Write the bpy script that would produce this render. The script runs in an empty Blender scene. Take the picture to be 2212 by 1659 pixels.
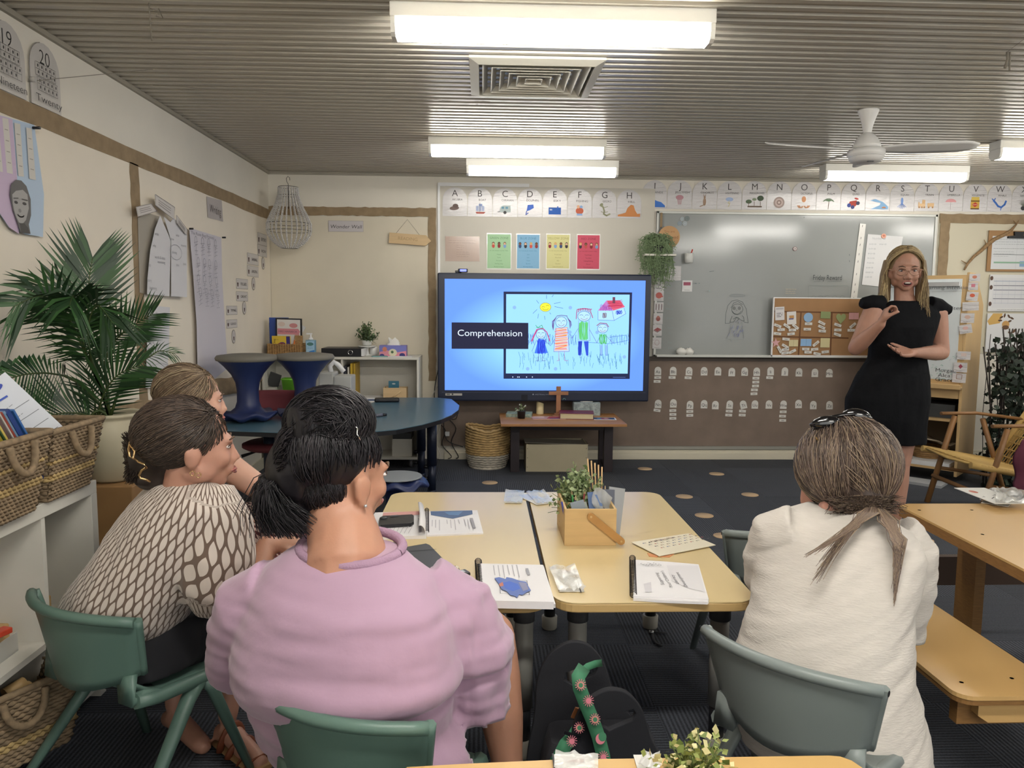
import bpy, bmesh, math, random
import numpy as np
from mathutils import Vector, Matrix, noise, Euler
R = math.radians
rnd = random.Random(7)
C = bpy.context.scene.collection
# ---------------------------------------------------------------- camera
FX, CX, CY = 1655.0, 1106.0, 829.5
PITCH, YAW, ROLL, EYE = R(5.8), R(2.2), .008, 1.4
_f = Vector((math.sin(YAW)*math.cos(PITCH), math.cos(YAW)*math.cos(PITCH), -math.sin(PITCH)))
_r = _f.cross(Vector((0, 0, 1))).normalized(); _u = _r.cross(_f)
_r, _u = _r*math.cos(ROLL)+_u*math.sin(ROLL), _u*math.cos(ROLL)-_r*math.sin(ROLL)
cd = bpy.data.cameras.new('camera'); cam = bpy.data.objects.new('camera', cd); C.objects.link(cam)
cd.sensor_width = 36; cd.lens = FX/2212*36; cd.clip_start = .05; cd.clip_end = 60
cam.matrix_world = Matrix((( _r.x, _u.x, -_f.x, 0), (_r.y, _u.y, -_f.y, 0), (_r.z, _u.z, -_f.z, EYE), (0, 0, 0, 1)))
bpy.context.scene.camera = cam
# ---------------------------------------------------------------- world, exposure
sc = bpy.context.scene
w = bpy.data.worlds.new('world'); sc.world = w; w.use_nodes = True
w.node_tree.nodes['Background'].inputs[0].default_value = (.8, .85, .95, 1)
w.node_tree.nodes['Background'].inputs[1].default_value = .05
sc.view_settings.view_transform = 'Standard'; sc.view_settings.look = 'None'
sc.view_settings.gamma = 1; sc.view_settings.use_curve_mapping = False
sc.view_settings.exposure = 1.0
LAMP = 23.0         # strength of the fluorescent diffusers
SCREEN = .74        # strength of the panel's picture
for nm, loc, rot, sx, sy, en in (('fill_area_rear', (2.4, -2.9, 1.5), (R(90), 0, 0), 7.5, 1.9, 30), ('fill_area_right', (7.1, 1.8, 1.5), (R(90), 0, R(90)), 6.5, 1.8, 20)):  # large area lights added as soft cool fill; no window is built
    ld = bpy.data.lights.new(nm, 'AREA'); ld.shape = 'RECTANGLE'; ld.size = sx; ld.size_y = sy; ld.energy = en; ld.color = (.93, .97, 1)
    lo = bpy.data.objects.new(nm, ld); C.objects.link(lo); lo.location = loc; lo.rotation_euler = rot

def ray(x, y): return _f + _r*((x-CX)/FX) - _u*((y-CY)/FX)
E0 = Vector((0, 0, EYE))
def oz(x, y, z=0.0): d = ray(x, y); return E0 + d*((z-EYE)/d.z)
def oy(x, y, Y): d = ray(x, y); return E0 + d*(Y/d.y)
def ox(x, y, X): d = ray(x, y); return E0 + d*(X/d.x)

# ---------------------------------------------------------------- materials
def lin(c):
    if isinstance(c, str): c = [int(c[i:i+2], 16)/255 for i in (0, 2, 4)]
    return tuple(((v/12.92) if v <= .04045 else ((v+.055)/1.055)**2.4) for v in c[:3]) + (1,)
_M = {}
def M(name, col='808080', rough=.6, metal=0, var=0, vscale=8, bump=0, bscale=60, stretch=None, emit=0, alpha=1, trans=0, sss=0, coat=0, spec=None, sheen=0):
    if name in _M: return _M[name]
    m = bpy.data.materials.new(name); m.use_nodes = True; _M[name] = m
    nt = m.node_tree; b = nt.nodes['Principled BSDF']; L = nt.links.new
    b.inputs['Base Color'].default_value = lin(col); b.inputs['Roughness'].default_value = rough; b.inputs['Metallic'].default_value = metal
    m.diffuse_color = lin(col)
    if spec is not None: b.inputs['Specular IOR Level'].default_value = spec
    if emit: b.inputs['Emission Color'].default_value = lin(col); b.inputs['Emission Strength'].default_value = emit
    if alpha < 1: b.inputs['Alpha'].default_value = alpha
    if trans: b.inputs['Transmission Weight'].default_value = trans
    if sss: b.inputs['Subsurface Weight'].default_value = sss; b.inputs['Subsurface Radius'].default_value = (.012, .005, .003); b.inputs['Subsurface Scale'].default_value = 1
    if coat: b.inputs['Coat Weight'].default_value = coat; b.inputs['Coat Roughness'].default_value = .15
    if sheen: b.inputs['Sheen Weight'].default_value = sheen
    if var or bump:
        tc = nt.nodes.new('ShaderNodeTexCoord'); mp = nt.nodes.new('ShaderNodeMapping'); L(tc.outputs['Object'], mp.inputs[0])
        if stretch: mp.inputs['Scale'].default_value = stretch
        if var:
            n = nt.nodes.new('ShaderNodeTexNoise'); n.inputs['Scale'].default_value = vscale; n.inputs['Detail'].default_value = 5
            L(mp.outputs[0], n.inputs['Vector'])
            mx = nt.nodes.new('ShaderNodeMix'); mx.data_type = 'RGBA'; mx.blend_type = 'MULTIPLY'
            rr = nt.nodes.new('ShaderNodeMapRange'); L(n.outputs['Fac'], rr.inputs['Value'])
            rr.inputs['From Min'].default_value = .3; rr.inputs['From Max'].default_value = .7
            rr.inputs['To Min'].default_value = 1-var; rr.inputs['To Max'].default_value = 1+var*.5
            cc = nt.nodes.new('ShaderNodeCombineColor')
            for k in range(3): L(rr.outputs[0], cc.inputs[k])
            mx.inputs['Factor'].default_value = 1; mx.inputs['A'].default_value = lin(col); L(cc.outputs[0], mx.inputs['B'])
            L(mx.outputs['Result'], b.inputs['Base Color'])
        if bump:
            n = nt.nodes.new('ShaderNodeTexNoise'); n.inputs['Scale'].default_value = bscale; n.inputs['Detail'].default_value = 4
            L(mp.outputs[0], n.inputs['Vector'])
            bp = nt.nodes.new('ShaderNodeBump'); bp.inputs['Strength'].default_value = bump; bp.inputs['Distance'].default_value = .01
            L(n.outputs['Fac'], bp.inputs['Height']); L(bp.outputs[0], b.inputs['Normal'])
    return m
def nodes(m): return m.node_tree, m.node_tree.nodes, m.node_tree.links.new, m.node_tree.nodes['Principled BSDF']
def K(col, rough=.7): return M('print_'+col, col, rough)       # flat print colour

# ---------------------------------------------------------------- objects
def tag(o, label=None, cat=None, group=None, kind=None):
    if label: o['label'] = label
    if cat: o['category'] = cat
    if group: o['group'] = group
    if kind: o['kind'] = kind
    return o
def thing(name, label, cat, loc=(0, 0, 0), rotz=0, group=None):
    o = bpy.data.objects.new(name, None); C.objects.link(o); o.location = loc; o.rotation_euler = (0, 0, rotz)
    o.empty_display_size = .1
    return tag(o, label, cat, group)
def wmat(o):
    m = Matrix.LocRotScale(o.location, o.rotation_euler, o.scale)
    return wmat(o.parent) @ m if o.parent else m
class MB:
    """collects shapes; build() links them as ONE mesh object"""
    def __init__(s): s.v = []; s.f = []; s.mi = []; s.m = 0; s.T = Matrix(); s.sm = []; s.uv = None
    def add(s, vs, fs, smooth=False):
        b = len(s.v); s.v += [tuple(s.T @ Vector(p)) for p in vs]
        s.f += [tuple(b+i for i in f) for f in fs]; s.mi += [s.m]*len(fs); s.sm += [smooth]*len(fs); return s
    def box(s, c, d, rot=None, taper=1):
        x, y, z = d[0]/2, d[1]/2, d[2]/2; q = Euler(rot).to_matrix() if rot else None
        vs = []
        for k in (-1, 1):
            t = taper if k < 0 else 1
            for a, b in ((-1, -1), (1, -1), (1, 1), (-1, 1)):
                p = Vector((a*x*t, b*y*t, k*z)); p = q @ p if q else p; vs.append(p+Vector(c))
        return s.add(vs, [(3, 2, 1, 0), (4, 5, 6, 7), (0, 1, 5, 4), (1, 2, 6, 5), (2, 3, 7, 6), (3, 0, 4, 7)])
    def box2(s, a, b): return s.box([(a[i]+b[i])/2 for i in range(3)], [abs(b[i]-a[i]) for i in range(3)])
    def rings(s, rs, cap=True, smooth=True, close=True):
        n = len(rs[0]); vs = [p for r in rs for p in r]; fs = []
        for i in range(len(rs)-1):
            for j in range(n if close else n-1):
                k = (j+1) % n; fs.append((i*n+j, i*n+k, (i+1)*n+k, (i+1)*n+j))
        s.add(vs, fs, smooth)
        if cap:
            b = len(s.v)-len(vs)
            s.f += [tuple(b+j for j in reversed(range(n))), tuple(b+(len(rs)-1)*n+j for j in range(n))]
            s.mi += [s.m]*2; s.sm += [False]*2
        return s
    def tube(s, pts, r, n=8, cap=True, flat=None):
        pts = [Vector(p) for p in pts]; rr = r if hasattr(r, '__len__') else [r]*len(pts); out = []; up = None
        for i, p in enumerate(pts):
            t = (pts[min(i+1, len(pts)-1)]-pts[max(i-1, 0)]); t = t.normalized() if t.length else Vector((0, 0, 1))
            if up is None: up = Vector((0, 0, 1)) if abs(t.z) < .9 else Vector((1, 0, 0))
            a = t.cross(up); a = a.normalized() if a.length > 1e-6 else Vector((1, 0, 0)); b = a.cross(t).normalized(); up = b
            fl = flat or 1
            out.append([p+(a*math.cos(2*math.pi*j/n)+b*math.sin(2*math.pi*j/n)*fl)*rr[i] for j in range(n)])
        return s.rings(out, cap)
    def cyl(s, a, b, r, r2=None, n=16): return s.tube([a, b], [r, r if r2 is None else r2], n)
    def lathe(s, prof, n=24, c=(0, 0, 0), cap=True, sx=1, sy=1, wob=None):
        out = []
        for r, z in prof:
            ring = []
            for j in range(n):
                a = 2*math.pi*j/n; q = r*(wob(a, z) if wob else 1)
                ring.append((c[0]+q*math.cos(a)*sx, c[1]+q*math.sin(a)*sy, c[2]+z))
            out.append(ring)
        return s.rings(out, cap)
    def ell(s, c, rad, rot=None, n=16, m=10):
        rad = rad if hasattr(rad, '__len__') else (rad,)*3; q = Euler(rot).to_matrix() if rot else Matrix.Identity(3); out = []
        for i in range(m+1):
            t = math.pi*(i/m) ; t = min(max(t, .02), math.pi-.02)
            out.append([q @ Vector((rad[0]*math.sin(t)*math.cos(2*math.pi*j/n), rad[1]*math.sin(t)*math.sin(2*math.pi*j/n), -rad[2]*math.cos(t)))+Vector(c) for j in range(n)])
        return s.rings(out, True)
    def prism(s, poly, z0, z1, T=None):
        """poly 2D (ccw) extruded z0..z1; T maps (x,y,z)"""
        T = T or (lambda x, y, z: (x, y, z)); n = len(poly)
        vs = [T(x, y, z0) for x, y in poly]+[T(x, y, z1) for x, y in poly]
        fs = [tuple(reversed(range(n))), tuple(range(n, 2*n))]+[(i, (i+1) % n, n+(i+1) % n, n+i) for i in range(n)]
        return s.add(vs, fs)
    def sheet(s, grid, th=0, smooth=True, closeu=False):
        """grid[i][j] of points -> quads"""
        h, w_ = len(grid), len(grid[0]); vs = [p for r in grid for p in r]
        fs = [(i*w_+j, i*w_+(j+1) % w_, (i+1)*w_+(j+1) % w_, (i+1)*w_+j) for i in range(h-1) for j in range(w_ if closeu else w_-1)]
        return s.add(vs, fs, smooth)
    def build(s, name, mats, parent=None, label=None, cat=None, group=None, kind=None, world=False, bevel=0, solid=0, sub=0, fix=True, origin=None, up=None):
        me = bpy.data.meshes.new(name); vs = [Vector(p) for p in s.v]
        o = bpy.data.objects.new(name, me); C.objects.link(o)
        if parent:
            o.parent = parent
            if world: q = wmat(parent).inverted(); vs = [q @ p for p in vs]
        elif vs:
            lo = [min(p[i] for p in vs) for i in range(3)]; hi = [max(p[i] for p in vs) for i in range(3)]
            c = Vector(origin) if origin is not None else Vector(((lo[0]+hi[0])/2, (lo[1]+hi[1])/2, lo[2]))
            vs = [p-c for p in vs]; o.location = c
        me.from_pydata([tuple(p) for p in vs], [], s.f)
        for m in (mats if isinstance(mats, (list, tuple)) else [mats]): me.materials.append(m)
        me.polygons.foreach_set('material_index', s.mi); me.polygons.foreach_set('use_smooth', s.sm)
        if s.uv is not None:
            uvl = me.uv_layers.new(name='UVMap'); li = np.empty(len(me.loops), dtype=np.int32); me.loops.foreach_get('vertex_index', li)
            uvl.data.foreach_set('uv', np.asarray(s.uv, dtype=np.float32)[li].ravel())
        if fix:
            bm = bmesh.new(); bm.from_mesh(me); bmesh.ops.recalc_face_normals(bm, faces=bm.faces); bm.to_mesh(me); bm.free()
        me.update()
        if solid: md = o.modifiers.new('solid', 'SOLIDIFY'); md.thickness = solid; md.offset = 0
        if bevel: md = o.modifiers.new('bevel', 'BEVEL'); md.width = bevel; md.segments = 2; md.limit_method = 'ANGLE'; md.angle_limit = R(40); md.harden_normals = False
        if sub: md = o.modifiers.new('sub', 'SUBSURF'); md.levels = sub; md.render_levels = sub
        return tag(o, label, cat, group, kind)
def dup(root, loc, rotz=0, label=None, group=None, scale=None):
    r = root.copy(); C.objects.link(r); r.location = loc; r.rotation_euler = (0, 0, rotz)
    if scale: r.scale = scale
    if label: r['label'] = label
    if group: r['group'] = group
    for ch in list(root.children):
        c = ch.copy(); C.objects.link(c); c.parent = r
        for g in ch.children: d = g.copy(); C.objects.link(d); d.parent = c
    return r

# ---------------------------------------------------------------- flat print
_TX = {}
def glyphs(txt, thin=0.0):
    k = (txt, thin)
    if k in _TX: return _TX[k]
    cu = bpy.data.curves.new('t', 'FONT'); cu.body = txt; cu.resolution_u = 3; cu.offset = thin*.3
    o = bpy.data.objects.new('t', cu); C.objects.link(o); dg = bpy.context.evaluated_depsgraph_get()
    me = bpy.data.meshes.new_from_object(o.evaluated_get(dg))
    vs = [(v.co.x, v.co.y) for v in me.vertices]; fs = [tuple(p.vertices) for p in me.polygons]
    bpy.data.objects.remove(o); bpy.data.curves.remove(cu); bpy.data.meshes.remove(me)
    if vs:
        x0 = min(v[0] for v in vs); x1 = max(v[0] for v in vs); y0 = min(v[1] for v in vs); y1 = max(v[1] for v in vs)
    else: x0 = x1 = y0 = y1 = 0
    _TX[k] = (vs, fs, x0, x1, y0, y1); return _TX[k]
class Flat:
    """flat artwork on a real sheet: origin o, unit vectors u (right), v (up); metres"""
    def __init__(s, o, u, v, bend=None):
        s.o = Vector(o); s.u = Vector(u).normalized(); s.vv = Vector(v).normalized(); s.n = s.u.cross(s.vv)
        s.mb = MB(); s.mats = []; s.lay = 0; s.bend = bend
    def P(s, x, y, h=None):
        h = s.lay*.0003+.0002 if h is None else h
        if s.bend: h += s.bend(x, y)
        return s.o+s.u*x+s.vv*y+s.n*h
    def mat(s, m):
        if isinstance(m, str): m = K(m)
        if m not in s.mats: s.mats.append(m)
        s.mb.m = s.mats.index(m)
    def paper(s, w_, h, m='e8e6e2', th=.0012, nx=1, arch=False, x0=0, y0=0):
        s.mat(m)
        if arch:
            poly = [(x0, y0), (x0+w_, y0)]+[(x0+w_/2+w_/2*math.cos(a), y0+h-w_/2+w_/2*math.sin(a)) for a in np.linspace(0, math.pi, 11)]
            s.mb.prism(poly, -th, 0, lambda x, y, z: s.P(x, y, z)); return s
        ny = nx
        g = lambda h_: [[s.P(x0+w_*i/nx, y0+h*j/ny, h_) for i in range(nx+1)] for j in range(ny+1)]
        if nx == 1: s.mb.prism([(x0, y0), (x0+w_, y0), (x0+w_, y0+h), (x0, y0+h)], -th, 0, lambda x, y, z: s.P(x, y, z))
        else: s.mb.sheet(g(0)); s.mb.sheet(g(-th))
        return s
    def poly(s, pts, m): s.mat(m); s.lay += 1; s.mb.add([s.P(x, y) for x, y in pts], [tuple(range(len(pts)))]); return s
    def rect(s, x, y, w_, h, m, ang=0):
        if ang:
            ca, sa = math.cos(ang), math.sin(ang); cx, cy = x+w_/2, y+h/2
            return s.poly([(cx+a*ca-b*sa, cy+a*sa+b*ca) for a, b in ((-w_/2, -h/2), (w_/2, -h/2), (w_/2, h/2), (-w_/2, h/2))], m)
        return s.poly([(x, y), (x+w_, y), (x+w_, y+h), (x, y+h)], m)
    def ell(s, x, y, a, b, m, n=20, rot=0, a0=0, a1=2*math.pi):
        return s.poly([(x+a*math.cos(t)*math.cos(rot)-b*math.sin(t)*math.sin(rot), y+a*math.cos(t)*math.sin(rot)+b*math.sin(t)*math.cos(rot)) for t in np.linspace(a0, a1, n, endpoint=abs(a1-a0) < 6.28)], m)
    def line(s, pts, w_, m):
        s.mat(m); s.lay += 1; h = w_/2
        for (x0, y0), (x1, y1) in zip(pts[:-1], pts[1:]):
            d = math.hypot(x1-x0, y1-y0) or 1; nx, ny = -(y1-y0)/d*h, (x1-x0)/d*h; ex, ey = (x1-x0)/d*h*.6, (y1-y0)/d*h*.6
            s.mb.add([s.P(x0+nx-ex, y0+ny-ey), s.P(x0-nx-ex, y0-ny-ey), s.P(x1-nx+ex, y1-ny+ey), s.P(x1+nx+ex, y1+ny+ey)], [(0, 1, 2, 3)])
        return s
    def arc(s, x, y, a, b, w_, m, a0=0, a1=2*math.pi, n=14): return s.line([(x+a*math.cos(t), y+b*math.sin(t)) for t in np.linspace(a0, a1, n)], w_, m)
    def text(s, t, x, y, h, m='222222', w_=None, ang=0, thin=0, shear=0, al='c'):
        """centre (x, y); h = cap height; w_ fits the width"""
        vs, fs, x0, x1, y0, y1 = glyphs(t, thin)
        if not vs: return s
        s.mat(m); s.lay += 1; k = h/.73; kx = (w_/(x1-x0)) if w_ else k; ca, sa = math.cos(ang), math.sin(ang)
        xc = {'c': (x0+x1)/2, 'l': x0}[al]; out = []
        for a, b in vs:
            p = (a-xc)*kx+shear*b*k; q = (b-.365)*k; out.append(s.P(x+p*ca-q*sa, y+p*sa+q*ca))
        s.mb.add(out, fs); return s
    def words(s, x, y, w_, n, dy, h=.004, m='55555a', rag=.35, ang=0, seed=1):
        """n lines of unreadably small writing"""
        r = random.Random(seed); s.mat(m); s.lay += 1; ca, sa = math.cos(ang), math.sin(ang)
        for i in range(n):
            q = 0; end = w_*(1-rag*r.random())
            while q < end:
                l = min(r.uniform(2.0, 6)*h, end-q); a = [(q, -i*dy), (q+l, -i*dy), (q+l, -i*dy+h*.55), (q, -i*dy+h*.55)]
                s.mb.add([s.P(x+p*ca-t*sa, y+p*sa+t*ca) for p, t in a], [(0, 1, 2, 3)]); q += l+h*.9
        return s
    def q(s, px, py):
        d = ray(px, py); t = (s.o-E0).dot(s.n)/d.dot(s.n); p = E0+d*t-s.o; return (p.dot(s.u), p.dot(s.vv))
    def crop(s, ox_, oy_, k): return lambda x, y: s.q(ox_+x/k, oy_+y/k)
    def build(s, name, label=None, cat=None, group=None, parent=None, kind=None):
        return s.mb.build(name, s.mats, parent, label, cat, group, kind, world=bool(parent), fix=False)
def wallflat(x, z, y=6.95): return Flat((x, y-.004, z), (1, 0, 0), (0, 0, 1))
XL = -1.89
def leftflat(y, z, off=.004): return Flat((XL+off, y, z), (0, 1, 0), (0, 0, 1))
# ================================================================ structure
YB, HC, XR, YR = 6.95, 2.57, 7.2, -3.0
# carpet: dark tiles with a fine loop rib, alternate tiles turned
def carpet_mat():
    m = M('carpet', '33363d', .95); nt, N, L, b = nodes(m)
    tc = N.new('ShaderNodeTexCoord'); sx = N.new('ShaderNodeSeparateXYZ'); L(tc.outputs['Object'], sx.inputs[0])
    def mth(op, a, bb=None):
        n = N.new('ShaderNodeMath'); n.operation = op
        for i, q in enumerate((a, bb)):
            if q is None: continue
            if isinstance(q, (int, float)): n.inputs[i].default_value = q
            else: L(q, n.inputs[i])
        return n.outputs[0]
    w1 = mth('SINE', mth('MULTIPLY', sx.outputs[0], 420))
    ns = N.new('ShaderNodeTexNoise'); ns.inputs['Scale'].default_value = 160; L(tc.outputs['Object'], ns.inputs['Vector'])
    hh = mth('ADD', mth('MULTIPLY', w1, .35), ns.outputs['Fac'])
    cr = N.new('ShaderNodeValToRGB'); cr.color_ramp.elements[0].position = .1; cr.color_ramp.elements[1].position = 1
    cr.color_ramp.elements[0].color = lin('25282e'); cr.color_ramp.elements[1].color = lin('52565f'); L(hh, cr.inputs[0])
    wn = N.new('ShaderNodeObjectInfo')
    mr = N.new('ShaderNodeMapRange'); L(wn.outputs['Random'], mr.inputs[0]); mr.inputs[3].default_value = .8; mr.inputs[4].default_value = 1.1
    cc = N.new('ShaderNodeVectorMath'); cc.operation = 'SCALE'; L(cr.outputs[0], cc.inputs[0]); L(mr.outputs[0], cc.inputs[3]); L(cc.outputs[0], b.inputs['Base Color'])
    bp = N.new('ShaderNodeBump'); bp.inputs['Strength'].default_value = .5; bp.inputs['Distance'].default_value = .004; L(hh, bp.inputs['Height']); L(bp.outputs[0], b.inputs['Normal'])
    return m
fl = MB().box2((XL-.1, YR, -.05), (XR, YB, -.007)).build('floor', M('underlay', '1c1d20', .95), kind='structure', label='dark charcoal carpet tiles', origin=(0, 0, 0))
tile = MB().box2((-.2493, -.2493, -.007), (.2493, .2493, 0)).build('carpet_tile', carpet_mat(), fl, fix=False); tile.location = (-1.64, .8, 0)
for i in range(18):
    for j in range(13):
        if i or j: c = tile.copy(); C.objects.link(c); c.parent = fl; c.location = (-1.64+.5*i, .8+.5*j-(.05 if j == 12 else 0), -.0004 if j == 12 else 0); c.rotation_euler = (0, 0, R(90)*((i+j) % 2))

wallm = M('wall_paint', 'e0dacd', .85, var=.05, vscale=2.2, bump=.05, bscale=90)
paperm = M('wall_paper', 'e9dfce', .85, var=.07, vscale=1.7, bump=.25, bscale=2.5)
MB().box2((XL-.1, YR, 0), (XL, YB+.1, HC+.1)).build('wall_left', wallm, kind='structure', origin=(0, 0, 0))
MB().box2((XL, YB, 0), (XR, YB+.1, HC+.1)).build('wall_back', wallm, kind='structure', origin=(0, 0, 0))
MB().box2((XR, YR, 0), (XR+.1, YB+.1, HC+.1)).build('wall_right', wallm, kind='structure', origin=(0, 0, 0))
MB().box2((XL-.1, YR-.1, 0), (XR+.1, YR, HC+.1)).build('wall_front', wallm, kind='structure', origin=(0, 0, 0))
# ribbed metal ceiling
cm = M('ribbed_metal', 'b2ac9f', .3, .2, bump=.04, bscale=500)
mb = MB(); pr = .0745; y = YB; prof = []
while y > YR:
    prof += [(y, HC-.014), (y-.026, HC-.014), (y-.034, HC+.012), (y-.060, HC+.012), (y-.0665, HC-.014)]; y -= pr
mb.add([(x, a, b) for a, b in prof for x in (XL, XR)], [(2*i, 2*i+1, 2*i+3, 2*i+2) for i in range(len(prof)-1)])
mb.box2((XL-.1, YR, HC+.02), (XR, YB, HC+.1))
mb.build('ceiling', cm, kind='structure', fix=False, origin=(0, 0, HC))
trimm = M('white_trim', 'd9d5c9', .5)
MB().box2((XL, YR, HC-.035), (XL+.018, YB, HC-.012)).build('trim_1', M('ceiling_angle', '9a9384', .5), kind='structure', origin=(0, 0, 2.5))
MB().box2((XL, YB-.02, HC-.036), (XR, YB, HC-.012)).box2((XL, YB-.04, HC-.024), (XR, YB-.02, HC-.012)).build('trim_2', M('cornice', 'a8a294', .55), kind='structure', bevel=.004, origin=(0, 0, 2.5))
# skirting in two steps below the hessian board
MB().box2((-.35, YB-.02, 0), (XR, YB, .085)).box2((-.35, YB-.03, 0), (XR, YB-.02, .062)).build('baseboard_back', M('skirting', 'cfc8b4', .5), kind='structure', bevel=.003, origin=(0, 0, 0))
MB().box2((.32, YB-.022, .092), (3.9, YB, .125)).build('trim_3', M('alu', 'aaa89e', .4, .4), kind='structure', bevel=.003, origin=(0, 0, 0))
MB().box2((XL, YR, 0), (XL+.015, YB, .09)).build('baseboard_left', M('skirting'), kind='structure', origin=(0, 0, 0))

# ---------------------------------------------------------------- fluorescent fittings
lampm = M('lamp_diffuser', 'fffdf4', .4, emit=LAMP)
housem = M('lamp_housing', 'e6e4dc', .45)
def lamp(x, y, label, L_=1.2, st=1.0):
    lm = M('lamp_diffuser_%d' % (st*100), 'fffbf3', .4, emit=LAMP*st)
    t = thing('ceiling_light', label, 'ceiling light', (x, y, HC-.012), 0, 'fluorescent ceiling lights')
    MB().box2((-.015, -.062, -.056), (L_+.015, .062, 0)).build('housing', housem, t, bevel=.004)
    m = MB(); pts = [(-.056, -.056), (-.058, -.08), (-.05, -.112), (-.03, -.122), (.03, -.122), (.05, -.112), (.058, -.08), (.056, -.056)]
    m.rings([[(xx, a, b) for a, b in pts] for xx in (.006, L_-.006)], True, True).build('diffuser', lm, t)
    for xx in (-.012, L_-.006): MB().rings([[(q, a*1.06, b*1.01) for a, b in pts] for q in (xx, xx+.018)], True, False).build('end_cap', housem, t)
    return t
ZL = HC-.012-.122
def lampat(x0, y0, x1, label, st):
    a = oz(x0, y0, ZL); b = oz(x1, y0, ZL); lamp(a.x, a.y+.03, label, b.x-a.x, st)
lampat(852, 79, 1546, 'longest-looking ceiling light, nearest the camera, above the air vent', .8)
lampat(930, 335, 1309, 'middle ceiling light of the three in line above the interactive screen', .5)
lampat(1011, 377, 1336, 'farthest ceiling light of the left-hand line, just before the alphabet cards', .13)
lampat(1783, 388, 2102, 'ceiling light behind the fan, above the letters P to V', .18)
lamp(3.54, 5.30, 'ceiling light cut off by the right edge of the picture', 1.2, .6)
for k, (x, y) in enumerate(((3.2, 3.1), (-.345, .6), (3.2, .6), (5.6, 3.4), (1.4, -1.6))):  # unseen fittings, put in to give the room more light
    lamp(x, y, 'added unseen ceiling light outside the picture, ' + ('over the bench table', 'left over the camera', 'right over the camera', 'on the far right', 'behind the camera')[k], 1.2, (1, 1.9, .8, 1, 1.3)[k])

# ---------------------------------------------------------------- air vent
va, vb = oz(1013, 117, HC-.014), oz(1311, 122, HC-.014); vx0, vx1 = va.x, vb.x; vy0 = va.y; vy1 = vy0+(vx1-vx0)
t = thing('air_vent', 'square four-way air vent set in the ribbed ceiling', 'air vent', ((vx0+vx1)/2, (vy0+vy1)/2, HC-.016))
hw = (vx1-vx0)/2; vm = M('vent_metal', 'c9c6ba', .45)
def sqring(m, a, za, b, zb):
    p = [(-a, -a, za), (a, -a, za), (a, a, za), (-a, a, za)]; q = [(-b, -b, zb), (b, -b, zb), (b, b, zb), (-b, b, zb)]
    m.add(p+q, [(i, (i+1) % 4, 4+(i+1) % 4, 4+i) for i in range(4)])
m = MB(); sqring(m, hw, .0, hw, -.012); sqring(m, hw, -.012, hw-.045, -.03); sqring(m, hw-.045, -.03, hw-.05, .05); m.build('frame', vm, t, fix=False)
for k in range(6):
    a = hw-.062-k*.043; m = MB(); sqring(m, a, -.026, a-.034, .012); m.build('vane', vm, t, solid=.002, fix=False)
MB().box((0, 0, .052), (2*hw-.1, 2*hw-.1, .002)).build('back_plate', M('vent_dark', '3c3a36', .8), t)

# ---------------------------------------------------------------- ceiling fan
FN = oz(1876, 238, HC-.014); t = thing('ceiling_fan', 'white four-bladed ceiling fan on a short flared stem', 'fan', (FN.x, FN.y, HC-.014))
fm = M('fan_white', 'dcdad6', .4)
def FM(): m = MB(); m.T = Matrix.Scale(.70, 4); return m
FM().lathe([(.085, 0), (.083, -.012), (.068, -.05), (.047, -.11), (.037, -.155), (.034, -.175), (.03, -.19)], 28).build('canopy', fm, t)
FM().lathe([(.03, -.185), (.055, -.2), (.085, -.235), (.108, -.28), (.115, -.31), (.09, -.318)], 28).build('yoke_cover', fm, t)
FM().lathe([(.02, -.30), (.12, -.315), (.148, -.33), (.15, -.37), (.14, -.378), (.138, -.395), (.12, -.42), (.1, -.43), (.03, -.437)], 32).build('motor', fm, t)
FM().lathe([(.139, -.377), (.1395, -.384)], 32).build('chrome_ring', M('chrome', 'd8d8d8', .12, 1), t)
FM().box((-.01, -.1, -.436), (.05, .02, .004)).build('receiver_window', M('black_plastic', '15151a', .35), t)
for k, ang in enumerate((186, 66, 352, 100)):
    a = R(ang); m = MB(); g = []
    for i in range(13):
        r_ = .08+.54*i/12; wd = (.035+.04*min(1, i/4))*(1 if i < 11 else (.82 if i == 11 else .45)); row = []
        for j in range(5):
            q = (j/4-.5)*2*wd*.75; row.append((r_*math.cos(a)-q*math.sin(a), r_*math.sin(a)+q*math.cos(a), -.222-q*.34+.012*(i/12)))
        g.append(row)
    m.sheet(g).build('blade', fm, t, solid=.007)

# ---------------------------------------------------------------- strings and hooks under the ceiling
strm = M('string', '8c8578', .8)
def catenary(a, b, sag, n=14, wig=0):
    a, b = Vector(a), Vector(b)
    return [a.lerp(b, i/n)+Vector((wig*math.sin(i*1.9), 0, -sag*4*(i/n)*(1-i/n)+wig*math.sin(i*2.7)*.4)) for i in range(n+1)]
MB().tube(catenary(ox(60, 176, XL+.004), oz(330, 150, HC-.03), .0, 6), .0014, 4).tube(catenary(oz(330, 184, HC-.05), oz(1700, 238, HC-.05), .02, 24, .012), .0014, 4).build('string', strm, label='thin string strung right across under the ceiling', cat='string')
h = oz(322, 6, HC-.02)
MB().tube([h, h+Vector((.0, 0, -.03)), h+Vector((.005, 0, -.14))], .003, 5).tube([h+Vector((.0, 0, -.02)), h+Vector((.03, 0, -.03)), h+Vector((.025, .0, -.05)), h+Vector((.05, 0, -.055)), h+Vector((.035, 0, -.02))], .002, 5).build('hanging_hook', strm, label='twisted wire hook hanging from the ceiling at the upper left', cat='hook')
h = oz(2176, 112, HC-.03)
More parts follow.
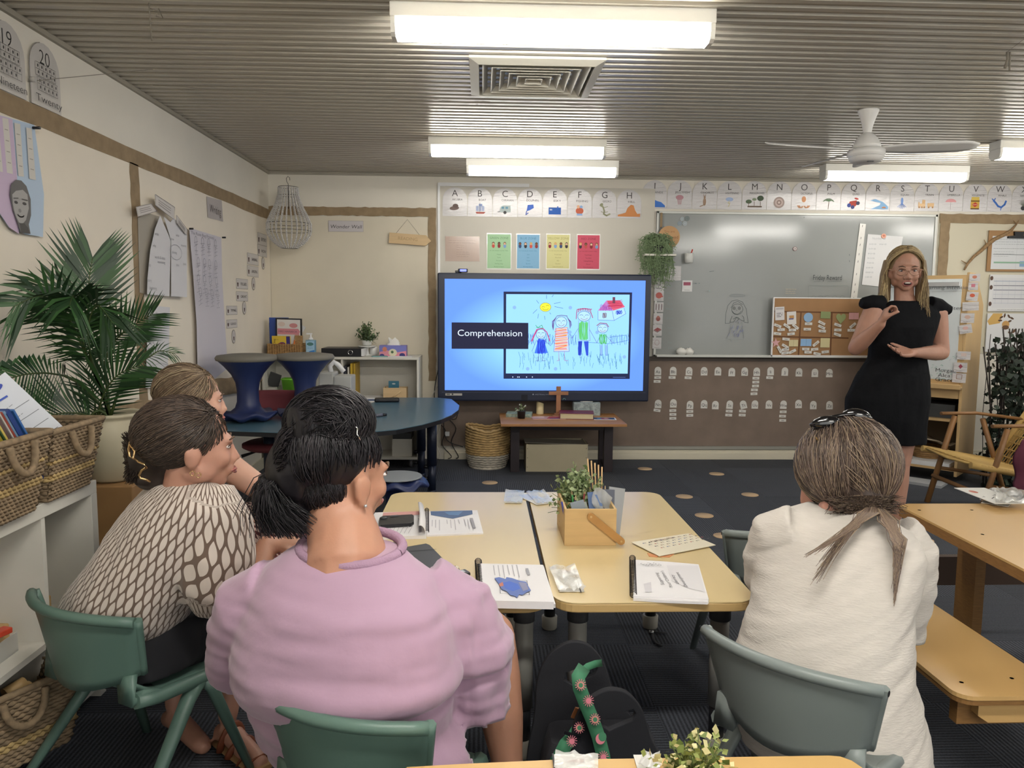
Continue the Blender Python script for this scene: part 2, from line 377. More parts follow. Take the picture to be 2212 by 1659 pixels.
MB().tube([h+Vector((-.06, -.3, .012)), h], .0012, 4).tube([h, h+Vector((.004, 0, -.03)), h+Vector((-.006, 0, -.07))], .006, 6).tube([h+Vector((.012, 0, 0)), h+Vector((.016, 0, -.08))], .004, 6).build('hanging_peg', strm, label='wooden peg on a string under the ceiling at the upper right', cat='peg')
# ================================================================ coverings
hess = M('hessian', 'a08a6c', .95, var=.18, vscale=14, bump=.5, bscale=420)
def ragged(a, b, n, amp, seed):
    r = random.Random(seed); return [(a+(b-a)*i/n, r.uniform(-amp, amp)) for i in range(n+1)]
def strip(f, x0, x1, y0, y1, name, label, seed=1, amp=.004, th=.005):
    """a ragged-edged hessian strip lying on the wall"""
    mb = MB()
    if x1-x0 > y1-y0: a = ragged(x0, x1, 40, amp, seed); b = ragged(x0, x1, 40, amp, seed+1); g = [[f.P(x, y0+d, th) for x, d in a], [f.P(x, y1+d, th) for x, d in b]]
    else: a = ragged(y0, y1, 24, amp, seed); b = ragged(y0, y1, 24, amp, seed+1); g = [[f.P(x0+d, y, th) for y, d in a], [f.P(x1+d, y, th) for y, d in b]]
    mb.sheet(g, smooth=False); return mb.build(name, hess, label=label, cat='fabric border', solid=.002, group='hessian border strips')
lw = leftflat(0, 0, 0)
MB().box2((XL, YR, .80), (XL+.003, 4.30, 2.18)).build('backing_paper', paperm, label='cream backing paper on the left wall, nearer panel behind the palm', cat='backing paper')
MB().box2((XL, 4.33, .80), (XL+.003, 6.94, 2.18)).build('backing_paper', paperm, label='cream backing paper on the left wall, farther panel behind the paper charts', cat='backing paper')
strip(lw, YR, YB-.003, 2.14, 2.227, 'hessian_strip', 'long hessian border along the top of the left wall display', 3)
strip(lw, 4.255, 4.36, .80, 2.15, 'hessian_strip', 'upright hessian strip dividing the two display panels of the left wall', 5, .006)
# bottom strip: rolled, frayed, hanging loose
mb = MB(); g = []
for i in range(40):
    y = 3.5+3.3*i/39; g.append([Vector((XL+.012+.02*noise.noise(Vector((y*3, j*.7, 0)))+.012, y, .74+.12*j/5+.018*math.sin(y*5)+.012*noise.noise(Vector((y*7, j, 3))))) for j in range(6)])
mb.sheet(g).build('hessian_strip', hess, label='frayed hessian strip sagging along the foot of the left wall display', cat='fabric border', group='hessian border strips', solid=.002)
bw = Flat((0, YB, 0), (1, 0, 0), (0, 0, 1))
MB().box2((XL+.005, YB-.006, .5), (-.43, YB-.001, 2.18)).build('backing_paper', M('backing_paper_back', 'dad1bd', .85, var=.08, vscale=1.6, bump=.35, bscale=2.2), label='creased taupe backing paper behind the white shelf unit', cat='backing paper')
strip(bw, XL, -.42, 2.185, 2.26, 'hessian_strip', 'hessian border over the Wonder Wall sign', 7, th=.009)
strip(bw, -.49, -.422, .72, 2.255, 'hessian_strip', 'upright hessian strip left of the interactive screen', 8, th=.012)
# panel of white board behind the letters A to H, with its edge strips
MB().box2((-.40, YB-.01, .0), (1.535, YB, 2.455)).build('wall_panel', M('panel_white', 'c9c4b8', .6), label='cream wall panel carrying the colour zone posters', cat='wall panel')
MB().box2((-.405, YB-.02, .35), (-.385, YB-.01, 2.478)).build('edge_trim', M('white_plastic', 'e6e6e6', .4), label='white upright trim along the left edge of the cream wall panel', cat='trim')
MB().box2((-.40, YB-.022, 2.452), (.405, YB-.006, 2.482)).build('edge_trim', M('white_plastic'), label='short white capping strip above the letters A to D', cat='trim')

# ================================================================ back wall: alphabet
lam = M('laminated_card', 'd0cdcd', .2, coat=.5, bump=.9, bscale=12, stretch=(1, 1, 3.2))
for m_ in (lam,): nodes(m_)[3].inputs['Specular IOR Level'].default_value = .5
def icon(f, c, x, y):
    e, r, l, p = f.ell, f.rect, f.line, f.poly
    if c == 'A': e(x-.005, y, .042, .018, '7a6862', rot=.1); e(x+.005, y+.02, .025, .018, '6c5a54')
    elif c == 'B': p([(x-.04, y-.03), (x+.05, y-.03), (x+.035, y-.045), (x-.03, y-.045)], 'b65c50'); [r(x-.035+k*.026, y-.022, .022, .045, 'b4bfdc') for k in range(3)]; r(x-.01, y+.02, .03, .02, '97a9d6'); l([(x, y-.03), (x, y+.05)], .003, '777b8a')
    elif c == 'C': p([(x-.045, y-.03), (x-.045, y+.01), (x-.02, y+.03), (x+.05, y+.03), (x+.05, y-.03)], 'b9c6c4'); r(x-.03, y, .022, .018, '6f9fb4'); r(x+.005, y, .022, .018, '6f9fb4'); e(x, y-.032, .014, .014, '4c4c4c'); l([(x-.045, y-.025), (x-.065, y-.028)], .005, '777')if 0 else l([(x-.045, y-.025), (x-.065, y-.028)], .005, '777777')
    elif c == 'D': p([(x-.03, y-.02), (x-.02, y+.035), (x+.03, y+.04), (x+.035, y+.01), (x, y-.01)], '4c74cf'); l([(x-.03, y-.02), (x-.035, y-.05), (x-.015, y-.035)], .007, '3355b0')
    elif c == 'E': r(x-.055, y-.045, .11, .055, '2f63b8'); r(x-.055, y+.01, .11, .006, '2a4f9c'); r(x-.045, y-.01, .022, .013, 'b9c6e2'); r(x+.02, y+.01, .012, .016, '3f6fc6')
    elif c == 'F': e(x, y-.01, .035, .03, 'c9674a'); e(x-.012, y+.025, .014, .015, 'e0b08e'); e(x+.014, y+.025, .014, .012, '86a9d2'); r(x-.025, y-.05, .05, .016, '8fb0dc')
    elif c == 'G': l([(x-.025, y+.045), (x-.01, y+.02), (x, y-.01), (x-.005, y-.035), (x+.02, y-.05), (x+.05, y-.035)], .014, '9a9a7c'); e(x-.028, y+.045, .017, .012, '8f9072', rot=.6); [l([(x-.005, y+q), (x+sx*.03, y+q+.01)], .005, '8f9072') for q in (.02, -.025) for sx in (-1, 1)]
    elif c == 'H': p([(x-.1, y-.055), (x-.1, y-.04), (x-.06, y-.03), (x-.03, y-.02), (x-.015, y+.02), (x+.015, y+.05), (x+.04, y+.045), (x+.055, y), (x+.075, y-.03), (x+.1, y-.025), (x+.1, y-.055)], 'd08a52')
    elif c == 'I': p([(x-.1, y-.055), (x-.1, y+.055), (x-.085, y+.05), (x-.06, y+.02), (x-.02, y+.02), (x+.02, y-.0), (x+.06, y-.01), (x+.095, y-.04), (x+.095, y-.055)], '3e72c4')
    elif c == 'J': e(x, y+.03, .035, .022, 'b98a92'); [l([(x+q, y+.02), (x+q*.6, y-.03)], .005, 'bb9298') for q in (-.02, -.007, .007, .02)]
    elif c == 'K': e(x, y-.005, .014, .035, 'a58a74'); e(x, y+.035, .009, .011, '9b8069'); l([(x, y-.03), (x-.04, y-.048)], .007, '9b8069'); l([(x-.006, y+.045), (x-.01, y+.06)], .004, '9b8069'); l([(x+.006, y+.045), (x+.01, y+.06)], .004, '9b8069')
    elif c == 'L': e(x, y+.02, .035, .018, '9fb2d4'); l([(x, y+.01), (x-.012, y-.015), (x+.006, y-.012), (x-.008, y-.045)], .005, 'c9c08a')
    elif c == 'M': e(x-.05, y, .028, .018, '54664c'); e(x+.055, y+.03, .03, .024, '44543e'); e(x, y+.02, .02, .012, '7d8a70'); r(x-.06, y-.05, .13, .012, '5c4a38'); [l([(x+q, y), (x+q, y-.045)], .004, '6b5846') for q in (-.05, 0, .055)]
    elif c == 'N': [e(x, y-.005, q, q, k) for q, k in ((.05, 'a8968f'), (.036, 'cbb9b2'), (.022, '9a857e'), (.01, 'd8c8c0'))]
    elif c == 'O': e(x, y+.025, .02, .027, 'd79b70'); [f.arc(x+sx*(.02+.006*k), y-.02, .018+.004*k, .03, .006, 'd79b70', -2.6 if sx > 0 else -.6, -.4 if sx > 0 else -2.8 , 8) for k in range(3) for sx in (-1, 1)]
    elif c == 'P': l([(x, y-.06), (x+.004, y+.01)], .005, '6b5c46'); [l([(x+.003, y+.01), (x+.03*math.cos(a), y+.015+.02*math.sin(a)), (x+.05*math.cos(a), y+.005+.022*math.sin(a))], .006, '6a8466') for a in np.linspace(.1, 3.0, 8)]
    elif c == 'Q': p([(x-.045, y-.03), (x-.03, y+.01), (x+.03, y+.02), (x+.05, y-.005), (x+.02, y-.035)], 'b0483c'); e(x-.035, y-.025, .018, .018, '4a5aa0'); e(x-.002, y-.04, .017, .017, '3d4a80'); e(x+.045, y-.005, .017, .017, '3f4560'); e(x+.03, y+.035, .02, .008, 'c0504a', rot=-.2)
    elif c == 'R': p([(x-.07, y+.02), (x-.02, y+.035), (x+.05, y+.01), (x+.1, y-.03), (x+.1, y-.055), (x-.06, y-.055), (x+.02, y-.02), (x+.03, y+.0)], '8db7dd'); e(x+.06, y-.045, .02, .014, 'cf8c5c', 12, 0, 0, math.pi)
    elif c == 'S': e(x, y+.02, .012, .03, '7f9fd8'); [l([(x, y), (x+q, y-.05+abs(q)*.4)], .004, '6f92d4') for q in (-.04, -.024, -.008, .008, .024, .04)]
    elif c == 'T': r(x-.075, y-.03, .012, .04, 'ddb98c'); r(x-.07, y-.03, .06, .028, 'e0c096'); r(x-.04, y-.005, .028, .035, 'd8b080'); r(x+.01, y-.03, .06, .032, 'ddb98c'); [e(x+q, y-.036, .008, .008, 'b98c5c') for q in (-.065, -.04, -.018, .022, .058)]
    elif c == 'U': l([(x, y+.02), (x, y-.055)], .003, '9a8a8a'); e(x, y+.012, .05, .03, 'd99a9c', 16, 0, 0, math.pi)
    elif c == 'V': r(x-.04, y-.05, .08, .088, 'cfa848'); r(x-.04, y-.05, .08, .01, '5b3d22'); r(x-.04, y+.02, .08, .008, '5b3d22'); r(x-.036, y+.035, .072, .026, 'dcc05c'); p([(x-.03, y-.008), (x, y+.014), (x+.03, y-.008), (x, y-.03)], 'c0392f'); f.text('VEGEMITE', x, y-.008, .008, 'f0e4c0')
    elif c == 'W': l([(x-.055, y+.03), (x-.035, y+.01), (x-.01, y-.02), (x+.02, y-.03), (x+.05, y-.005), (x+.06, y+.025)], .017, '3d6fc0'); l([(x-.07, y+.045), (x-.05, y+.03), (x-.04, y+.05)], .009, '3d6fc0'); l([(x+.02, y-.035), (x+.015, y-.055)], .007, '3d6fc0')
    elif c == 'X': e(x, y-.035, .022, .02, '37383a'); [l([(x, y-.02), (x+.05*math.cos(a), y-.02+.06*math.sin(a))], .0025, '6e7468') for a in np.linspace(.5, 2.6, 11)]
words = dict(A='AKUBRA', B='BOAT', C='CARAVAN', D='DOLPHIN', E='ESKY', F='FISHING', G='GECKO', H='HILL', I='ISLANDS', J='JELLYFISH', K='KANGAROO', L='LIGHTENING', M='MANGROVES', O='OCTOPUS', P='PALM', Q='QUAD', S='SQUID', T='TRAIN', U='UMBRELLA', V='VEGEMITE', W='WHALE', X='XANTHORRHOEA')
pics = dict(A='a brown hat', B='a sailing boat', C='a caravan', D='a blue dolphin', E='a blue cool box', F='a fishing scene', G='a green gecko', H='an orange hill', I='blue islands', J='a jellyfish', K='a kangaroo', L='a lightning cloud', M='mangrove trees', N='a coiled shell', O='an orange octopus', P='a palm tree', Q='a red quad bike', R='a blue wave', S='a blue squid', T='a toy train', U='a pink umbrella', V='a yellow jar', W='a blue whale', X='a spiky grass tree')
for i, c in enumerate('ABCDEFGHIJKLMNOPQRSTUVWX'):
    if i < 8: x0, z0, W_ = -.362+i*.2222, 2.192, .218
    else: x0, z0, W_ = 1.421+(i-8)*.2262, 2.280+(i-8)*.0008, .222
    tl = rnd.uniform(-.012, .012)
    f = Flat((x0, YB-.012 if i < 8 else YB-.004, z0), (math.cos(tl), -.006-.01*rnd.random(), math.sin(tl)), (0, -.02*rnd.random(), 1))
    f.paper(W_, .252, lam, .0015, arch=True)
    f.text(c, W_*.5, .203, .058, '454140', thin=-.01)
    f.line([(W_*.33, .168), (W_*.45, .168)], .0015, 'b4b0ae')
    if c in words: f.text(words[c], W_*.6, .146, .018, '4c4846', w_=min(.15, .0135*len(words[c])+.01) if len(words[c]) < 10 else .12)
    icon(f, c, W_*.5, .07)
    f.build('alphabet_card', 'arched laminated alphabet card %s with %s' % (c, pics[c]), 'card', 'alphabet cards along the top of the back wall')

# ================================================================ colour zone posters
zones = [(1051, 504, 1105, 582, 'a9cfa4', 'GREEN ZONE', 'IN THE GREEN ZONE I FEEL', ['Happy', 'Calm', 'Focused', 'Feeling okay', 'Ready to learn'], 'green'),
         (1115, 505, 1167, 582, '86b6d6', 'BLUE ZONE', 'IN THE BLUE ZONE I FEEL', ['Sad', 'Sick', 'Tired', 'Bored', 'Moving slowly'], 'blue'),
         (1179, 505, 1232, 582, 'd9d497', 'YELLOW ZONE', 'IN THE YELLOW ZONE I FEEL', ['Frustrated', 'Worried', 'Silly', 'Excited', 'Loss of control'], 'yellow'),
         (1245, 506, 1297, 583, 'd2566c', 'RED ZONE', 'IN THE RED ZONE I FEEL', ['Mad/Angry', 'Terrified', 'Yelling/Hitting', 'Elated', 'Out of control'], 'red')]
for k, (a, b, c_, d, col, t1, t2, ws, nm) in enumerate(zones):
    p0 = oy(a, d, YB-.012); p1 = oy(c_, b, YB-.012); W_, H_ = p1.x-p0.x, p1.z-p0.z
    f = Flat((p0.x, YB-.012, p0.z), (1, 0, 0), (0, -.01, 1)); f.paper(W_, H_, M('laminated_flat', 'dedcd6', .22, coat=.7, bump=.1, bscale=6))
    f.rect(.006, .01, W_-.012, H_-.02, col); dk = {'green': '6f9a70', 'blue': '4f86ad', 'yellow': 'a39c62', 'red': '8e3346'}[nm]
    f.text(t1, W_/2, H_*.87, .02, dk, thin=-.01); f.text(t2, W_/2, H_*.52, .008, dk, w_=W_*.75)
    for j, wd in enumerate(ws): f.text(wd, W_/2, H_*(.42-.085*j), .011, dk, thin=-.008)
    n = 3 if k == 0 else 4
    for j in range(n):
        x = W_*(.5+(j-(n-1)/2)*.23); y = H_*.70; hair = ['4a3020', '2a2322', '6b4426', 'd8b54c'][(j+k) % 4]; top = ['c9574c', '3c4f7a', '8f3034', '3a3338', '7fa4d0'][(j*2+k) % 5]
        f.ell(x, y-.016, .013, .018, top); f.ell(x, y+.006, .012, .013, hair); f.ell(x, y+.003, .009, .010, ['dca987', '8a5a40', 'e6bd9c'][(j+k) % 3])
    f.build('zone_poster', nm+' feelings poster with small cartoon children above the screen', 'poster', 'feelings posters above the screen')
p0 = oy(962, 564, YB-.012); p1 = oy(1036, 511, YB-.012)
f = Flat((p0.x, YB-.012, p0.z), (1, 0, 0), (0, -.02, 1)); f.paper(p1.x-p0.x, p1.z-p0.z, M('laminated_tan', 'a98d7a', .18, coat=.8, bump=.25, bscale=8))
f.words(.03, .18, .25, 2, .02, .006, '8a705f'); f.words(.10, .14, .12, 6, .02, .006, '8a705f', .6, seed=5); f.build('notice_sheet', 'tan laminated sheet at the left of the feelings posters', 'poster')

# ================================================================ signs on the left of the back wall
f = wallflat(-1.369, 2.045, YB-.006); f.paper(.305, .094, 'c9c3c4', .003); f.line([(0, 0), (.305, 0), (.305, .094), (0, .094), (0, 0)], .0015, '8d8787')
f.text('Wonder Wall', .152, .045, .032, '3c3838', w_=.275, shear=.15, thin=-.015); f.build('wonder_wall_sign', 'small grey card lettered Wonder Wall in script', 'sign')
f = Flat(tuple(oy(840, 525, YB-.03)), (1, 0, -.065), (.065, 0, 1)); wood = M('ply_light', 'd2b58a', .6, var=.08, vscale=6, stretch=(1, 8, 8))
f.mat(wood); f.mb.prism([(0, 0), (.325, 0), (.372, .045), (.325, .092), (0, .092)], 0, .008, lambda x, y, z: f.P(x, y, z)); f.lay = 28
f.text('READING', .165, .05, .03, 'b3966e'); o = f.build('reading_sign', 'arrow-shaped plywood sign lettered READING hanging from a string', 'sign')
a, b, c = f.P(.055, .085, .004), f.P(.27, .085, .004), oy(880, 474, YB-.02)
MB().tube([a, c, b], .0015, 4).build('string', strm, o, world=True)

# ================================================================ beaded pendant near the corner
bp0 = oy(622, 382, 6.62); t = thing('bead_chandelier', 'pear-shaped pendant of white wooden beads on black wire hoops', 'pendant', (bp0.x, 6.62, bp0.z))
px2 = 1/ (1655/6.72)                                  # metres per pixel there
wire = M('black_wire', '28282a', .4, .6); bead = M('white_bead', 'cfccca', .6)
zz = lambda py: -(py-382)*px2
MB().tube([(0, 0, zz(405)), (0, 0, zz(396)), (-.012, 0, zz(391)), (-.014, 0, zz(385)), (0, 0, zz(381)), (.014, 0, zz(384)), (.015, 0, zz(389))], .0022, 6).tube([(0, 0, zz(402)), (0, 0, zz(447))], .003, 6).build('hook', wire, t)
MB().tube([(0, 0, zz(381)), (0, 0, HC-.02-bp0.z)], .0006, 3).build('hanging_line', strm, t)
prof = [(404, 20), (410, 20), (419, 21), (432, 25), (445, 30), (458, 37), (470, 42), (477, 45), (492, 45), (500, 43), (510, 37), (519, 28), (526, 18), (528, 14)]
pyv = [p[0] for p in prof]; prv = [p[1] for p in prof]; rad_at = lambda py: np.interp(py, pyv, prv)*px2
for py in (403, 420, 477, 492, 527):
    MB().tube([(rad_at(py)*math.cos(a), rad_at(py)*math.sin(a), zz(py)) for a in np.linspace(0, 2*math.pi, 33)], .002, 5, False).build('hoop', wire, t)
br = .0065
oct_ = [(1, 0, 0), (0, 1, 0), (-1, 0, 0), (0, -1, 0)]
for k in range(26):
    a = 2*math.pi*k/26; m = MB(); py = 405.
    while py < 527:
        r_ = rad_at(py); c_ = Vector((r_*math.cos(a), r_*math.sin(a), zz(py)))
        m.rings([[c_+Vector((br*q*math.cos(b_), br*q*math.sin(b_), br*h)) for b_ in (0, 1.047, 2.094, 3.142, 4.189, 5.236)] for q, h in ((.4, -.9), (1, -.35), (1, .35), (.4, .9))])
        py += 2*br/px2*.98*(1 if py < 500 else .85)
    m.build('bead_string', bead, t)
# ================================================================ interactive screen
YT = 6.66
tl, trr, bl, br_ = oy(945, 590, YT), oy(1408, 592, YT), oy(947, 866, YT), oy(1401, 868, YT)
tx0, tx1, tz0, tz1 = tl.x, trr.x, (bl.z+br_.z)/2, (tl.z+trr.z)/2
t = thing('interactive_screen', 'large wall interactive screen showing a child drawing and the word Comprehension', 'screen', ((tx0+tx1)/2, YT, tz0))
navy = M('screen_bezel', '1a2238', .35); W_, H_ = tx1-tx0, tz1-tz0
MB().box2((-W_/2, 0, 0), (W_/2, .075, H_)).build('casing', navy, t, bevel=.012)
MB().box2((-W_/2+.3, .075, .45), (W_/2-.3, .27, H_-.3)).build('wall_mount', M('black_plastic'), t)
def lit(c, k=1): return M('lit_%s_%d' % (c, k*100), c, .5, emit=SCREEN*k, spec=.1) if (c, k) not in _M else _M[(c, k)]
def litm(c):
    m = lit(c); nodes(m)[3].inputs['Base Color'].default_value = (0.01, .01, .01, 1); return m
def litgrad():
    m = M('lit_sky', '7fb4ff', .4, emit=SCREEN, spec=.1); nt, N, L, b = nodes(m); b.inputs['Base Color'].default_value = (.01, .01, .01, 1)
    tc = N.new('ShaderNodeTexCoord'); mp = N.new('ShaderNodeMapping'); L(tc.outputs['Object'], mp.inputs[0]); mp.inputs['Scale'].default_value = (1.15, 0, 2.1); mp.inputs['Location'].default_value = (0, 0, -1.15)
    g = N.new('ShaderNodeTexGradient'); g.gradient_type = 'SPHERICAL'; L(mp.outputs[0], g.inputs[0])
    cr = N.new('ShaderNodeValToRGB'); cr.color_ramp.elements[0].color = lin('5f8df6'); cr.color_ramp.elements[1].color = lin('86c4fb'); cr.color_ramp.elements[1].position = .55; L(g.outputs[0], cr.inputs[0]); L(cr.outputs[0], b.inputs['Emission Color'])
    return m
f = Flat((tx0, YT-.001, tz0), (1, 0, 0), (0, 0, 1)); q = f.crop(930, 570, 4.514)
sx0, sz1 = q(138, 145); sx1, sz0 = q(2070, 1238)
sky = litgrad(); f.rect(sx0, sz0, sx1-sx0, sz1-sz0, sky)
def ln(pts, w_, c): f.line([q(*p) for p in pts], w_, litm(c))
def pg(pts, c): f.poly([q(*p) for p in pts], litm(c))
def el(x, y, a, b, c, rot=0): xx, yy = q(x, y); f.ell(xx, yy, a/4.514/1655*6.66, b/4.514/1655*6.66, litm(c), rot=rot)
def arc(x, y, a, b, w_, c, a0=0, a1=6.283): xx, yy = q(x, y); f.arc(xx, yy, a/1150, b/1150, w_, litm(c), a0, a1)
pg([(712, 270), (712, 1120), (1942, 1122), (1966, 278)], '1d2444')
pg([(738, 295), (735, 1068), (1922, 1070), (1942, 300)], '8ec6fb')
def hatch(x0, y0, x1, y1, n, c, ang='v', w_=.004, j=10, sd=2):
    r = random.Random(sd)
    for i in range(n):
        a = (i+.5)/n
        if ang == 'v': X = x0+(x1-x0)*a; ln([(X+r.uniform(-j, j)*.5, y0+r.uniform(-j, j)), (X+r.uniform(-j, j), (y0+y1)/2), (X+r.uniform(-j, j)*.5, y1+r.uniform(-j, j))], w_, c if isinstance(c, str) else c[i % len(c)])
        else: Y = y0+(y1-y0)*a; ln([(x0+r.uniform(-j, j), Y+r.uniform(-j, j)), (x1+r.uniform(-j, j), Y-14+r.uniform(-j, j))], w_, c if isinstance(c, str) else c[i % len(c)])
# hills, grass
for a in (950, 1110, 1330, 1740): hatch(a, 690, a+(60 if a < 1000 else 100 if a < 1600 else 190), 780, 7 if a < 1600 else 12, '2f4f9c', 'v', .0028, 14, a)
ln([(1540, 765), (1620, 770), (1720, 778), (1800, 770), (1920, 745)], .003, '35539c'); ln([(1740, 715), (1910, 693), (1925, 745)], .0028, '35539c')
r = random.Random(4)
for i in range(90):
    X = r.uniform(855, 1850); Y = r.uniform(850, 970); ln([(X, Y), (X+r.uniform(-14, 22), Y+r.uniform(35, 80))], .0026, r.choice(['3b6f8c', '2f6a86', '41758c']))
# sun
el(1117, 422, 55, 42, 'e6dc3a', .15); arc(1117, 422, 55, 44, .003, '6a6a30'); arc(1095, 425, 12, 10, .003, '6a6420', 0, 3.1); arc(1137, 412, 12, 10, .003, '6a6420', 0, 3.1); arc(1117, 428, 30, 22, .003, '6a6420', 3.5, 6.0)
for a, b in (((1128, 305), (1128, 340)), ((1195, 303), (1180, 322)), ((1030, 356), (1052, 385)), ((1200, 388), (1262, 374)), ((1206, 416), (1288, 434)), ((995, 483), (1035, 445)), ((1042, 530), (1050, 487)), ((1108, 508), (1113, 542)), ((1158, 475), (1168, 490))): ln([a, b], .003, '27407e')
def face(x, y, rx, ry, c='4a4a86', skin='a4cdf6'):
    el(x, y, rx, ry, skin); arc(x, y, rx, ry, .0035, c)
    for sx in (-1, 1): arc(x+sx*rx*.42, y-ry*.12, rx*.25, ry*.18, .003, '2a3568', .3, 2.9)
    ln([(x, y-2), (x-2, y+12)], .0025, '7a3a5c'); arc(x, y+ry*.15, rx*.55, ry*.5, .003, '8c2f50', 3.5, 5.95)
# girl
ln([(1035, 640), (1010, 690), (985, 750)], .012, 'b0457a'); ln([(1040, 635), (1095, 630), (1130, 665), (1160, 750)], .008, 'b0457a')
face(1072, 682, 48, 48); ln([(1022, 598), (1045, 622), (1060, 608), (1082, 597), (1092, 625), (1030, 618)], .005, '3f9a5c'); pg([(1048, 735), (1100, 735), (1140, 865), (1075, 872), (1010, 868)], '3d6ee0'); hatch(1035, 740, 1120, 865, 14, ['1f2fb8', '2b49c8'], 'v', .006, 10, 5)
ln([(1030, 740), (985, 850)], .003, '4b4f9c'); ln([(1100, 735), (1165, 795), (1205, 730)], .003, '4b4f9c')
for a in (1050, 1088): ln([(a, 872), (a-2, 940), (a+(26 if a > 1060 else -26), 942)], .003, '4f4c8a')
# mother
pg([(1215, 620), (1330, 620), (1345, 850), (1195, 852)], 'a9c4ee'); hatch(1212, 635, 1325, 845, 22, ['e08a52', 'e6a24c', 'd6604c'], 'h', .006, 7, 7)
face(1268, 568, 56, 56); ln([(1330, 620), (1345, 850), (1195, 852), (1218, 620)], .003, '5a4a9c')
for k in range(5): ln([(1225-6*k, 508+8*k), (1200-5*k, 560), (1190-2*k, 645-8*k)], .003, '5a3a78'); ln([(1320+5*k, 508+8*k), (1345+4*k, 560), (1352+4*k, 630-8*k)], .003, '5a3a78')
ln([(1225, 508), (1270, 500), (1325, 508)], .005, '5a3a78')
for a in (1243, 1297): ln([(a, 850), (a+3, 938), (a+(35 if a > 1260 else -18), 940)], .003, 'a04a5c')
ln([(1335, 640), (1370, 725), (1430, 630)], .003, '5a4a9c')
# father
hatch(1442, 568, 1525, 735, 13, ['4fae6c', '62bd66'], 'v', .007, 8, 8); ln([(1435, 550), (1430, 740), (1545, 745), (1535, 550)], .003, '7a6aa8')
pg([(1430, 750), (1470, 750), (1455, 890), (1432, 885)], '2c49c0'); pg([(1485, 752), (1530, 750), (1528, 890), (1508, 888)], '2c49c0'); hatch(1432, 755, 1465, 880, 5, '1c2fa0', 'v', .004, 6, 2)
face(1487, 510, 64, 50)
for k in range(9): ln([(1415+k*17, 480-28*math.sin(k/8*3.14)), (1420+k*16, 445-12*math.sin(k/8*3.14)), (1440+k*15, 440)], .006, 'a02a50')
ln([(1415, 475), (1410, 535)], .006, 'a02a50'); ln([(1550, 470), (1570, 525)], .006, 'a02a50')
ln([(1540, 640), (1610, 765), (1640, 700)], .003, '5a4a9c'); ln([(1445, 890), (1450, 910)], .003, '4f4c8a'); ln([(1515, 888), (1518, 898), (1532, 896)], .003, '4f4c8a')
# boy
hatch(1635, 685, 1702, 775, 9, ['3f9f4c', '58b45c'], 'v', .006, 6, 9); face(1665, 628, 52, 44)
ln([(1608, 600), (1640, 575), (1700, 580), (1722, 612)], .006, '8c2f50'); ln([(1700, 700), (1765, 768)], .003, '5a4a9c')
for a in (1650, 1700): ln([(a-12, 780), (a-8, 885), (a+12, 885), (a+10, 780)], .003, '3a4aa0'); ln([(a, 790), (a, 880)], .007, '7a8fd0')
# house
pg([(1618, 460), (1755, 462), (1773, 550), (1618, 545)], '9fcbf8'); pg([(1755, 462), (1870, 430), (1885, 485), (1773, 550)], '9fcbf8')
pg([(1618, 455), (1700, 358), (1765, 455)], 'b070b0'); hatch(1640, 400, 1750, 450, 12, '8a3f9c', 'v', .004, 8, 3)
pg([(1700, 358), (1830, 355), (1878, 420), (1765, 455)], 'c8586f'); hatch(1715, 370, 1850, 435, 9, 'a8284c', 'h', .004, 6, 4)
ln([(1618, 460), (1618, 545), (1773, 550), (1885, 485), (1868, 430)], .003, '4a50a8'); ln([(1755, 462), (1773, 550)], .003, '4a50a8')
pg([(1758, 325), (1783, 325), (1783, 385), (1758, 385)], '6a3a4c'); hatch(1660, 478, 1698, 525, 5, '6a4438', 'v', .005, 4, 6); hatch(1790, 455, 1845, 490, 7, '2838b0', 'v', .006, 6, 6)
for x, y in ((814, 425), (1351, 427), (1347, 663), (941, 1015), (1209, 1015), (1870, 900), (1608, 664)): el(x, y, 17, 17, '7fa6ee')
pg([(712, 570), (712, 822), (947, 824), (947, 573)], '262640'); pg([(210, 568), (210, 822), (947, 824), (947, 573)], '1f2038')
xx, yy = q(578, 668); f.text('Comprehension', xx, yy, .056, litm('d6e6fb'), thin=-.012, w_=(q(888, 668)[0]-q(270, 668)[0]))
for x in (798, 845, 860, 930, 986): el(x, 1093, 5, 5, 'c8dcff')
ln([(1760, 1095), (1880, 1095)], .002, '6a86d0')
f.build('display', parent=t)
f = Flat((tx0, YT-.002, tz0), (1, 0, 0), (0, 0, 1)); q = f.crop(930, 570, 4.514)
a, b = q(145, 1262), q(308, 1284); f.rect(a[0], b[1], b[0]-a[0], a[1]-b[1], 'b8b4ae'); f.rect(a[0]+.01, b[1]+.006, .03, .009, '5a5a5a'); f.rect(a[0]+.055, b[1]+.004, .014, .014, '4a4a4a')
a = q(1105, 1273); f.text('ASTRALVISION', a[0]+.008, a[1], .011, '9aa0b0', w_=.17); f.rect(a[0]-.1, a[1]-.005, .012, .01, '9aa0b0')
f.line([q(110, 1252), q(2095, 1256)], .002, '5a6078'); f.rect(*q(885, 1330), .055, .05, '0d111e'); f.line([q(1290, 1325), q(1296, 1312), q(1310, 1312), q(1316, 1325)], .004, '6ea09a')
f.build('front_panel_marks', parent=t)
wc = oy(997, 590, YT+.03); wt = thing('webcam', 'small black webcam glowing blue on top of the screen', 'webcam', (wc.x, YT+.03, tz1))
MB().box2((-.055, -.02, 0), (.0, .03, .02)).build('clip', M('black_plastic'), wt, bevel=.004)
MB().box2((-.03, -.03, .004), (.055, .02, .036)).build('body', navy, wt, bevel=.008)
MB().box2((-.012, -.033, .011), (.042, -.029, .03)).build('lens_window', M('lit_web', '6f7cf0', .3, emit=.8), wt)

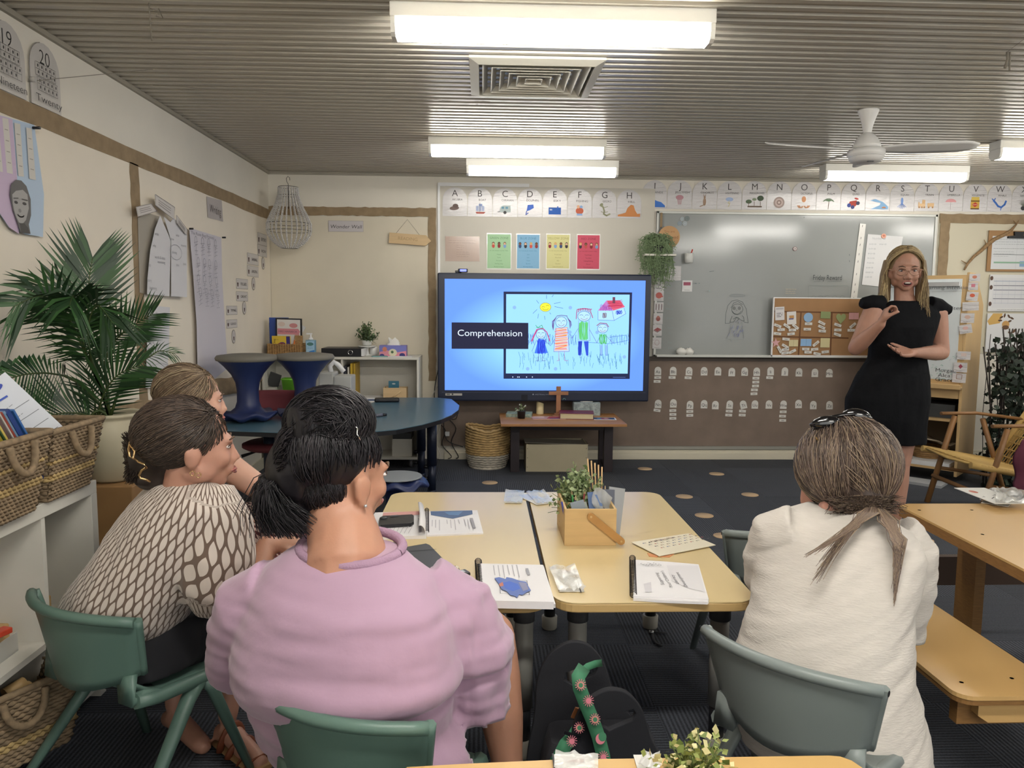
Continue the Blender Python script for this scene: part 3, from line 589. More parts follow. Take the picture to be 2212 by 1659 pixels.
# ================================================================ whiteboard
YW = YB-.03
wb0, wb1 = oy(1411, 771, YW), oy(2027, 461, YW)
bx0, bx1, bz0, bz1 = wb0.x, wb1.x, .953, wb1.z-.01
t = thing('whiteboard', 'long glossy whiteboard with an aluminium frame and pen ledge', 'whiteboard', ((bx0+bx1)/2, YB, bz0))
wbm = M('whiteboard_enamel', '989b99', .13, var=.03, vscale=2.5, bump=.012, bscale=1.6); hx = (bx1-bx0)/2; BH = bz1-bz0
MB().box2((-hx, -.02, 0), (hx, -.003, BH)).build('writing_surface', wbm, t)
alu = M('alu', 'aaa89e', .4, .4); frm = M('wb_frame', 'c9cac4', .4, .2)
for nm, a, b in (('frame_rail', (-hx, -.03, BH-.022), (hx, -.001, BH)), ('frame_rail', (-hx, -.03, 0), (hx, -.001, .02)), ('frame_stile', (-hx, -.03, 0), (-hx+.022, -.001, BH)), ('frame_stile', (hx-.022, -.03, 0), (hx, -.001, BH))): MB().box2(a, b).build(nm, frm, t, bevel=.003)
MB().box2((-hx+.02, -.085, .0), (hx-.02, -.03, .012)).box2((-hx+.02, -.088, .0), (hx-.02, -.083, .022)).build('pen_ledge', frm, t, bevel=.003)
f = Flat((bx0, YB-.0202, bz0), (1, 0, 0), (0, 0, 1)); q = f.crop(1380, 450, 4.424); w1 = lambda pts, c='4c5658', w_=.003: f.line([q(*p) for p in pts], w_, c)
# drawing of a veiled figure with a halo
a = q(940, 835); f.arc(a[0], a[1], .072, .012, .003, '7a8284'); f.arc(a[0], a[1], .055, .005, .002, '8a9092')
w1([(825, 1100), (830, 1010), (850, 930), (890, 885), (940, 876), (990, 895), (1025, 960), (1045, 1095)]); w1([(825, 1100), (870, 1098)]); w1([(1045, 1095), (1005, 1088)])
a = q(940, 965); f.arc(a[0], a[1], .052, .05, .003, '4c5658'); w1([(880, 950), (905, 905), (945, 890), (990, 920)]); 
for sx in (910, 960): a = q(sx, 955); f.arc(a[0], a[1], .010, .013, .003, '3f484a'); f.ell(a[0], a[1], .003, .004, '3f484a')
w1([(893, 985), (910, 1005), (940, 1012), (965, 1000), (978, 982)], '3f484a'); w1([(930, 972), (938, 975)])
w1([(890, 1030), (868, 1090), (905, 1085), (930, 1045), (945, 1040), (970, 1065), (1005, 1080), (1000, 1040), (985, 1025)]); w1([(900, 1060), (930, 1040), (955, 1060), (925, 1085)])
w1([(880, 1095), (870, 1180), (830, 1250)], '8a9294'); w1([(985, 1090), (990, 1160), (1005, 1245)], '8a9294'); w1([(805, 1250), (1005, 1247)], '9aa0a2'); w1([(880, 1255), (880, 1275), (890, 1275)], '8a9294'); w1([(920, 1268), (935, 1272)], '8a9294')
r = random.Random(3)
for i in range(26): x, y = r.uniform(850, 985), r.uniform(1140, 1235); w1([(x, y), (x+12, y-26)], '8a90b4', .003)
for i in range(12): x, y = r.uniform(895, 960), r.uniform(1085, 1110); w1([(x, y), (x+14, y-24)], '9a9ea8', .002)
a = q(1795, 660); f.text('Friday Reward', a[0], a[1], .048, '2c3234', w_=q(1932, 0)[0]-q(1657, 0)[0], thin=-.02)
w1([(1662, 702), (1728, 697)], '5a6264', .002); w1([(1795, 700), (1930, 697)], '5a6264', .002)
w1([(1610, 860), (1612, 745), (1622, 738), (1985, 742), (1992, 752), (1990, 860)], '7c8684', .003)
for x in (1662, 1728, 1792, 1862, 1935): a = q(x, 845); f.arc(a[0], a[1]-.005, .019, .016, .0025, '7c8684', 0, 3.14)
f.words(*q(1395, 775), .1, 3, .018, .005, 'd0b896', .2); w1([(668, 606), (710, 600)], '5a6264', .004); a = q(668, 790); f.ell(a[0], a[1], .009, .007, '8f9c9e')
w1([(530, 716), (545, 720)], '5f7276', .005); w1([(568, 716), (574, 717)], '5f7276', .005)
for y, tx in ((740, 'River'), (810, 'Chloe'), (855, 'Aby'), (910, 'Zara'), (960, 'Maddy'), (1048, 'Ethan'), (1140, 'April'), (1190, 'Jo'), (1280, 'Fyn'), (1330, 'Jess')):
    a = q(290, y); f.text(tx, a[0], a[1], .018, '8e9c9e', thin=-.02)
for (x, y) in ((1998, 440), (1998, 500)): w1([(x, y), (x+4, y+14)], '5a6264', .004)
for (x, y) in ((1568, 90), ): a = q(x, y); f.ell(a[0], a[1], .006, .006, '707676')
f.build('marker_drawings', parent=t)
# ruler strip
f = Flat((0, YB-.024, 0), (1, 0, 0), (0, 0, 1)); q = f.crop(1380, 450, 4.424)
f.mat(M('laminated_flat')); f.mb.add([f.P(*q(*p), .001) for p in ((2112, 145), (2170, 150), (2085, 860), (2022, 858))], [(3, 2, 1, 0)]); f.lay = 4
f.line([q(2112, 145), q(2022, 858)], .0025, '6c7470')
for k, y in enumerate((160, 275, 340, 430, 500, 620, 720, 790, 850)): f.line([q(2138-(y-160)*.125, y), q(2134-(y-160)*.125, y+18)], .004, '4c5250')
f.build('measuring_strip', 'tall slanting paper measuring strip on the whiteboard', 'measuring strip')
# magnets
for k, (x, y, rr, c) in enumerate(((390, 145, 22, '8e9aa2'), (413, 103, 20, 'a4adb0'), (460, 98, 24, '6c7674'), (438, 145, 22, 'a9b2b6'))):
    a = oy(1380+x/4.424, 450+y/4.424, YB-.021); R_ = rr/4.424/240
    f = Flat((a.x, YB-.0225, a.z), (1, 0, 0), (0, 0, 1)); f.mat(M('magnet_'+c, c, .3)); f.mb.prism([(R_*math.cos(b), R_*math.sin(b)) for b in np.linspace(0, 6.283, 19)[:-1]], 0, .005, lambda X, Y, Z: f.P(X, Y, Z)); f.lay = 18
    f.arc(0, 0, R_*.6, R_*.6, .002, '7c8890'); f.build('magnet', ('lower left', 'upper middle', 'upper right, darkest', 'lower right')[k]+' round grey magnet in the top left cluster on the whiteboard', 'magnet', 'round magnets on the whiteboard')
a = oy(1380+1490/4.424, 450+387/4.424, YB-.021); f = Flat((a.x, YB-.0225, a.z), (1, 0, 0), (0, 0, 1)); f.mat(M('magnet_ring', '8a6e6e', .4)); f.mb.prism([(.02*math.cos(b), .02*math.sin(b)) for b in np.linspace(0, 6.283, 19)[:-1]], 0, .005, lambda X, Y, Z: f.P(X, Y, Z)); f.lay = 18
f.ell(0, 0, .014, .014, 'c8c4c0'); f.ell(0, 0, .006, .006, '8a6e6e'); f.build('magnet', 'lone brown ringed magnet in the middle of the whiteboard', 'magnet')
# sums sheet with round magnet
f = Flat((0, YB-.026, 0), (1, 0, 0), (0, -.0, 1)); q = f.crop(1780, 370, 5.12)
f.mat(M('paper_white', 'dcdcdc', .7)); f.mb.add([f.P(*q(*p), .0) for p in ((485, 695), (875, 722), (760, 1290), (418, 1255))], [(3, 2, 1, 0)]); f.lay = 3
a = q(610, 742); f.text('Number of', a[0], a[1], .02, 'b0b4b6', thin=-.02)
for k, tx in enumerate(('5+5=10     4+6=10', '3+7=10', '8+2=10', '9+1=10', '7+3=10', '6+4=10', '10+0=10', '2+8=10')): a = q(500-k*7, 805+k*52); f.text(tx, a[0], a[1], .015, '9ea4aa', thin=-.02, al='l')
o = f.build('sums_sheet', 'large white sheet of number sums held on the whiteboard by a magnet', 'paper')
a = q(657, 716); f2 = Flat((f.o.x+a[0], YB-.027, f.o.z+a[1]), (1, 0, 0), (0, 0, 1)); f2.mat(M('magnet_pink', 'd59a80', .35)); f2.mb.prism([(.022*math.cos(b), .022*math.sin(b)) for b in np.linspace(0, 6.283, 19)[:-1]], 0, .006, lambda X, Y, Z: f2.P(X, Y, Z)); f2.lay = 21; f2.ell(0, .002, .012, .009, 'b8705c'); f2.build('magnet', 'peach round magnet holding the sums sheet', 'magnet')
# job cards down the left of the whiteboard
jobs = [(145, 698, 240, 885, 'ead helper', 'c06a62', 'cap'), (145, 898, 235, 990, '', '5a3a3c', 'fork'), (138, 1003, 228, 1108, '', 'a0605c', 'ted'), (132, 1113, 220, 1218, '', 'a0585a', 'book'), (128, 1235, 215, 1342, '', 'b09a9a', 'face')]
for k, (a, b, c_, d, tx, col, kind_) in enumerate(jobs):
    p0 = oy(1380+a/4.424, 450+d/4.424, YB-.03); p1 = oy(1380+c_/4.424, 450+b/4.424, YB-.03); f = Flat((p0.x, YB-.034, p0.z), (1, 0, 0), (0, -.03, 1)); W_, H_ = p1.x-p0.x, p1.z-p0.z
    f.paper(W_, H_, lam, .001); cx = W_/2
    if kind_ == 'cap': f.text('lead', cx, H_-.03, .015, '222222', thin=0); f.text('helper', cx, H_-.06, .015, '222222'); f.ell(cx, .05, .03, .028, col); f.line([(cx, .045), (W_-.01, .04)], .012, col)
    elif kind_ == 'fork': [f.line([(cx+q_, .02), (cx+q_, H_*.8)], .006, col) or f.ell(cx+q_, H_*.75, .008, .014, col) for q_ in (-.025, 0, .025)]
    elif kind_ == 'ted': f.ell(cx, H_*.5, .02, .022, col); f.ell(cx, H_*.65, .013, .012, 'b87a6c')
    elif kind_ == 'book': f.poly([(cx-.032, H_*.55), (cx, H_*.75), (cx+.034, H_*.6), (cx, H_*.38)], col); f.line([(cx-.032, H_*.5), (cx, H_*.33), (cx+.034, H_*.55)], .005, '6a3a3c')
    else: f.arc(cx, H_*.55, .02, .024, .004, col)
    f.words(cx-.02, .008, .04, 1, .01, .005, '8a8a8a', .1)
    f.build('job_card', ('lead helper card with a red cap picture', 'job card with three dark cutlery pictures', 'job card with a pink round picture', 'job card with a red book picture', 'job card with a faint pink outline, lowest')[k]+' on the left of the whiteboard', 'card', 'job cards on the whiteboard')
p0 = oy(1380+413/4.424, 450+795/4.424, YB-.03); f = Flat((p0.x, YB-.026, p0.z), (1, 0, 0), (0, 0, 1)); f.paper(.092, .1, M('paper_white')); f.rect(.012, .055, .065, .03, 'a4586c'); f.rect(.02, .012, .05, .003, '8a8a8a')
f.build('picture_card', 'small white card with a crimson picture alone on the whiteboard', 'card')
p0 = oy(1380+300/4.424, 450+690/4.424, YB-.03); f = Flat((p0.x-.06, YB-.03, p0.z), (1, 0, 0), (0, -.05, 1)); f.paper(.155, .13, lam, .001); f.words(.02, .08, .1, 2, .03, .006, '8a9a9a'); f.build('laminated_sheet', 'crinkled clear laminated sheet hanging behind the trailing plant', 'card')
# crumpled tissues on the ledge
for k, (px, sx) in enumerate(((1472, .05), (1488, .045))):
    a = oy(px, 768, YB-.06); m = MB(); g = []
    for i in range(9): g.append([(sx*(.35+.65*math.sin(math.pi*i/8))*math.cos(2*math.pi*j/10)*(1+.35*noise.noise(Vector((i*.9, j*.8, k*5)))), .022*math.sin(2*math.pi*j/10)*(.5+math.sin(math.pi*i/8)), .07*i/8*(1+.3*noise.noise(Vector((i, j*1.3, 3+k))))) for j in range(10)])
    m.rings(g, True); m.T = Matrix(); o = m.build('tissue', M('tissue', 'e4e2dc', .8), label=('left', 'right')[k]+' crumpled white tissue on the whiteboard ledge', cat='tissue', group='tissues on the whiteboard ledge'); o.location = (a.x, YB-.062, bz0+.012)

# ================================================================ shelf with trailing plant and round sign
p = oy(1393, 549, YB-.07)
t = thing('hanging_shelf', 'small white shelf hung by a black cord at the left of the whiteboard', 'shelf', (p.x+.11, YB-.1, p.z-.02))
MB().box2((-.13, -.07, 0), (.15, .065, .018)).build('board', M('white_trim'), t, bevel=.003)
top = oy(1428, 490, YB-.04)-Vector((p.x+.11, YB-.1, p.z-.02))
cordm = M('black_cord', '1c1c20', .7)
MB().tube([(-.115, .0, .015), top, (.135, 0, .015)], .003, 5).build('cord', cordm, t)
MB().box((top.x, top.y, top.z+.06), (.02, .004, .13)).build('strap', M('hessian'), t)
a = oy(1445, 512, YB-.05)
f = Flat((a.x, YB-.05, a.z), (1, 0, .0), (0, .0, 1)); f.mat(M('round_wood', 'c49a6c', .6, var=.08)); f.mb.prism([(.098*math.cos(b), .098*math.sin(b)) for b in np.linspace(0, 6.283, 33)[:-1]], 0, .006, lambda X, Y, Z: f.P(X, Y, Z)); f.lay = 21
f.text('You are', .0, .05, .022, '9a6a42', shear=.1, thin=-.01); f.text('loved', .04, .0, .028, '8a5a36', shear=.1, thin=-.01)
f.build('round_wooden_sign', 'round wooden plaque with handwritten words behind the trailing plant', 'sign')
leafg = M('trail_leaf', '7b9068', .7, var=.25, vscale=40)
t = thing('trailing_plant', 'trailing grey-green artificial plant spilling from the hanging shelf', 'plant', (p.x+.10, YB-.12, p.z))
MB().lathe([(.04, 0), (.052, .02), (.055, .07), (.05, .07), (.045, .02)], 18).build('pot', M('dark_pot', '33332f', .6), t)
m = MB(); r = random.Random(11)
for i in range(170):
    a = r.uniform(0, 6.283); q_ = r.uniform(.01, .06); x, y = q_*math.cos(a), q_*math.sin(a)*.7; h = r.uniform(.05, .15); L_ = r.uniform(.05, .42)*(1 if x > -.02 else .9); pts = []
    ox_, oy_ = math.cos(a)*r.uniform(.03, .12), -abs(math.sin(a))*r.uniform(.0, .04)
    for s_ in np.linspace(0, 1, 9): pts.append((x+ox_*min(1, s_*2.2)+.012*math.sin(9*s_+i), y+oy_*min(1, s_*2), .05+h*math.sin(min(1, s_*2.2)*2.2)-L_*max(0, s_-.2)*1.25))
    m.tube(pts, [.0035]*8+[.001], 3)
    for s_ in range(1, 9):
        P_ = Vector(pts[s_])
        for sd in (-1, 1): d = Vector((sd*.012, r.uniform(-.006, .006), r.uniform(-.012, .006))); m.add([P_, P_+d+Vector((0, 0, .004)), P_+d*1.6, P_+d-Vector((0, 0, .004))], [(0, 1, 2, 3)])
m.build('foliage', leafg, t, kind='stuff', fix=False)
a = oy(1487, 568, YB-.06); t = thing('pen_cup', 'white cup holding a red marker at the end of the hanging shelf', 'cup', (a.x, YB-.075, a.z))
MB().lathe([(.03, 0), (.036, .002), (.04, .085), (.037, .085), (.033, .01)], 18).build('cup', M('white_ceramic', 'd8d8d4', .35), t)
MB().cyl((0, 0, .02), (.03, 0, .12), .006, n=8).build('marker', M('red_plastic', 'b83a30', .4), t)

# ================================================================ hessian board under the whiteboard
MB().box2((-.38, YB-.028, .127), (3.95, YB-.0105, .945)).build('pinboard', M('pinboard_felt', '86766a', .95, var=.14, vscale=5, bump=.4, bscale=350), label='wide brown felt pinboard below the whiteboard', cat='pinboard')
MB().box2((1.50, YB-.035, .915), (3.95, YB-.002, .953)).build('trim_4', M('board_rail', '4a4038', .6), kind='structure')
def smallcard(px, py, w_, h, name, label, cat, group, txt=None, rot=0, col=None, arch=False, y=YB-.030, th=.0015):
    a = oy(px, py, y); cr, sr = math.cos(rot), math.sin(rot); col = col or M('card_white', 'd6d4ce', .6)
    f = Flat((a.x-w_/2*cr+h/2*sr, y, a.z-h/2*cr-w_/2*sr), (cr, 0, sr), (-sr, 0, cr)); f.paper(w_, h, col, th, arch=arch)
    if txt: f.text(txt, w_/2, h*(.42 if arch else .5), h*.36, '2f2d2c', thin=-.005)
    elif name == 'word_slip': f.words(w_*.28, h*.38, w_*.45, 1, .01, h*.3, '5a5856', .1, seed=int(px))
    return f.build(name, label, cat, group)
row1 = [('Aa', 190, 145, 2), ('Bb', 342, 145, 1), ('Cc', 500, 147, 1), ('Dd', 650, 147, 0), ('Ee', 788, 147, 0), ('Ff', 926, 155, 0), ('Gg', 1054, 150, 0), ('Hh', 1174, 152, 5), ('Ii', 1312, 146, 1), ('Jj', 1454, 150, 0), ('Kk', 1595, 157, 0), ('Ll', 1753, 163, 0), ('Mm', 1897, 165, 0)]
row2 = [('Nn', 192, 472, 1), ('Oo', 344, 467, 3), ('Pp', 510, 483, 2), ('Qq', 650, 475, 0), ('Rr', 762, 484, 0), ('Ss', 905, 480, 2), ('Tt', 1040, 480, 2), ('Uu', 1156, 478, 0), ('Vv', 1296, 478, 0), ('Ww', 1440, 480, 3), ('Xx', 1590, 473, 0), ('Yy', 1737, 484, 0), ('Zz', 1898, 485, 0)]
OR = {0: ['only'], 1: ['only'], 2: ['upper', 'lower'], 3: ['top', 'middle', 'bottom'], 5: ['topmost', 'second highest', 'middle', 'second lowest', 'lowest']}
for row in (row1, row2):
    for tx, x, y, n in row:
        px, py = 1380+x/4.608, 770+y/4.608
        smallcard(px, py, .061, .078, 'letter_card', 'small arched letter card %s on the brown pinboard' % tx, 'card', 'small letter cards on the pinboard', tx, {'Tt': .25, 'Xx': .04, 'Ss': -.06}.get(tx, rnd.uniform(-.03, .03)), arch=True)
        for k in range(n):
            smallcard(px+rnd.uniform(-1, 1)-(1.2*k if tx == 'Hh' else .4)-1, py+14+8.4*k*(1.1 if tx == 'Ww' else 1)+(1.5 if n == 3 else 0), .063, .024, 'word_slip', '%s white word slip under the %s letter card' % (OR[n][k], tx), 'word slip', 'word slips on the pinboard', rot=rnd.uniform(-.05, .05)-(.13 if tx == 'Nn' else 0))

# ================================================================ cork board standing on the ledge
yc = YB-.085
c0, c1 = oy(1666, 770, yc), oy(1862, 645, yc); CW = c1.x-c0.x+.12
t = thing('cork_board', 'tan display board with a white edge standing on the whiteboard ledge', 'display board', (c0.x, yc, bz0+.012)); CHh = c1.z-bz0-.012
MB().box2((.008, 0, .008), (CW, .012, CHh)).build('panel', M('cork', 'a27c56', .85, var=.05, vscale=12, bump=.1, bscale=200), t)
MB().box2((-.004, -.004, 0), (.008, .014, CHh+.004)).build('left_edge', M('white_plastic'), t); MB().box2((-.004, -.004, -.002), (CW, .014, .012)).build('bottom_edge', M('white_plastic'), t); MB().box2((0, -.002, CHh-.003), (CW, .014, CHh+.006)).build('top_edge', M('white_plastic'), t)
f = Flat((c0.x, yc-.001, bz0+.012), (1, 0, 0), (0, 0, 1)); q = f.crop(1380, 450, 4.424)
dk = M('ribbon', '6a4426', .7)
for a, b in (((1285, 985), (2090, 1000)), ((1280, 1226), (2000, 1240)), ((1550, 988), (1525, 1410)), ((1845, 995), (1830, 1410))): f.line([q(*a), q(*b)], .012, dk)
f.build('ribbon', parent=t)
def pinned(x, y, w_, h, name, label, cat, col, rot=0, shape='r', grp='shapes pinned to the tan display board', dec=None):
    a = oy(1380+x/4.424, 450+y/4.424, yc-.006); cr, sr = math.cos(rot), math.sin(rot); f = Flat((a.x, yc-.006, a.z), (cr, 0, sr), (-sr, 0, cr)); col = M('felt_'+col, col, .6); f.mat(col)
    if shape == 'r': P = [(-w_/2, -h/2), (w_/2, -h/2), (w_/2, h/2), (-w_/2, h/2)]
    elif shape == 'c': P = [(w_/2*math.cos(b), w_/2*math.sin(b)) for b in np.linspace(0, 6.283, 25)[:-1]]
    elif shape == 'h': P = [(w_/2*1.0*math.sin(b)**3, h*.55*(.8125*math.cos(b)-.3125*math.cos(2*b)-.125*math.cos(3*b)-.0625*math.cos(4*b))) for b in -np.linspace(0, 6.283, 29)[:-1]]
    elif shape == 's': P = [((w_/2 if k % 2 == 0 else w_/5)*math.sin(-k*math.pi/5), (w_/2 if k % 2 == 0 else w_/5)*math.cos(k*math.pi/5)) for k in range(10)]
    f.mb.prism(P, -.002, .0, lambda X, Y, Z: f.P(X, Y, Z)); f.lay = 2
    if dec: dec(f, w_, h)
    return f.build(name, label, cat, grp)
pinned(1347, 1005, .085, .12, 'game_packet', 'white packet with black lettering, top left of the tan display board', 'packet', 'd9d6d6', .06, dec=lambda f, w, h: (f.words(-w*.35, .0, w*.7, 3, .015, .008, '3a3a3e'), f.rect(-w*.4, h*.3, w*.8, h*.12, 'b9b4b8')))
pinned(1460, 1048, .085, .115, 'book_card', 'white card with an orange and blue picture on the tan display board', 'card', 'd9d6d2', .07, dec=lambda f, w, h: (f.rect(-w*.25, -h*.05, w*.5, h*.25, 'c49458'), f.rect(-w*.3, -h*.12, w*.5, h*.1, '6a6a9c')))
pinned(1620, 1043, .085, .085, 'felt_shape', 'pale blue circle pinned to the tan display board', 'felt shape', '8fb4d8', shape='c')
pinned(1785, 1020, .09, .062, 'felt_shape', 'sage green rectangle pinned to the tan display board', 'felt shape', '8c9a68', -.03)
pinned(1932, 1050, .09, .10, 'felt_shape', 'sage green heart pinned to the tan display board', 'felt shape', '94a06c', shape='h')
pinned(2055, 1030, .09, .06, 'felt_shape', 'pink folded rectangle beside the presenter on the tan display board', 'felt shape', 'd6a4a4', dec=lambda f, w, h: f.line([(0, -h/2), (0, h/2)], .002, 'b88888'))
pinned(1310, 1285, .09, .1, 'felt_shape', 'pink star pinned at the lower left of the tan display board', 'felt shape', 'd7a6a8', .1, 's')
pinned(1478, 1288, .085, .06, 'felt_shape', 'cream folded rectangle, lower left box of the tan display board', 'felt shape', 'd3c79c', dec=lambda f, w, h: f.line([(0, -h/2), (0, h/2)], .002, 'aaa07c'))
pinned(1598, 1282, .1, .065, 'felt_shape', 'glossy blue rectangle, lower middle box of the tan display board', 'felt shape', '8fb8e0', dec=lambda f, w, h: f.line([(0, -h/2), (0, h/2)], .002, '6a8cb0'))
pinned(1780, 1285, .085, .085, 'felt_shape', 'cream square, lower middle box of the tan display board', 'felt shape', 'd6cc9c')
sl = [(1327, 1122, -.35, 'far left, highest'), (1415, 1125, -.55, 'under the orange picture card'), (1497, 1130, -.65, 'touching the first upright ribbon'), (1360, 1160, .08, 'left of centre in the top left box'), (1468, 1163, .05, 'right of centre in the top left box'), (1325, 1198, -.1, 'bottom left of the top left box'), (1455, 1200, .12, 'bottom right of the top left box'),
      (1622, 1103, 0, 'just under the blue circle'), (1610, 1155, 0, 'lower one under the blue circle'), (1748, 1095, -.45, 'top of the three under the green rectangle'), (1747, 1135, -.4, 'middle of the three under the green rectangle'), (1753, 1173, -.05, 'lowest of the three under the green rectangle'),
      (1902, 1115, -.3, 'top of the three under the green heart'), (1902, 1162, 0, 'middle of the three under the green heart'), (1898, 1207, -.3, 'lowest of the three under the green heart'),
      (1407, 1250, -.1, 'right of the pink star point'), (1345, 1350, -1.05, 'steeply tilted beside the pink star'), (1400, 1318, -.5, 'under the left cream shape, highest'), (1400, 1350, .1, 'under the left cream shape, middle'), (1397, 1382, .1, 'bottom left, flat'), (1468, 1368, .45, 'bottom left box, tilted up to the right'),
      (1693, 1293, .7, 'between the blue and cream shapes'), (1595, 1345, 0, 'just under the glossy blue shape'), (1617, 1375, 0, 'lower one under the glossy blue shape'), (1680, 1347, .1, 'bottom middle box, centre'), (1704, 1390, -.2, 'bottom middle box, lowest'), (1782, 1372, .12, 'under the cream square'), (2045, 1120, .7, 'beside the presenter elbow, tilted'), (2030, 1165, 0, 'beside the presenter elbow, flat')]
for x, y, ro, lb in sl:
    smallcard(1380+x/4.424, 450+y/4.424, .068, .024, 'word_slip', 'white word slip on the tan display board, '+lb, 'word slip', 'word slips on the tan display board', rot=ro, y=yc-.009)
# ================================================================ left wall posters
for n_, cx0, cx1, wd, ten, nm in ((19, 3.105, 3.335, 'Nineteen', 19, 'nineteen'), (20, 3.362, 3.592, 'Twenty', 20, 'twenty')):
    f = leftflat(cx0, 2.228, .006+.003*(n_-19)); W_ = cx1-cx0; f.paper(W_, .272, M('laminate_grey', 'c5c0ba', .35, coat=.4), .001, arch=True)
    f.line([(0.002, 0), (.002, .165)]+[(W_/2-W_/2*math.cos(a)*.98, .165+W_/2*math.sin(a)*.92) for a in np.linspace(0, 1.3, 7)], .003, '8a857f')
    f.text(str(n_), W_*.5, .212, .062, '2c2a29', thin=-.04)
    for g_ in range(2):
        y0 = .125-g_*.062
        for i in range(6): f.line([(.04+i*.030, y0), (.04+i*.030, y0+.054)], .0015, '3a3836')
        for i in range(3): f.line([(.04, y0+i*.027), (.19, y0+i*.027)], .0015, '3a3836')
        for i in range(10):
            if n_ == 19 and g_ == 1 and i == 9: continue
            f.ell(.055+(i % 5)*.030, y0+.0135+(1-i//5)*.027, .004, .007, '2c2a29', 8)
    f.text(wd, W_*.5, .032, .032, '2c2a29', thin=-.03, w_=W_*.86)
    f.build('number_card', 'arched number card %d with two ten frames and the word %s' % (n_, wd), 'card', 'number cards high on the left wall')
r0 = leftflat(3.36, 2.32, .012); MB().cyl(r0.P(0, 0), r0.P(0, 0, .02), .011, n=12).build('wall_hook', M('clear_plastic', 'b8b4ae', .2), label='clear round hook between the two number cards', cat='hook')
# purple and blue poster with strips and a portrait
f = leftflat(0, 0, .02); f.bend = lambda x, y: .0
pts = [f.q(*p) for p in ((-60, 232), (0, 249), (74, 270), (95, 420), (93, 512), (55, 506), (20, 492), (0, 462), (-60, 440))]
f.mat(K('b7c9dc')); f.mb.prism(list(reversed(pts)), -.001, 0, lambda X, Y, Z: f.P(X, Y, Z)); f.lay = 3
f.poly([f.q(*p) for p in ((-60, 234), (0, 250), (26, 258), (36, 380), (40, 505), (20, 492), (0, 462), (-60, 440))][::-1], 'c9b4cc')
for a, b, c_, d in (((4, 254), (17, 257), (27, 376), (14, 373)), ((29, 265), (42, 268), (50, 382), (38, 380)), ((54, 275), (66, 278), (75, 389), (61, 386)), ((-20, 250), (-8, 252), (3, 372), (-12, 368))):
    f.poly([f.q(*p) for p in (a, b, c_, d)][::-1], 'd2cec6')
    for k in range(4): t0 = .2+.2*k; u0 = Vector(f.q(*a)).lerp(Vector(f.q(*d)), t0); u1 = Vector(f.q(*b)).lerp(Vector(f.q(*c_)), t0+.01); f.line([tuple(u0.lerp(u1, .25)), tuple(u0.lerp(u1, .75))], .003, '9a948c')
def ep(x, y, a, b, c, rot=0): # ellipse from pixels
    X, Y = f.q(x, y); f.ell(X, Y, a, b, K(c), rot=rot)
f.poly([f.q(*p) for p in ((17, 420), (20, 398), (30, 388), (42, 390), (53, 402), (62, 430), (63, 465), (58, 485), (62, 505), (40, 503), (33, 480), (24, 455))][::-1], '6b6866')
f.poly([f.q(*p) for p in ((22, 420), (30, 412), (45, 410), (55, 420), (58, 450), (52, 475), (44, 484), (36, 480), (28, 462), (23, 440))][::-1], 'a8a5a2')
f.poly([f.q(*p) for p in ((38, 482), (48, 482), (56, 492), (60, 505), (42, 503))][::-1], '55524f')
ep(30, 437, .012, .006, '4a4745'); ep(48, 440, .014, .006, '4a4745'); ep(38, 455, .010, .008, '8c8986'); f.arc(*f.q(40, 462), .022, .012, .005, '55514e', 3.5, 5.9)
f.line([f.q(24, 428), f.q(34, 428)], .004, '5a5754'); f.line([f.q(42, 430), f.q(54, 433)], .004, '5a5754')
f.build('portrait_poster', 'purple and blue poster with paper strips and a black and white child portrait', 'poster')
a = leftflat(*(lambda q_: (q_[0], q_[1]))(leftflat(0, 0, .02).q(70, 276)), .022); MB().cyl(a.P(0, 0), a.P(0, 0, .03), .006, n=8).build('push_pin', M('black_plastic'), label='black push pin at the top corner of the purple and blue poster', cat='pin')
# paper sheets and charts
pw = M('chart_paper', 'd4d2d4', .75, bump=.15, bscale=9)
def chart(name, label, pts, off, marks=None, m=pw, cat='paper', curl=.0):
    f = leftflat(0, 0, off); P = [f.q(*p) for p in pts]; f.mat(m)
    f.mb.prism(list(reversed(P)), -.0015, 0, lambda X, Y, Z: f.P(X, Y, Z+curl*(0 if Y > 1.7 else 1))); f.lay = 3
    if marks: marks(f)
    return f.build(name, label, cat)
chart('backing_sheet', 'grey card sheet tucked behind the two pointed papers', [(298, 470), (325, 462), (345, 468), (330, 560), (318, 636), (302, 632)], .01, m=M('grey_card', 'a39c90', .8))
def mA(f):
    for k, (x, y, tx) in enumerate(((338, 505, 'write'), (333, 530, 'why'), (345, 556, 'words & ideas'), (348, 566, 'interesting'), (322, 572, 'lots'), (322, 605, 'story'), (330, 622, 'beginning'))): X, Y = f.q(x, y); f.text(tx, X, Y, .018, '8f8e94', thin=-.02)
chart('writing_sheet', 'curved white sheet of handwriting, left of the two pointed papers on the left wall', [(346, 466), (352, 480), (369, 518), (366, 640), (318, 636), (319, 600), (325, 540), (335, 495)], .035, mA)
def mB(f):
    for x, y, tx in ((383, 508, 'write'), (372, 516, 'draw'), (396, 530, 'sequence'), (376, 545, 'planning'), (398, 570, 'labels'), (383, 572, 'ideas')): X, Y = f.q(x, y); f.text(tx, X, Y, .016, '8f8e94', thin=-.02)
    f.arc(*f.q(379, 545), .09, .045, .003, '9a99a0')
chart('writing_sheet', 'white pointed sheet with a cloud of writing, right of the pair on the left wall', [(354, 468), (368, 480), (376, 470), (392, 492), (404, 505), (404, 642), (370, 640), (370, 520)], .04, mB)
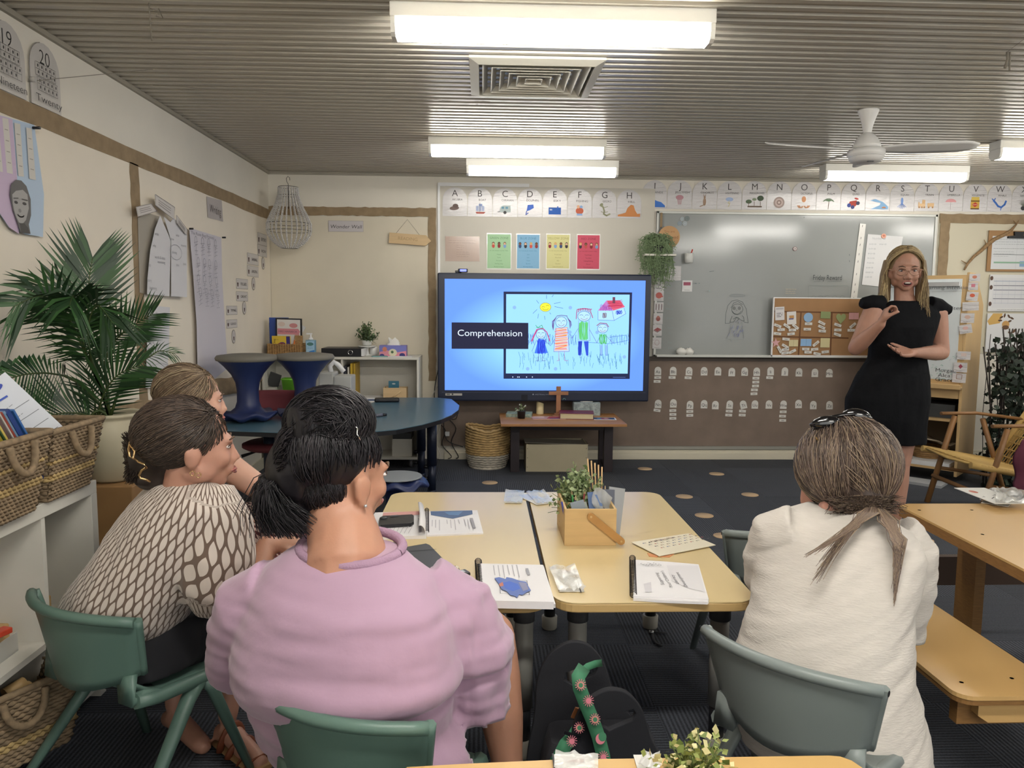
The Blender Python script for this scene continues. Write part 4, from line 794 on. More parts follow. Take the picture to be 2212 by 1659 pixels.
def mC(f):
    X, Y = f.q(438, 508); f.text('The Rose Bug Process', X, Y, .022, '8d8a96', w_=.42, thin=-.02)
    r = random.Random(8)
    for row, yy in enumerate((530, 575, 612, 640)):
        for k in range((4, 4, 4, 4)[row]):
            px = 424+k*13+r.uniform(-2, 2); X, Y = f.q(px, yy+k*2)
            f.arc(X, Y+.03, .022, .028, .003, '7d7b86'); f.line([(X, Y), (X, Y-.05)], .003, '7d7b86')
            for z in range(4): f.line([(X-.03+r.uniform(-.01, .01), Y-.06+.025*z), (X+.03, Y-.05+.025*z+r.uniform(-.01, .01))], .0025, '8d8b96')
chart('wall_chart', 'long curling lilac-white chart of pencil drawings pinned on the left wall', [(409, 492), (478, 513), (480, 600), (486, 700), (492, 795), (462, 820), (427, 790), (425, 700), (418, 600)], .03, mC, M('lilac_paper', 'cdc8cf', .75, bump=.2, bscale=5))
def mD(f):
    r = random.Random(2)
    for k, (x, y, tx) in enumerate(((338, 676, 'Kit'), (335, 709, 'sources was sitting'), (330, 727, 'outside'), (327, 740, 'was on'), (332, 752, 'she went to bed'), (328, 764, 'that home'), (330, 800, 'story'), (327, 812, 'wordy'), (327, 820, 'made the'), (324, 828, 'and it'))): X, Y = f.q(x, y); f.text(tx, X, Y, .016, '85858c', thin=-.02)
    f.line([f.q(320, 690), f.q(364, 694)], .002, '9a9aa0'); f.line([f.q(320, 792), f.q(345, 784), f.q(362, 788)], .002, '9a9aa0')
chart('story_sheet', 'white sheet of handwriting low on the left wall beside the palm', [(322, 659), (367, 664), (365, 750), (360, 830), (338, 836), (315, 838), (318, 750)], .03, mD)
for k, (pts, lb, ang) in enumerate((([(294, 447), (326, 440), (338, 456), (298, 468)], 'small pointed word label at the top left of the paired sheets', 0), ([(335, 420), (377, 448), (375, 474), (336, 444)], 'long slanting word label above the paired sheets', 0), ([(381, 465), (405, 497), (402, 508), (382, 482)], 'narrow slanting label beside the long chart', 0))):
    def mk(f, pts=pts):
        A, B, C_, D = [Vector(f.q(*p)) for p in pts]
        for i in (.3, .5, .7): f.line([tuple(A.lerp(D, i).lerp(B.lerp(C_, i), .15)), tuple(A.lerp(D, i).lerp(B.lerp(C_, i), .8))], .003, '8a8482')
        f.line([tuple(A), tuple(B), tuple(C_), tuple(D), tuple(A)], .003, '8a8482')
    chart('word_label', lb, pts, .05, mk, M('label_white', 'cfc9c4', .7), 'label')
for p, lb in (((409, 494), 'left'), ((480, 513), 'right')):
    g = leftflat(0, 0, .0); X, Y = leftflat(0, 0, .03).q(*p); MB().cyl(g.P(X, Y, .03), g.P(X, Y, .055), .006, n=8).build('push_pin', M('black_plastic'), label='black push pin at the top %s corner of the lilac chart' % lb, cat='pin', group='pins of the lilac chart')
f = leftflat(0, 0, .006); A, B, C_, D = [f.q(*p) for p in ((446, 424), (479, 433), (482, 479), (449, 470))]
f.mat(M('label_grey', 'b8b0ad', .7)); f.mb.add([f.P(*p) for p in (D, C_, B, A)], [(0, 1, 2, 3)]); f.lay = 3; X, Y = f.q(465, 453); f.text('Writing', X, Y, .06, '35302f', w_=.23, shear=.1, thin=-.03); f.build('writing_sign', 'grey card lettered Writing under the hessian border', 'sign')
# coffee cup reward labels climbing towards the corner
for k, (x0, y0, x1, y1, ta, tb, nm) in enumerate(((490, 656, 512, 683, 'TRYING', 'GOOD', 'nearest'), (511, 599, 535, 625, 'FOCUSED', 'GREAT', 'second nearest'), (535, 546, 558, 572, 'SHINING', 'AMAZING', 'third'), (557, 503, 576, 530, 'BEYOND', 'WOW', 'farthest'))):
    for j, tx in enumerate((ta, tb)):
        f = leftflat(0, 0, .006); dy = (29, 27, 26, 25)[k]*j; a = f.q(x0, y0+dy+27-3); b = f.q(x1, y0+dy+5)
        W_, H_ = b[0]-a[0], b[1]-a[1]; f = leftflat(a[0], a[1], .006); f.paper(W_, H_, M('label_white')); f.line([(0, 0), (W_, 0), (W_, H_), (0, H_), (0, 0)], .003, 'aaa49c')
        f.poly([(.022, H_*.2), (.042, H_*.2), (.05, H_*.6), (.014, H_*.6)], '5b4442'); f.line([(.03, H_*.65), (.034, H_*.85)], .003, '5b4442'); f.text(tx, W_*.62, H_*.5, H_*.3, '4c4846', w_=W_*.52, thin=-.01)
        f.build('reward_label', '%s label reading %s with a cup picture, %s pair on the left wall' % (('upper', 'lower')[j], tx, nm), 'label', 'cup reward labels')
    f = leftflat(0, 0, .0); X, Y = f.q(*((503, 727), (526, 665), (546, 613), (567, 569))[k]); f = leftflat(X, Y, .006)
    f.mat(M('label_white')); f.mb.prism([(.045*math.cos(b), .052*math.sin(b)) for b in np.linspace(0, 6.283, 21)[:-1]], -.001, 0, lambda X, Y, Z: f.P(X, Y, Z)); f.lay = 3; f.arc(0, 0, .043, .050, .004, '8a7f74', n=20)
    f.poly([(-.008, -.03), (.008, -.03), (.013, .0), (-.013, .0)], '5b4442'); f.line([(0, .005), (.003, .025)], .003, '5b4442'); f.build('cup_badge', 'oval cup badge under the %s pair of reward labels' % nm, 'badge', 'oval cup badges')
# ================================================================ white shelf unit in the corner
whm = M('melamine', 'cfccc2', .45, var=.03)
YF = 6.54; cz = oy(905, 772, YF).z; cx1 = oy(905, 772, YF).x; cx0 = XL+.02
t = thing('shelf_unit', 'low white open shelf unit on castors in the corner', 'shelf unit', (cx0, YF, 0)); W_ = cx1-cx0
D_ = .37
for nm, a, b in (('top', (0, 0, cz-.022), (W_, D_, cz)), ('side', (0, 0, .075), (.02, D_, cz-.022)), ('side', (W_-.02, 0, .075), (W_, D_, cz-.022)), ('divider', (W_*.50, .01, .095), (W_*.50+.018, D_, cz-.022)), ('shelf', (.02, .01, .55), (W_-.02, D_, .57)), ('bottom', (.02, 0, .075), (W_-.02, D_, .095)), ('back_panel', (.02, D_-.008, .095), (W_-.02, D_, cz-.022))):
    MB().box2(a, b).build(nm, whm, t, bevel=.002)
for x, y in ((.08, .06), (W_-.08, .06), (.08, D_-.06), (W_-.08, D_-.06)): MB().cyl((x-.012, y, .034), (x+.012, y, .034), .034, n=14).box((x, y, .066), (.03, .03, .018)).build('castor', M('castor_grey', '55555a', .5), t)
TOPZ = cz; P6 = lambda px, Y=6.62: oy(px, 768, Y).x
# on top: basket with binders, a picture book
bx = P6(619, 6.66); wick = M('wicker_tan', 'b08a5a', .8, var=.3, vscale=30, stretch=(1, 1, 3), bump=.8, bscale=90)
t = thing('document_basket', 'small tan wicker basket holding binders on the shelf unit', 'basket', (bx, 6.70, TOPZ))
m = MB()
for k in range(9):
    z = .006+k*.0115; m.tube([(-.145, -.1, z), (.145, -.1, z), (.145, .1, z), (-.145, .1, z), (-.145, -.1, z)], .006, 5, False)
m.build('wall', wick, t, kind='stuff')
for k in range(14): MB().box((-.135+k*.0208, -.107, .055), (.008, .005, .105)).build('stake', wick, t)
MB().box2((-.14, -.095, 0), (.14, .095, .008)).build('base', wick, t); MB().box2((.08, -.07, .09), (.145, -.055, .175)).build('back_wall', wick, t)
def slab(name, label, cat, c, d, m, rot=(0, 0, 0), group=None, art=None, bevel=.002, spine=None, q_=None):
    o = MB().box((0, 0, d[2]/2), d).build('cover', m); o.name = name; o.location = c; o.rotation_euler = rot; tag(o, label, cat, group)
    if art:
        f = Flat((-d[0]/2, -d[1]/2-.0002, 0), (1, 0, 0), (0, 0, 1)); art(f, d[0], d[2]); c_ = f.mb.build('front_print', f.mats, fix=False, origin=(0, 0, 0)); c_.parent = o
    return o
blue = M('binder_blue', '2d4c9c', .4); blk = M('binder_black', '16161a', .4)
slab('ring_binder', 'blue binder standing in the wicker basket', 'binder', (bx-.07, 6.72, TOPZ+.012), (.16, .03, .315), blue, (.05, 0, 0))
slab('ring_binder', 'black binder at the left edge of the wicker basket', 'binder', (bx-.135, 6.745, TOPZ+.012), (.05, .02, .27), blk, (.05, 0, 0))
def artb(f, w, h):
    f.rect(.012, .01, w-.024, h-.02, 'd9d4d0')
    for x, y, a, b, c in ((.06, .10, .03, .045, 'd9a484'), (.15, .25, .035, .02, 'c98888'), (.19, .17, .02, .03, 'c99a8c'), (.05, .26, .03, .02, 'd6c2b8'), (.12, .05, .02, .03, 'c97f78'), (.17, .09, .02, .035, 'b9c0c8'), (.1, .2, .025, .015, 'b4c0c6')): f.ell(min(x, w-.04), y, a, b, c)
    f.poly([(.015, h*.56), (w-.03, h*.56), (w-.012, h*.64), (w-.03, h*.72), (.015, h*.72)], 'cf8890'); f.text('MRS HARBECK', w*.47, h*.64, .016, '6a4a5c', w_=w*.72)
slab('display_folder', 'black-edged folder with a pink title band on a patterned cover', 'folder', (bx+.025, 6.66, TOPZ+.012), (.22, .02, .31), blk, (.06, .02, 0), art=artb)
def artk(f, w, h):
    f.rect(0.002, .002, w*.78, h-.004, 'd9b93c'); f.rect(w*.78, .002, w*.2, h-.004, '3a2f78'); f.ell(w*.55, h*.4, .042, .045, '5a3480'); f.ell(w*.55, h*.33, .03, .036, '2f4fa0'); f.ell(w*.5, h*.45, .045, .03, '8f3a34', 16, 0, 0, 3.14)
    f.text('School bag', w*.12, h*.5, .018, '4a3a2a', ang=1.57, w_=h*.7); f.words(w*.24, h*.8, .02, 1, .01, .005, '8a7430')
slab('picture_book', 'yellow picture book with a purple school bag in the wicker basket', 'book', (bx-.03, 6.625, TOPZ+.012), (.155, .012, .16), M('yellow_cover', 'd9b93c', .5), (.08, 0, 0), art=artk)
m = MB(); m.prism([(0, 0), (.03, .025), (0, .05), (-.01, .0)], 0, .003, lambda x, y, z: (bx+.075+x, 6.63+z, TOPZ+.09+y)); m.build('orange_tab', M('orange_card', 'e0742c', .6), label='orange arrow card poking from the wicker basket', cat='card')
MB().box((P6(653, 6.72), 6.72, TOPZ+.235), (.05, .004, .05), (0, .6, 0)).build('white_tag', M('paper_white'), label='white tag sticking out behind the patterned folder', cat='tag')
# sanitiser
sx = P6(672, 6.62); t = thing('sanitiser_bottle', 'clear blue pump bottle of hand sanitiser on the shelf unit', 'bottle', (sx, 6.62, TOPZ))
m = MB(); m.prism([(.045*math.cos(a)*(1 if abs(math.cos(a)) < .9 else 1), .026*math.sin(a)) for a in np.linspace(0, 6.283, 21)[:-1]], 0, .14).build('body', M('gel_blue', '8fbcd4', .1, trans=.35), t, bevel=.006)
f = Flat((sx-.035, 6.62-.0275, TOPZ+.01), (1, 0, 0), (0, 0, 1)); f.rect(0, .0, .07, .12, '9fc4dc'); f.poly([(0, 0), (.07, 0), (.07, .045), (.03, .035), (0, .01)], '2f78c0'); f.ell(.035, .095, .026, .013, '4f7f7c'); f.arc(.035, .095, .026, .013, .003, '2c5c4c'); f.words(.01, .07, .05, 2, .012, .004, '4f80b0'); f.build('bottle_print', parent=t)
MB().lathe([(.02, .14), (.02, .155), (.012, .158), (.008, .165), (.007, .19)], 14).box2((-.035, -.008, .186), (.012, .008, .198)).build('pump', M('white_plastic'), t)
# black binder lying flat
a = P6(694, 6.56); b = P6(780, 6.56); t = thing('lever_arch_file', 'black lever arch file lying flat on the shelf unit', 'binder', ((a+b)/2, 6.60, TOPZ))
MB().box2((-(b-a)/2, -.04, 0), ((b-a)/2, .24, .072)).build('cover', blk, t, bevel=.003)
MB().tube([((b-a)/2-.09+.019*math.cos(x), -.042, .037+.019*math.sin(x)) for x in np.linspace(0, 6.283, 17)], .0025, 5, False).build('finger_ring', M('chrome'), t)
MB().box2(((b-a)/2-.0, -.03, .006), ((b-a)/2+.02, .2, .066)).build('pages', M('paper_white'), t)
# plant on a small stand
sx = P6(790, 6.7); MB().lathe([(.05, 0), (.052, .004), (.02, .01), (.014, .05), (.02, .068), (.075, .074), (.078, .08), (.076, .084)], 20, (sx, 6.78, TOPZ)).build('cake_stand', M('white_ceramic', 'd8d8d4', .35), label='little white pedestal stand under the small leafy plant', cat='stand')
def bush(name, label, loc, pot, rad, h, n, leaf, seed, colm, cat='plant', ls=.014, flower=None, parent=None):
    t = thing(name, label, cat, loc); pot(t); r = random.Random(seed); m = MB(); st = MB()
    for i in range(n):
        a = r.uniform(0, 6.283); e = r.uniform(.1, 1.45); L_ = h*r.uniform(.55, 1.05); d = Vector((math.cos(a)*math.cos(e)*rad/h, math.sin(a)*math.cos(e)*rad/h, math.sin(e)))*L_
        p0 = Vector((d.x*.1, d.y*.1, leaf)); pts = [p0+d*s_+Vector((0, 0, -.04*s_*s_*(1-math.sin(e)))) for s_ in (0, .35, .7, 1)]; st.tube(pts, .0012, 3)
        for s_ in np.linspace(.3, 1, 9):
            P_ = p0+d*s_; dr = Vector((r.uniform(-1, 1), r.uniform(-1, 1), r.uniform(-.3, 1))).normalized(); sd = dr.cross(Vector((r.uniform(-1, 1), r.uniform(-1, 1), r.uniform(-1, 1)))).normalized()
            q = ls*r.uniform(.7, 1.3); m.m = r.randrange(len(colm)); m.add([P_, P_+dr*q*.5+sd*q*.42, P_+dr*q*1.1, P_+dr*q*.5-sd*q*.42], [(0, 1, 2, 3)])
    st.build('stems', M('stem_green', '5c6b3c', .7), t, kind='stuff', fix=False); m.build('foliage', colm, t, kind='stuff', fix=False); return t
g1, g2, g3 = M('leaf_dark', '47593c', .6), M('leaf_mid', '64784c', .6), M('leaf_pale', '9aa87c', .6)
def pot1(t): MB().lathe([(.03, 0), (.04, .008), (.046, .045), (.042, .048), (.036, .02)], 20).build('pot', M('white_ceramic'), t)
bush('potted_plant', 'small dark green leafy plant in a white bowl on the shelf unit', (sx, 6.78, TOPZ+.085), pot1, .105, .16, 60, .04, 5, [g1, g1, g2], ls=.02)
t = thing('mug', 'pale mug half hidden behind the flat black file', 'mug', (P6(805, 6.74), 6.80, TOPZ)); MB().lathe([(.03, 0), (.034, .004), (.035, .075), (.031, .075), (.028, .01)], 18).build('cup', M('white_ceramic'), t); MB().tube([(.03+.025*math.sin(a), 0, .04-.024*math.cos(a)) for a in np.linspace(0, 3.14, 8)], .004, 6).build('handle', M('white_ceramic'), t)
# tissue boxes
def tissue_box(name, label, c, d, col, art, rz=0):
    t = thing(name, label, 'tissue box', c, rz); MB().box2((-d[0]/2, -d[1]/2, 0), (d[0]/2, d[1]/2, d[2])).build('carton', col, t, bevel=.002)
    f = Flat((-d[0]/2, -d[1]/2-.0004, 0), (1, 0, 0), (0, 0, 1)); art(f, d[0], d[2]); o = f.mb.build('carton_print', f.mats, fix=False, origin=(0, 0, 0)); o.parent = t
    g = []
    for i in range(8):
        q = .055*(1-.55*i/7)*(.75 if i == 0 else 1); g.append([(q*1.2*math.cos(a)*(1+.3*noise.noise(Vector((i*.5, a, d[0]*9))))+.012*i*noise.noise(Vector((i*.7, 2, 3))), q*.35*math.sin(a), d[2]-.01+.062*i/7*(1+.25*math.cos(a*2+1))) for a in np.linspace(0, 6.283, 15)[:-1]])
    MB().rings(g, True).build('tissue', M('tissue'), t)
def a1(f, w, h):
    f.rect(0, 0, w, h, '7a7cc0'); f.poly([(0, 0), (w, 0), (w, h*.5), (w*.6, h*.35), (w*.3, h*.55), (0, h*.4)], 'd98c9c'); f.ell(w*.2, h*.65, .02, .02, 'd08468'); f.ell(w*.5, h*.35, .036, .032, 'd6d2b4'); f.ell(w*.48, h*.4, .012, .012, '4c6b4c'); f.ell(w*.1, h*.1, .02, .012, '3b3a78'); f.ell(w*.85, h*.12, .025, .018, '3b3a78')
tissue_box('tissue_box', 'purple and pink tissue box at the right end of the shelf unit', (P6(849, 6.66), 6.70, TOPZ), (.232, .11, .095), M('carton_purple', '8a78b4', .5), a1)
slab('exercise_book', 'thin teal booklet lying in front of the purple tissue box', 'booklet', (P6(820, 6.6), 6.60, TOPZ), (.13, .08, .006), M('teal', '6a9c9c', .6)).rotation_euler = (0, 0, .3)
slab('paper_sheet', 'white papers at the right end of the shelf unit top', 'paper', (P6(865, 6.6), 6.60, TOPZ), (.2, .1, .004), M('paper_white'))
slab('orange_ruler', 'orange strip lying in front of the wicker basket', 'ruler', (P6(650, 6.56), 6.572, TOPZ), (.17, .03, .004), M('orange_card'))
# inside the unit
sh = lambda px, Y=6.6: oy(px, 850, Y).x
slab('document_box', 'white open document box on the left shelf of the unit', 'box', (sh(584), 6.68, .571), (.10, .2, .12), M('melamine'), art=lambda f, w, h: (f.rect(.02, .03, .03, .03, '8a8a88'), f.words(.055, .06, .035, 2, .015, .004)))
t = thing('tablet_holder', 'dark tablet leaning in the left shelf of the unit', 'tablet', (sh(585), 6.68, .695)); MB().box2((-.05, -.03, 0), (.05, -.02, .13)).build('tablet', M('dark_grey', '3f4142', .4), t, bevel=.004); t.rotation_euler = (.2, .35, 0)
m = MB(); W1 = .09; t = thing('green_tub', 'lime green tapered tub on the left shelf of the unit', 'tub', (sh(623), 6.66, .571))
m.lathe([(.055, 0), (.08, .18), (.088, .185), (.088, .195), (.076, .195), (.052, .01)], 4, sy=1.1); m.build('tub', M('lime', '7bcc3a', .45), t); t.rotation_euler = (0, 0, .785)
for k, (px, c, w_, h, lb) in enumerate(((737, '3c4a6a', .02, .2, 'navy'), (743, '2a2c34', .018, .23, 'black'), (749, 'd9d4c8', .012, .22, 'cream'), (756, 'c9a52c', .02, .25, 'mustard yellow'), (762, 'b8952c', .015, .25, 'darker yellow'))):
    slab('folder', lb+' folder upright on the upper right shelf of the unit', 'folder', (sh(px)+.02, 6.70, .571), (w_, .25, h+.08), M('fold_'+c, c, .5), (0, .0, 0), 'folders on the upper right shelf')
t = thing('wooden_caddy', 'pale wooden caddy holding a blue card at the right of the shelf unit', 'caddy', (sh(853), 6.66, .571)); pl = M('ply_light', 'd2b58a', .6, var=.08, vscale=6, stretch=(1, 8, 8))
MB().box2((-.1, -.06, 0), (.1, -.05, .12)).build('panel', pl, t); MB().box2((-.1, .05, 0), (.1, .06, .12)).build('panel', pl, t); MB().box2((-.1, -.05, 0), (-.09, .05, .12)).build('panel', pl, t); MB().box2((.09, -.05, 0), (.1, .05, .12)).build('panel', pl, t); MB().box2((-.09, -.05, 0), (.09, .05, .01)).build('base', pl, t)
MB().tube([(-.03, -.064, .03), (.05, -.064, .09)], .008, 6).build('handle', pl, t)
slab('swing_tag_card', 'teal hang-card standing in the pale wooden caddy', 'card', (sh(849), 6.66, .585), (.09, .004, .16), M('teal_dark', '2f6a80', .5), art=lambda f, w, h: (f.rect(.01, h*.35, w-.02, h*.2, 'cfd4d2'), f.ell(w/2, h*.85, .015, .006, 'cfd4d2')))
for k in range(3): slab('paper_stack', ('top', 'middle', 'bottom')[k]+' papers of the flat pile on the right shelf of the unit', 'paper', (sh(800), 6.67, .571+.012*(2-k)), (.26-.01*k, .2, .012), M(('paper_white', 'navy_card', 'paper_white')[k], '27406a' if k == 1 else 'dcdcdc', .6), (0, 0, .05*k))
t = thing('magazine_holder', 'arched grey magazine holder on the bottom shelf of the unit', 'holder', (sh(868), 6.68, .096)); m = MB()
ar = [(-.085, 0), (.085, 0), (.085, .25)]+[(.085*math.cos(a), .25+.085*math.sin(a)) for a in np.linspace(0, math.pi, 12)]+[(-.085, .25)]
m.prism(ar, 0, .01, lambda x, y, z: (x, .09+z, y)).build('arched_back', M('grey_board', '9a9894', .6), t); MB().box2((-.085, -.09, 0), (.085, .09, .15)).build('box', M('melamine'), t); MB().box2((-.08, -.085, .15), (.08, .09, .2)).build('contents', M('dark_grey'), t)

# ================================================================ blue horseshoe table
TB = .62; q = lambda x, y: oz(440+x/3.607, 640+y/3.607, TB)
front = [(1992, 850), (1985, 885), (1930, 925), (1850, 958), (1700, 1000), (1500, 1038), (1250, 1060), (900, 1065), (560, 1060), (160, 1046), (-120, 1020)]
back = [(-60, 905), (200, 898), (500, 903), (760, 905), (1000, 905), (1180, 893), (1255, 870), (1290, 838), (1380, 805), (1520, 788), (1680, 777), (1830, 777), (1930, 800)]
poly = [(lambda v: (max(v.x, -1.86), min(v.y, 6.5)))(q(*p)) for p in front+back]
t = thing('horseshoe_table', 'teal-topped horseshoe table with a black edge and adjustable legs', 'table', (-.9, 5.5, 0)); ob = Vector((.9, -5.5, 0))
loc = [(x+.9, y-5.5) for x, y in poly]
MB().prism(loc[::-1], TB-.004, TB).build('top_surface', M('teal_laminate', '4c6c7c', .28), t); MB().prism(loc[::-1], TB-.032, TB-.0045).build('edge_band', M('black_edge', '14161c', .4), t)
navyleg = M('navy_leg', '1c2336', .4, .3)
for (x, y) in ((-.375, 5.62), (-1.45, 5.2), (-.95, 5.1), (-.5, 6.2)):
    MB().cyl((x+.9, y-5.5, .22), (x+.9, y-5.5, TB-.033), .037, n=18).cyl((x+.9, y-5.5, .03), (x+.9, y-5.5, .24), .03, n=18).lathe([(.034, 0), (.036, .004), (.036, .03), (.032, .035)], 18, (x+.9, y-5.5, 0)).build('leg', navyleg, t)
    for z in (.12, .21): MB().cyl((x+.9-.06, y-5.5, z), (x+.9-.03, y-5.5, z), .015, n=10).build('adjuster_knob', M('black_plastic'), t)
# wobble stools
stb = M('stool_blue', '26315c', .42); stg = M('stool_grey', '77736a', .75)
def stool(loc, label, flip=False):
    t = thing('wobble_stool', label, 'stool', loc, 0, 'blue wobble stools')
    wob = lambda a, z: 1+(.055*math.cos(a*6) if z < .05 else 0)
    m = MB(); out = []
    for r_, z in [(.06, .005), (.15, .008), (.185, .03), (.18, .042), (.12, .062), (.085, .09), (.072, .13), (.07, .2), (.078, .26), (.105, .315), (.15, .37), (.187, .405), (.19, .412)]:
        out.append([(r_*math.cos(a)*(1+.04*math.cos(6*a)*(z < .06)*(r_ > .1)), r_*math.sin(a)*(1+.04*math.cos(6*a)*(z < .06)*(r_ > .1)), z+(.016*math.cos(6*a)+.012 if (z < .06 and r_ > .14) else 0)) for a in np.linspace(0, 2*math.pi, 49)[:-1]])
    m.rings(out, True).build('body', stb, t)
    MB().lathe([(.17, .400), (.198, .408), (.203, .425), (.192, .44), (.12, .449), (.01, .451)], 40).build('cushion', stg, t)
    if flip: MB().lathe([(.145, -.004), (.15, .004), (.02, .006)], 36).build('base_pad', M('pad_grey', '8d9296', .6), t)
    if flip: t.rotation_euler = (math.pi, 0, 0)
    return t
a = oz(520, 917, TB); stool((a.x-.0, a.y+.17, TB), 'blue wobble stool with a grey seat standing on the left of the teal table')
a = oz(637, 917, TB); stool((a.x+.0, a.y+.30, TB), 'blue wobble stool with a grey seat on the teal table behind the dark hair bun')
a = oz(866, 1032, .36); stool((a.x-.02, a.y, .37), 'upturned blue wobble stool on the floor with its grey base pad showing', True)
# caddy of papers
a = oz(725, 893, TB); t = thing('craft_case', 'translucent white carry case of sheets on the teal table', 'case', (a.x, a.y+.02, TB)); clr = M('frosted', 'd6d6d0', .35, trans=.3, alpha=.75)
MB().box2((-.11, -.07, 0), (.0, .11, .30)).build('tall_box', clr, t, bevel=.012); MB().box2((0, -.08, 0), (.125, .11, .275)).build('drawer_box', clr, t, bevel=.008)
for k in range(10): MB().box2((.012, -.075, .14+k*.012), (.105, .1, .147+k*.012)).build('sheet', M('paper_white'), t)
MB().tube([(-.03, 0, .29), (-.04, 0, .34), (-.01, 0, .37), (.02, 0, .35), (.06, 0, .30)], .01, 6, flat=2).build('handle', M('white_plastic'), t)
a = oz(836, 868, TB); t = thing('glasses_case', 'long black case lying on the teal table', 'case', (a.x, a.y, TB)); MB().box2((-.1, -.045, 0), (.1, .045, .032)).build('shell', M('black_plastic'), t, bevel=.012); t.rotation_euler = (0, 0, .1)
a = oz(822, 900, TB); t = thing('whiteboard_marker', 'short dark marker lying on the teal table', 'marker', (a.x, a.y, TB+.011), .6); MB().cyl((-.05, 0, 0), (.015, 0, 0), .011, n=12).build('barrel', M('grey_barrel', '5c5f6c', .3), t); MB().cyl((.015, 0, 0), (.045, 0, 0), .0095, n=12).build('cap', M('black_plastic'), t)
# red swivel chairs
redm = M('red_fabric', '74343b', .8)
def swivel(loc, rz, label, h=.46, back=True):
    t = thing('swivel_chair', label, 'chair', loc, rz, 'red swivel chairs')
    MB().lathe([(.03, h-.06), (.17, h-.055), (.205, h-.035), (.205, h-.015), (.17, h), (.02, h+.004)], 28).build('seat', redm, t)
    g = back and [[(x, .19+.05*(1-(x/.2)**2), z) for x in np.linspace(-.2, .2, 9)] for z in np.linspace(.62, .79, 5)]; back and MB().sheet(g).build('backrest', redm, t, solid=.04, sub=1)
    if back: MB().tube([(0, .1, .42), (0, .22, .44), (0, .245, .66)], .016, 8).build('back_post', M('black_plastic'), t); MB().cyl((0, 0, .1), (0, 0, h-.05), .025).build('post', M('black_plastic'), t)
    MB().tube([(-.1, -.02, .39), (-.2, -.06, .36)], [.006, .013], 6).build('lever', M('black_plastic'), t)
    for k in range(5): a = k*1.2566; MB().tube([(0, 0, .11), (.24*math.cos(a), .24*math.sin(a), .06)], [.02, .014], 6).lathe([(.022, 0), (.025, .015), (.022, .05)], 10, (.24*math.cos(a), .24*math.sin(a), 0)).build('leg', M('black_plastic'), t)
a = oy(600, 870, 5.9); b = oz(560, 965, .44)
swivel((b.x+.06, b.y+.12, 0), -.05, 'red swivel chair behind the left of the teal table')
a = oz(783, 876, .62); swivel((a.x, a.y+.08, 0), .1, 'red round stool seat showing through the gap of the teal table', .575, False)

# ================================================================ prayer table
TZ = .45; q = lambda x, y: oz(980+x/5.53, 800+y/5.53, TZ)
y0, y1 = 6.14, 6.46; a = oy(1082, 914, y0); b = oy(1355, 915, y0); W_ = b.x-a.x
t = thing('prayer_table', 'low wooden side table with a dark frame under the screen', 'table', (a.x, y0, 0)); pw_ = M('warm_wood', 'a9784a', .45, var=.12, vscale=5, stretch=(1, 9, 9))
for k in range(4): MB().box2((0, .16*k, TZ-.022), (W_, .16*k+.158, TZ)).build('plank', pw_, t, bevel=.002)
dw = M('dark_frame', '2b2226', .5)
lx0, lx1 = oy(1112, 960, 6.44).x-a.x, oy(1312, 960, 6.44).x-a.x
for x in (lx0, lx1):
    for y in (.27, .55): MB().box((x, y, (TZ-.022)/2), (.075, .06, TZ-.022)).build('leg', dw, t, bevel=.002)
MB().box2((lx0, .25, TZ-.09), (lx1, .29, TZ-.022)).build('apron', dw, t); MB().box2((lx0-.02, .27, .02), (lx0+.02, .55, .06)).build('side_rail', dw, t); MB().box2((lx1-.02, .27, .02), (lx1+.02, .55, .06)).build('side_rail', dw, t)
Z = lambda x, y: q(x, y)
a = Z(780, 530); slab('story_book', 'green and white patterned book under the little succulent', 'book', (a.x, min(a.y, 6.6), TZ), (.22, .17, .03), M('sage_cover', '93a396', .6, var=.5, vscale=50), (0, 0, -.12))
a = Z(810, 580); t = bush('succulent', 'tiny spiky succulent in a black pot on the low table', (a.x, a.y+.03, TZ), lambda t: MB().lathe([(.03, 0), (.036, .06), (.04, .065), (.034, .065)], 4 and 16).build('pot', M('black_plastic'), t), .05, .07, 16, .06, 8, [g3, g2, M('leaf_white', 'b8b8aa', .6)], ls=.016)
a = Z(1030, 520); t = thing('candle', 'cream pillar candle with a sloping rim on the low table', 'candle', (a.x, a.y, TZ)); out = [[(.033*math.cos(b), .033*math.sin(b), z if z < .1 else z+.012*math.cos(b+2.5)) for b in np.linspace(0, 6.283, 21)[:-1]] for z in (0, .004, .1)]
MB().rings(out).build('wax', M('wax', 'd9c79a', .5, sss=.1), t); MB().cyl((0, 0, .1), (0, 0, .12), .0015, n=5).build('wick', M('black_wire'), t)
a = Z(1235, 525); t = thing('wooden_cross', 'small standing wooden cross on the low table', 'cross', (a.x, min(a.y, 6.6), TZ)); cw = M('cross_wood', '9c6c4a', .5)
MB().box2((-.055, -.03, 0), (.055, .03, .01)).box2((-.035, -.02, .01), (.035, .02, .025)).build('base', cw, t, bevel=.002); MB().box2((-.02, -.008, .02), (.02, .008, .26)).build('upright', cw, t, bevel=.002); MB().box2((-.085, -.009, .185), (.085, .009, .215)).build('crossbar', cw, t, bevel=.002)
a = Z(1120, 570); t = slab('magazine', 'red and purple picture magazine lying on the low table', 'magazine', (a.x+.03, a.y, TZ), (.33, .16, .004), M('mag_pink', 'c79a94', .4), (0, 0, .05))
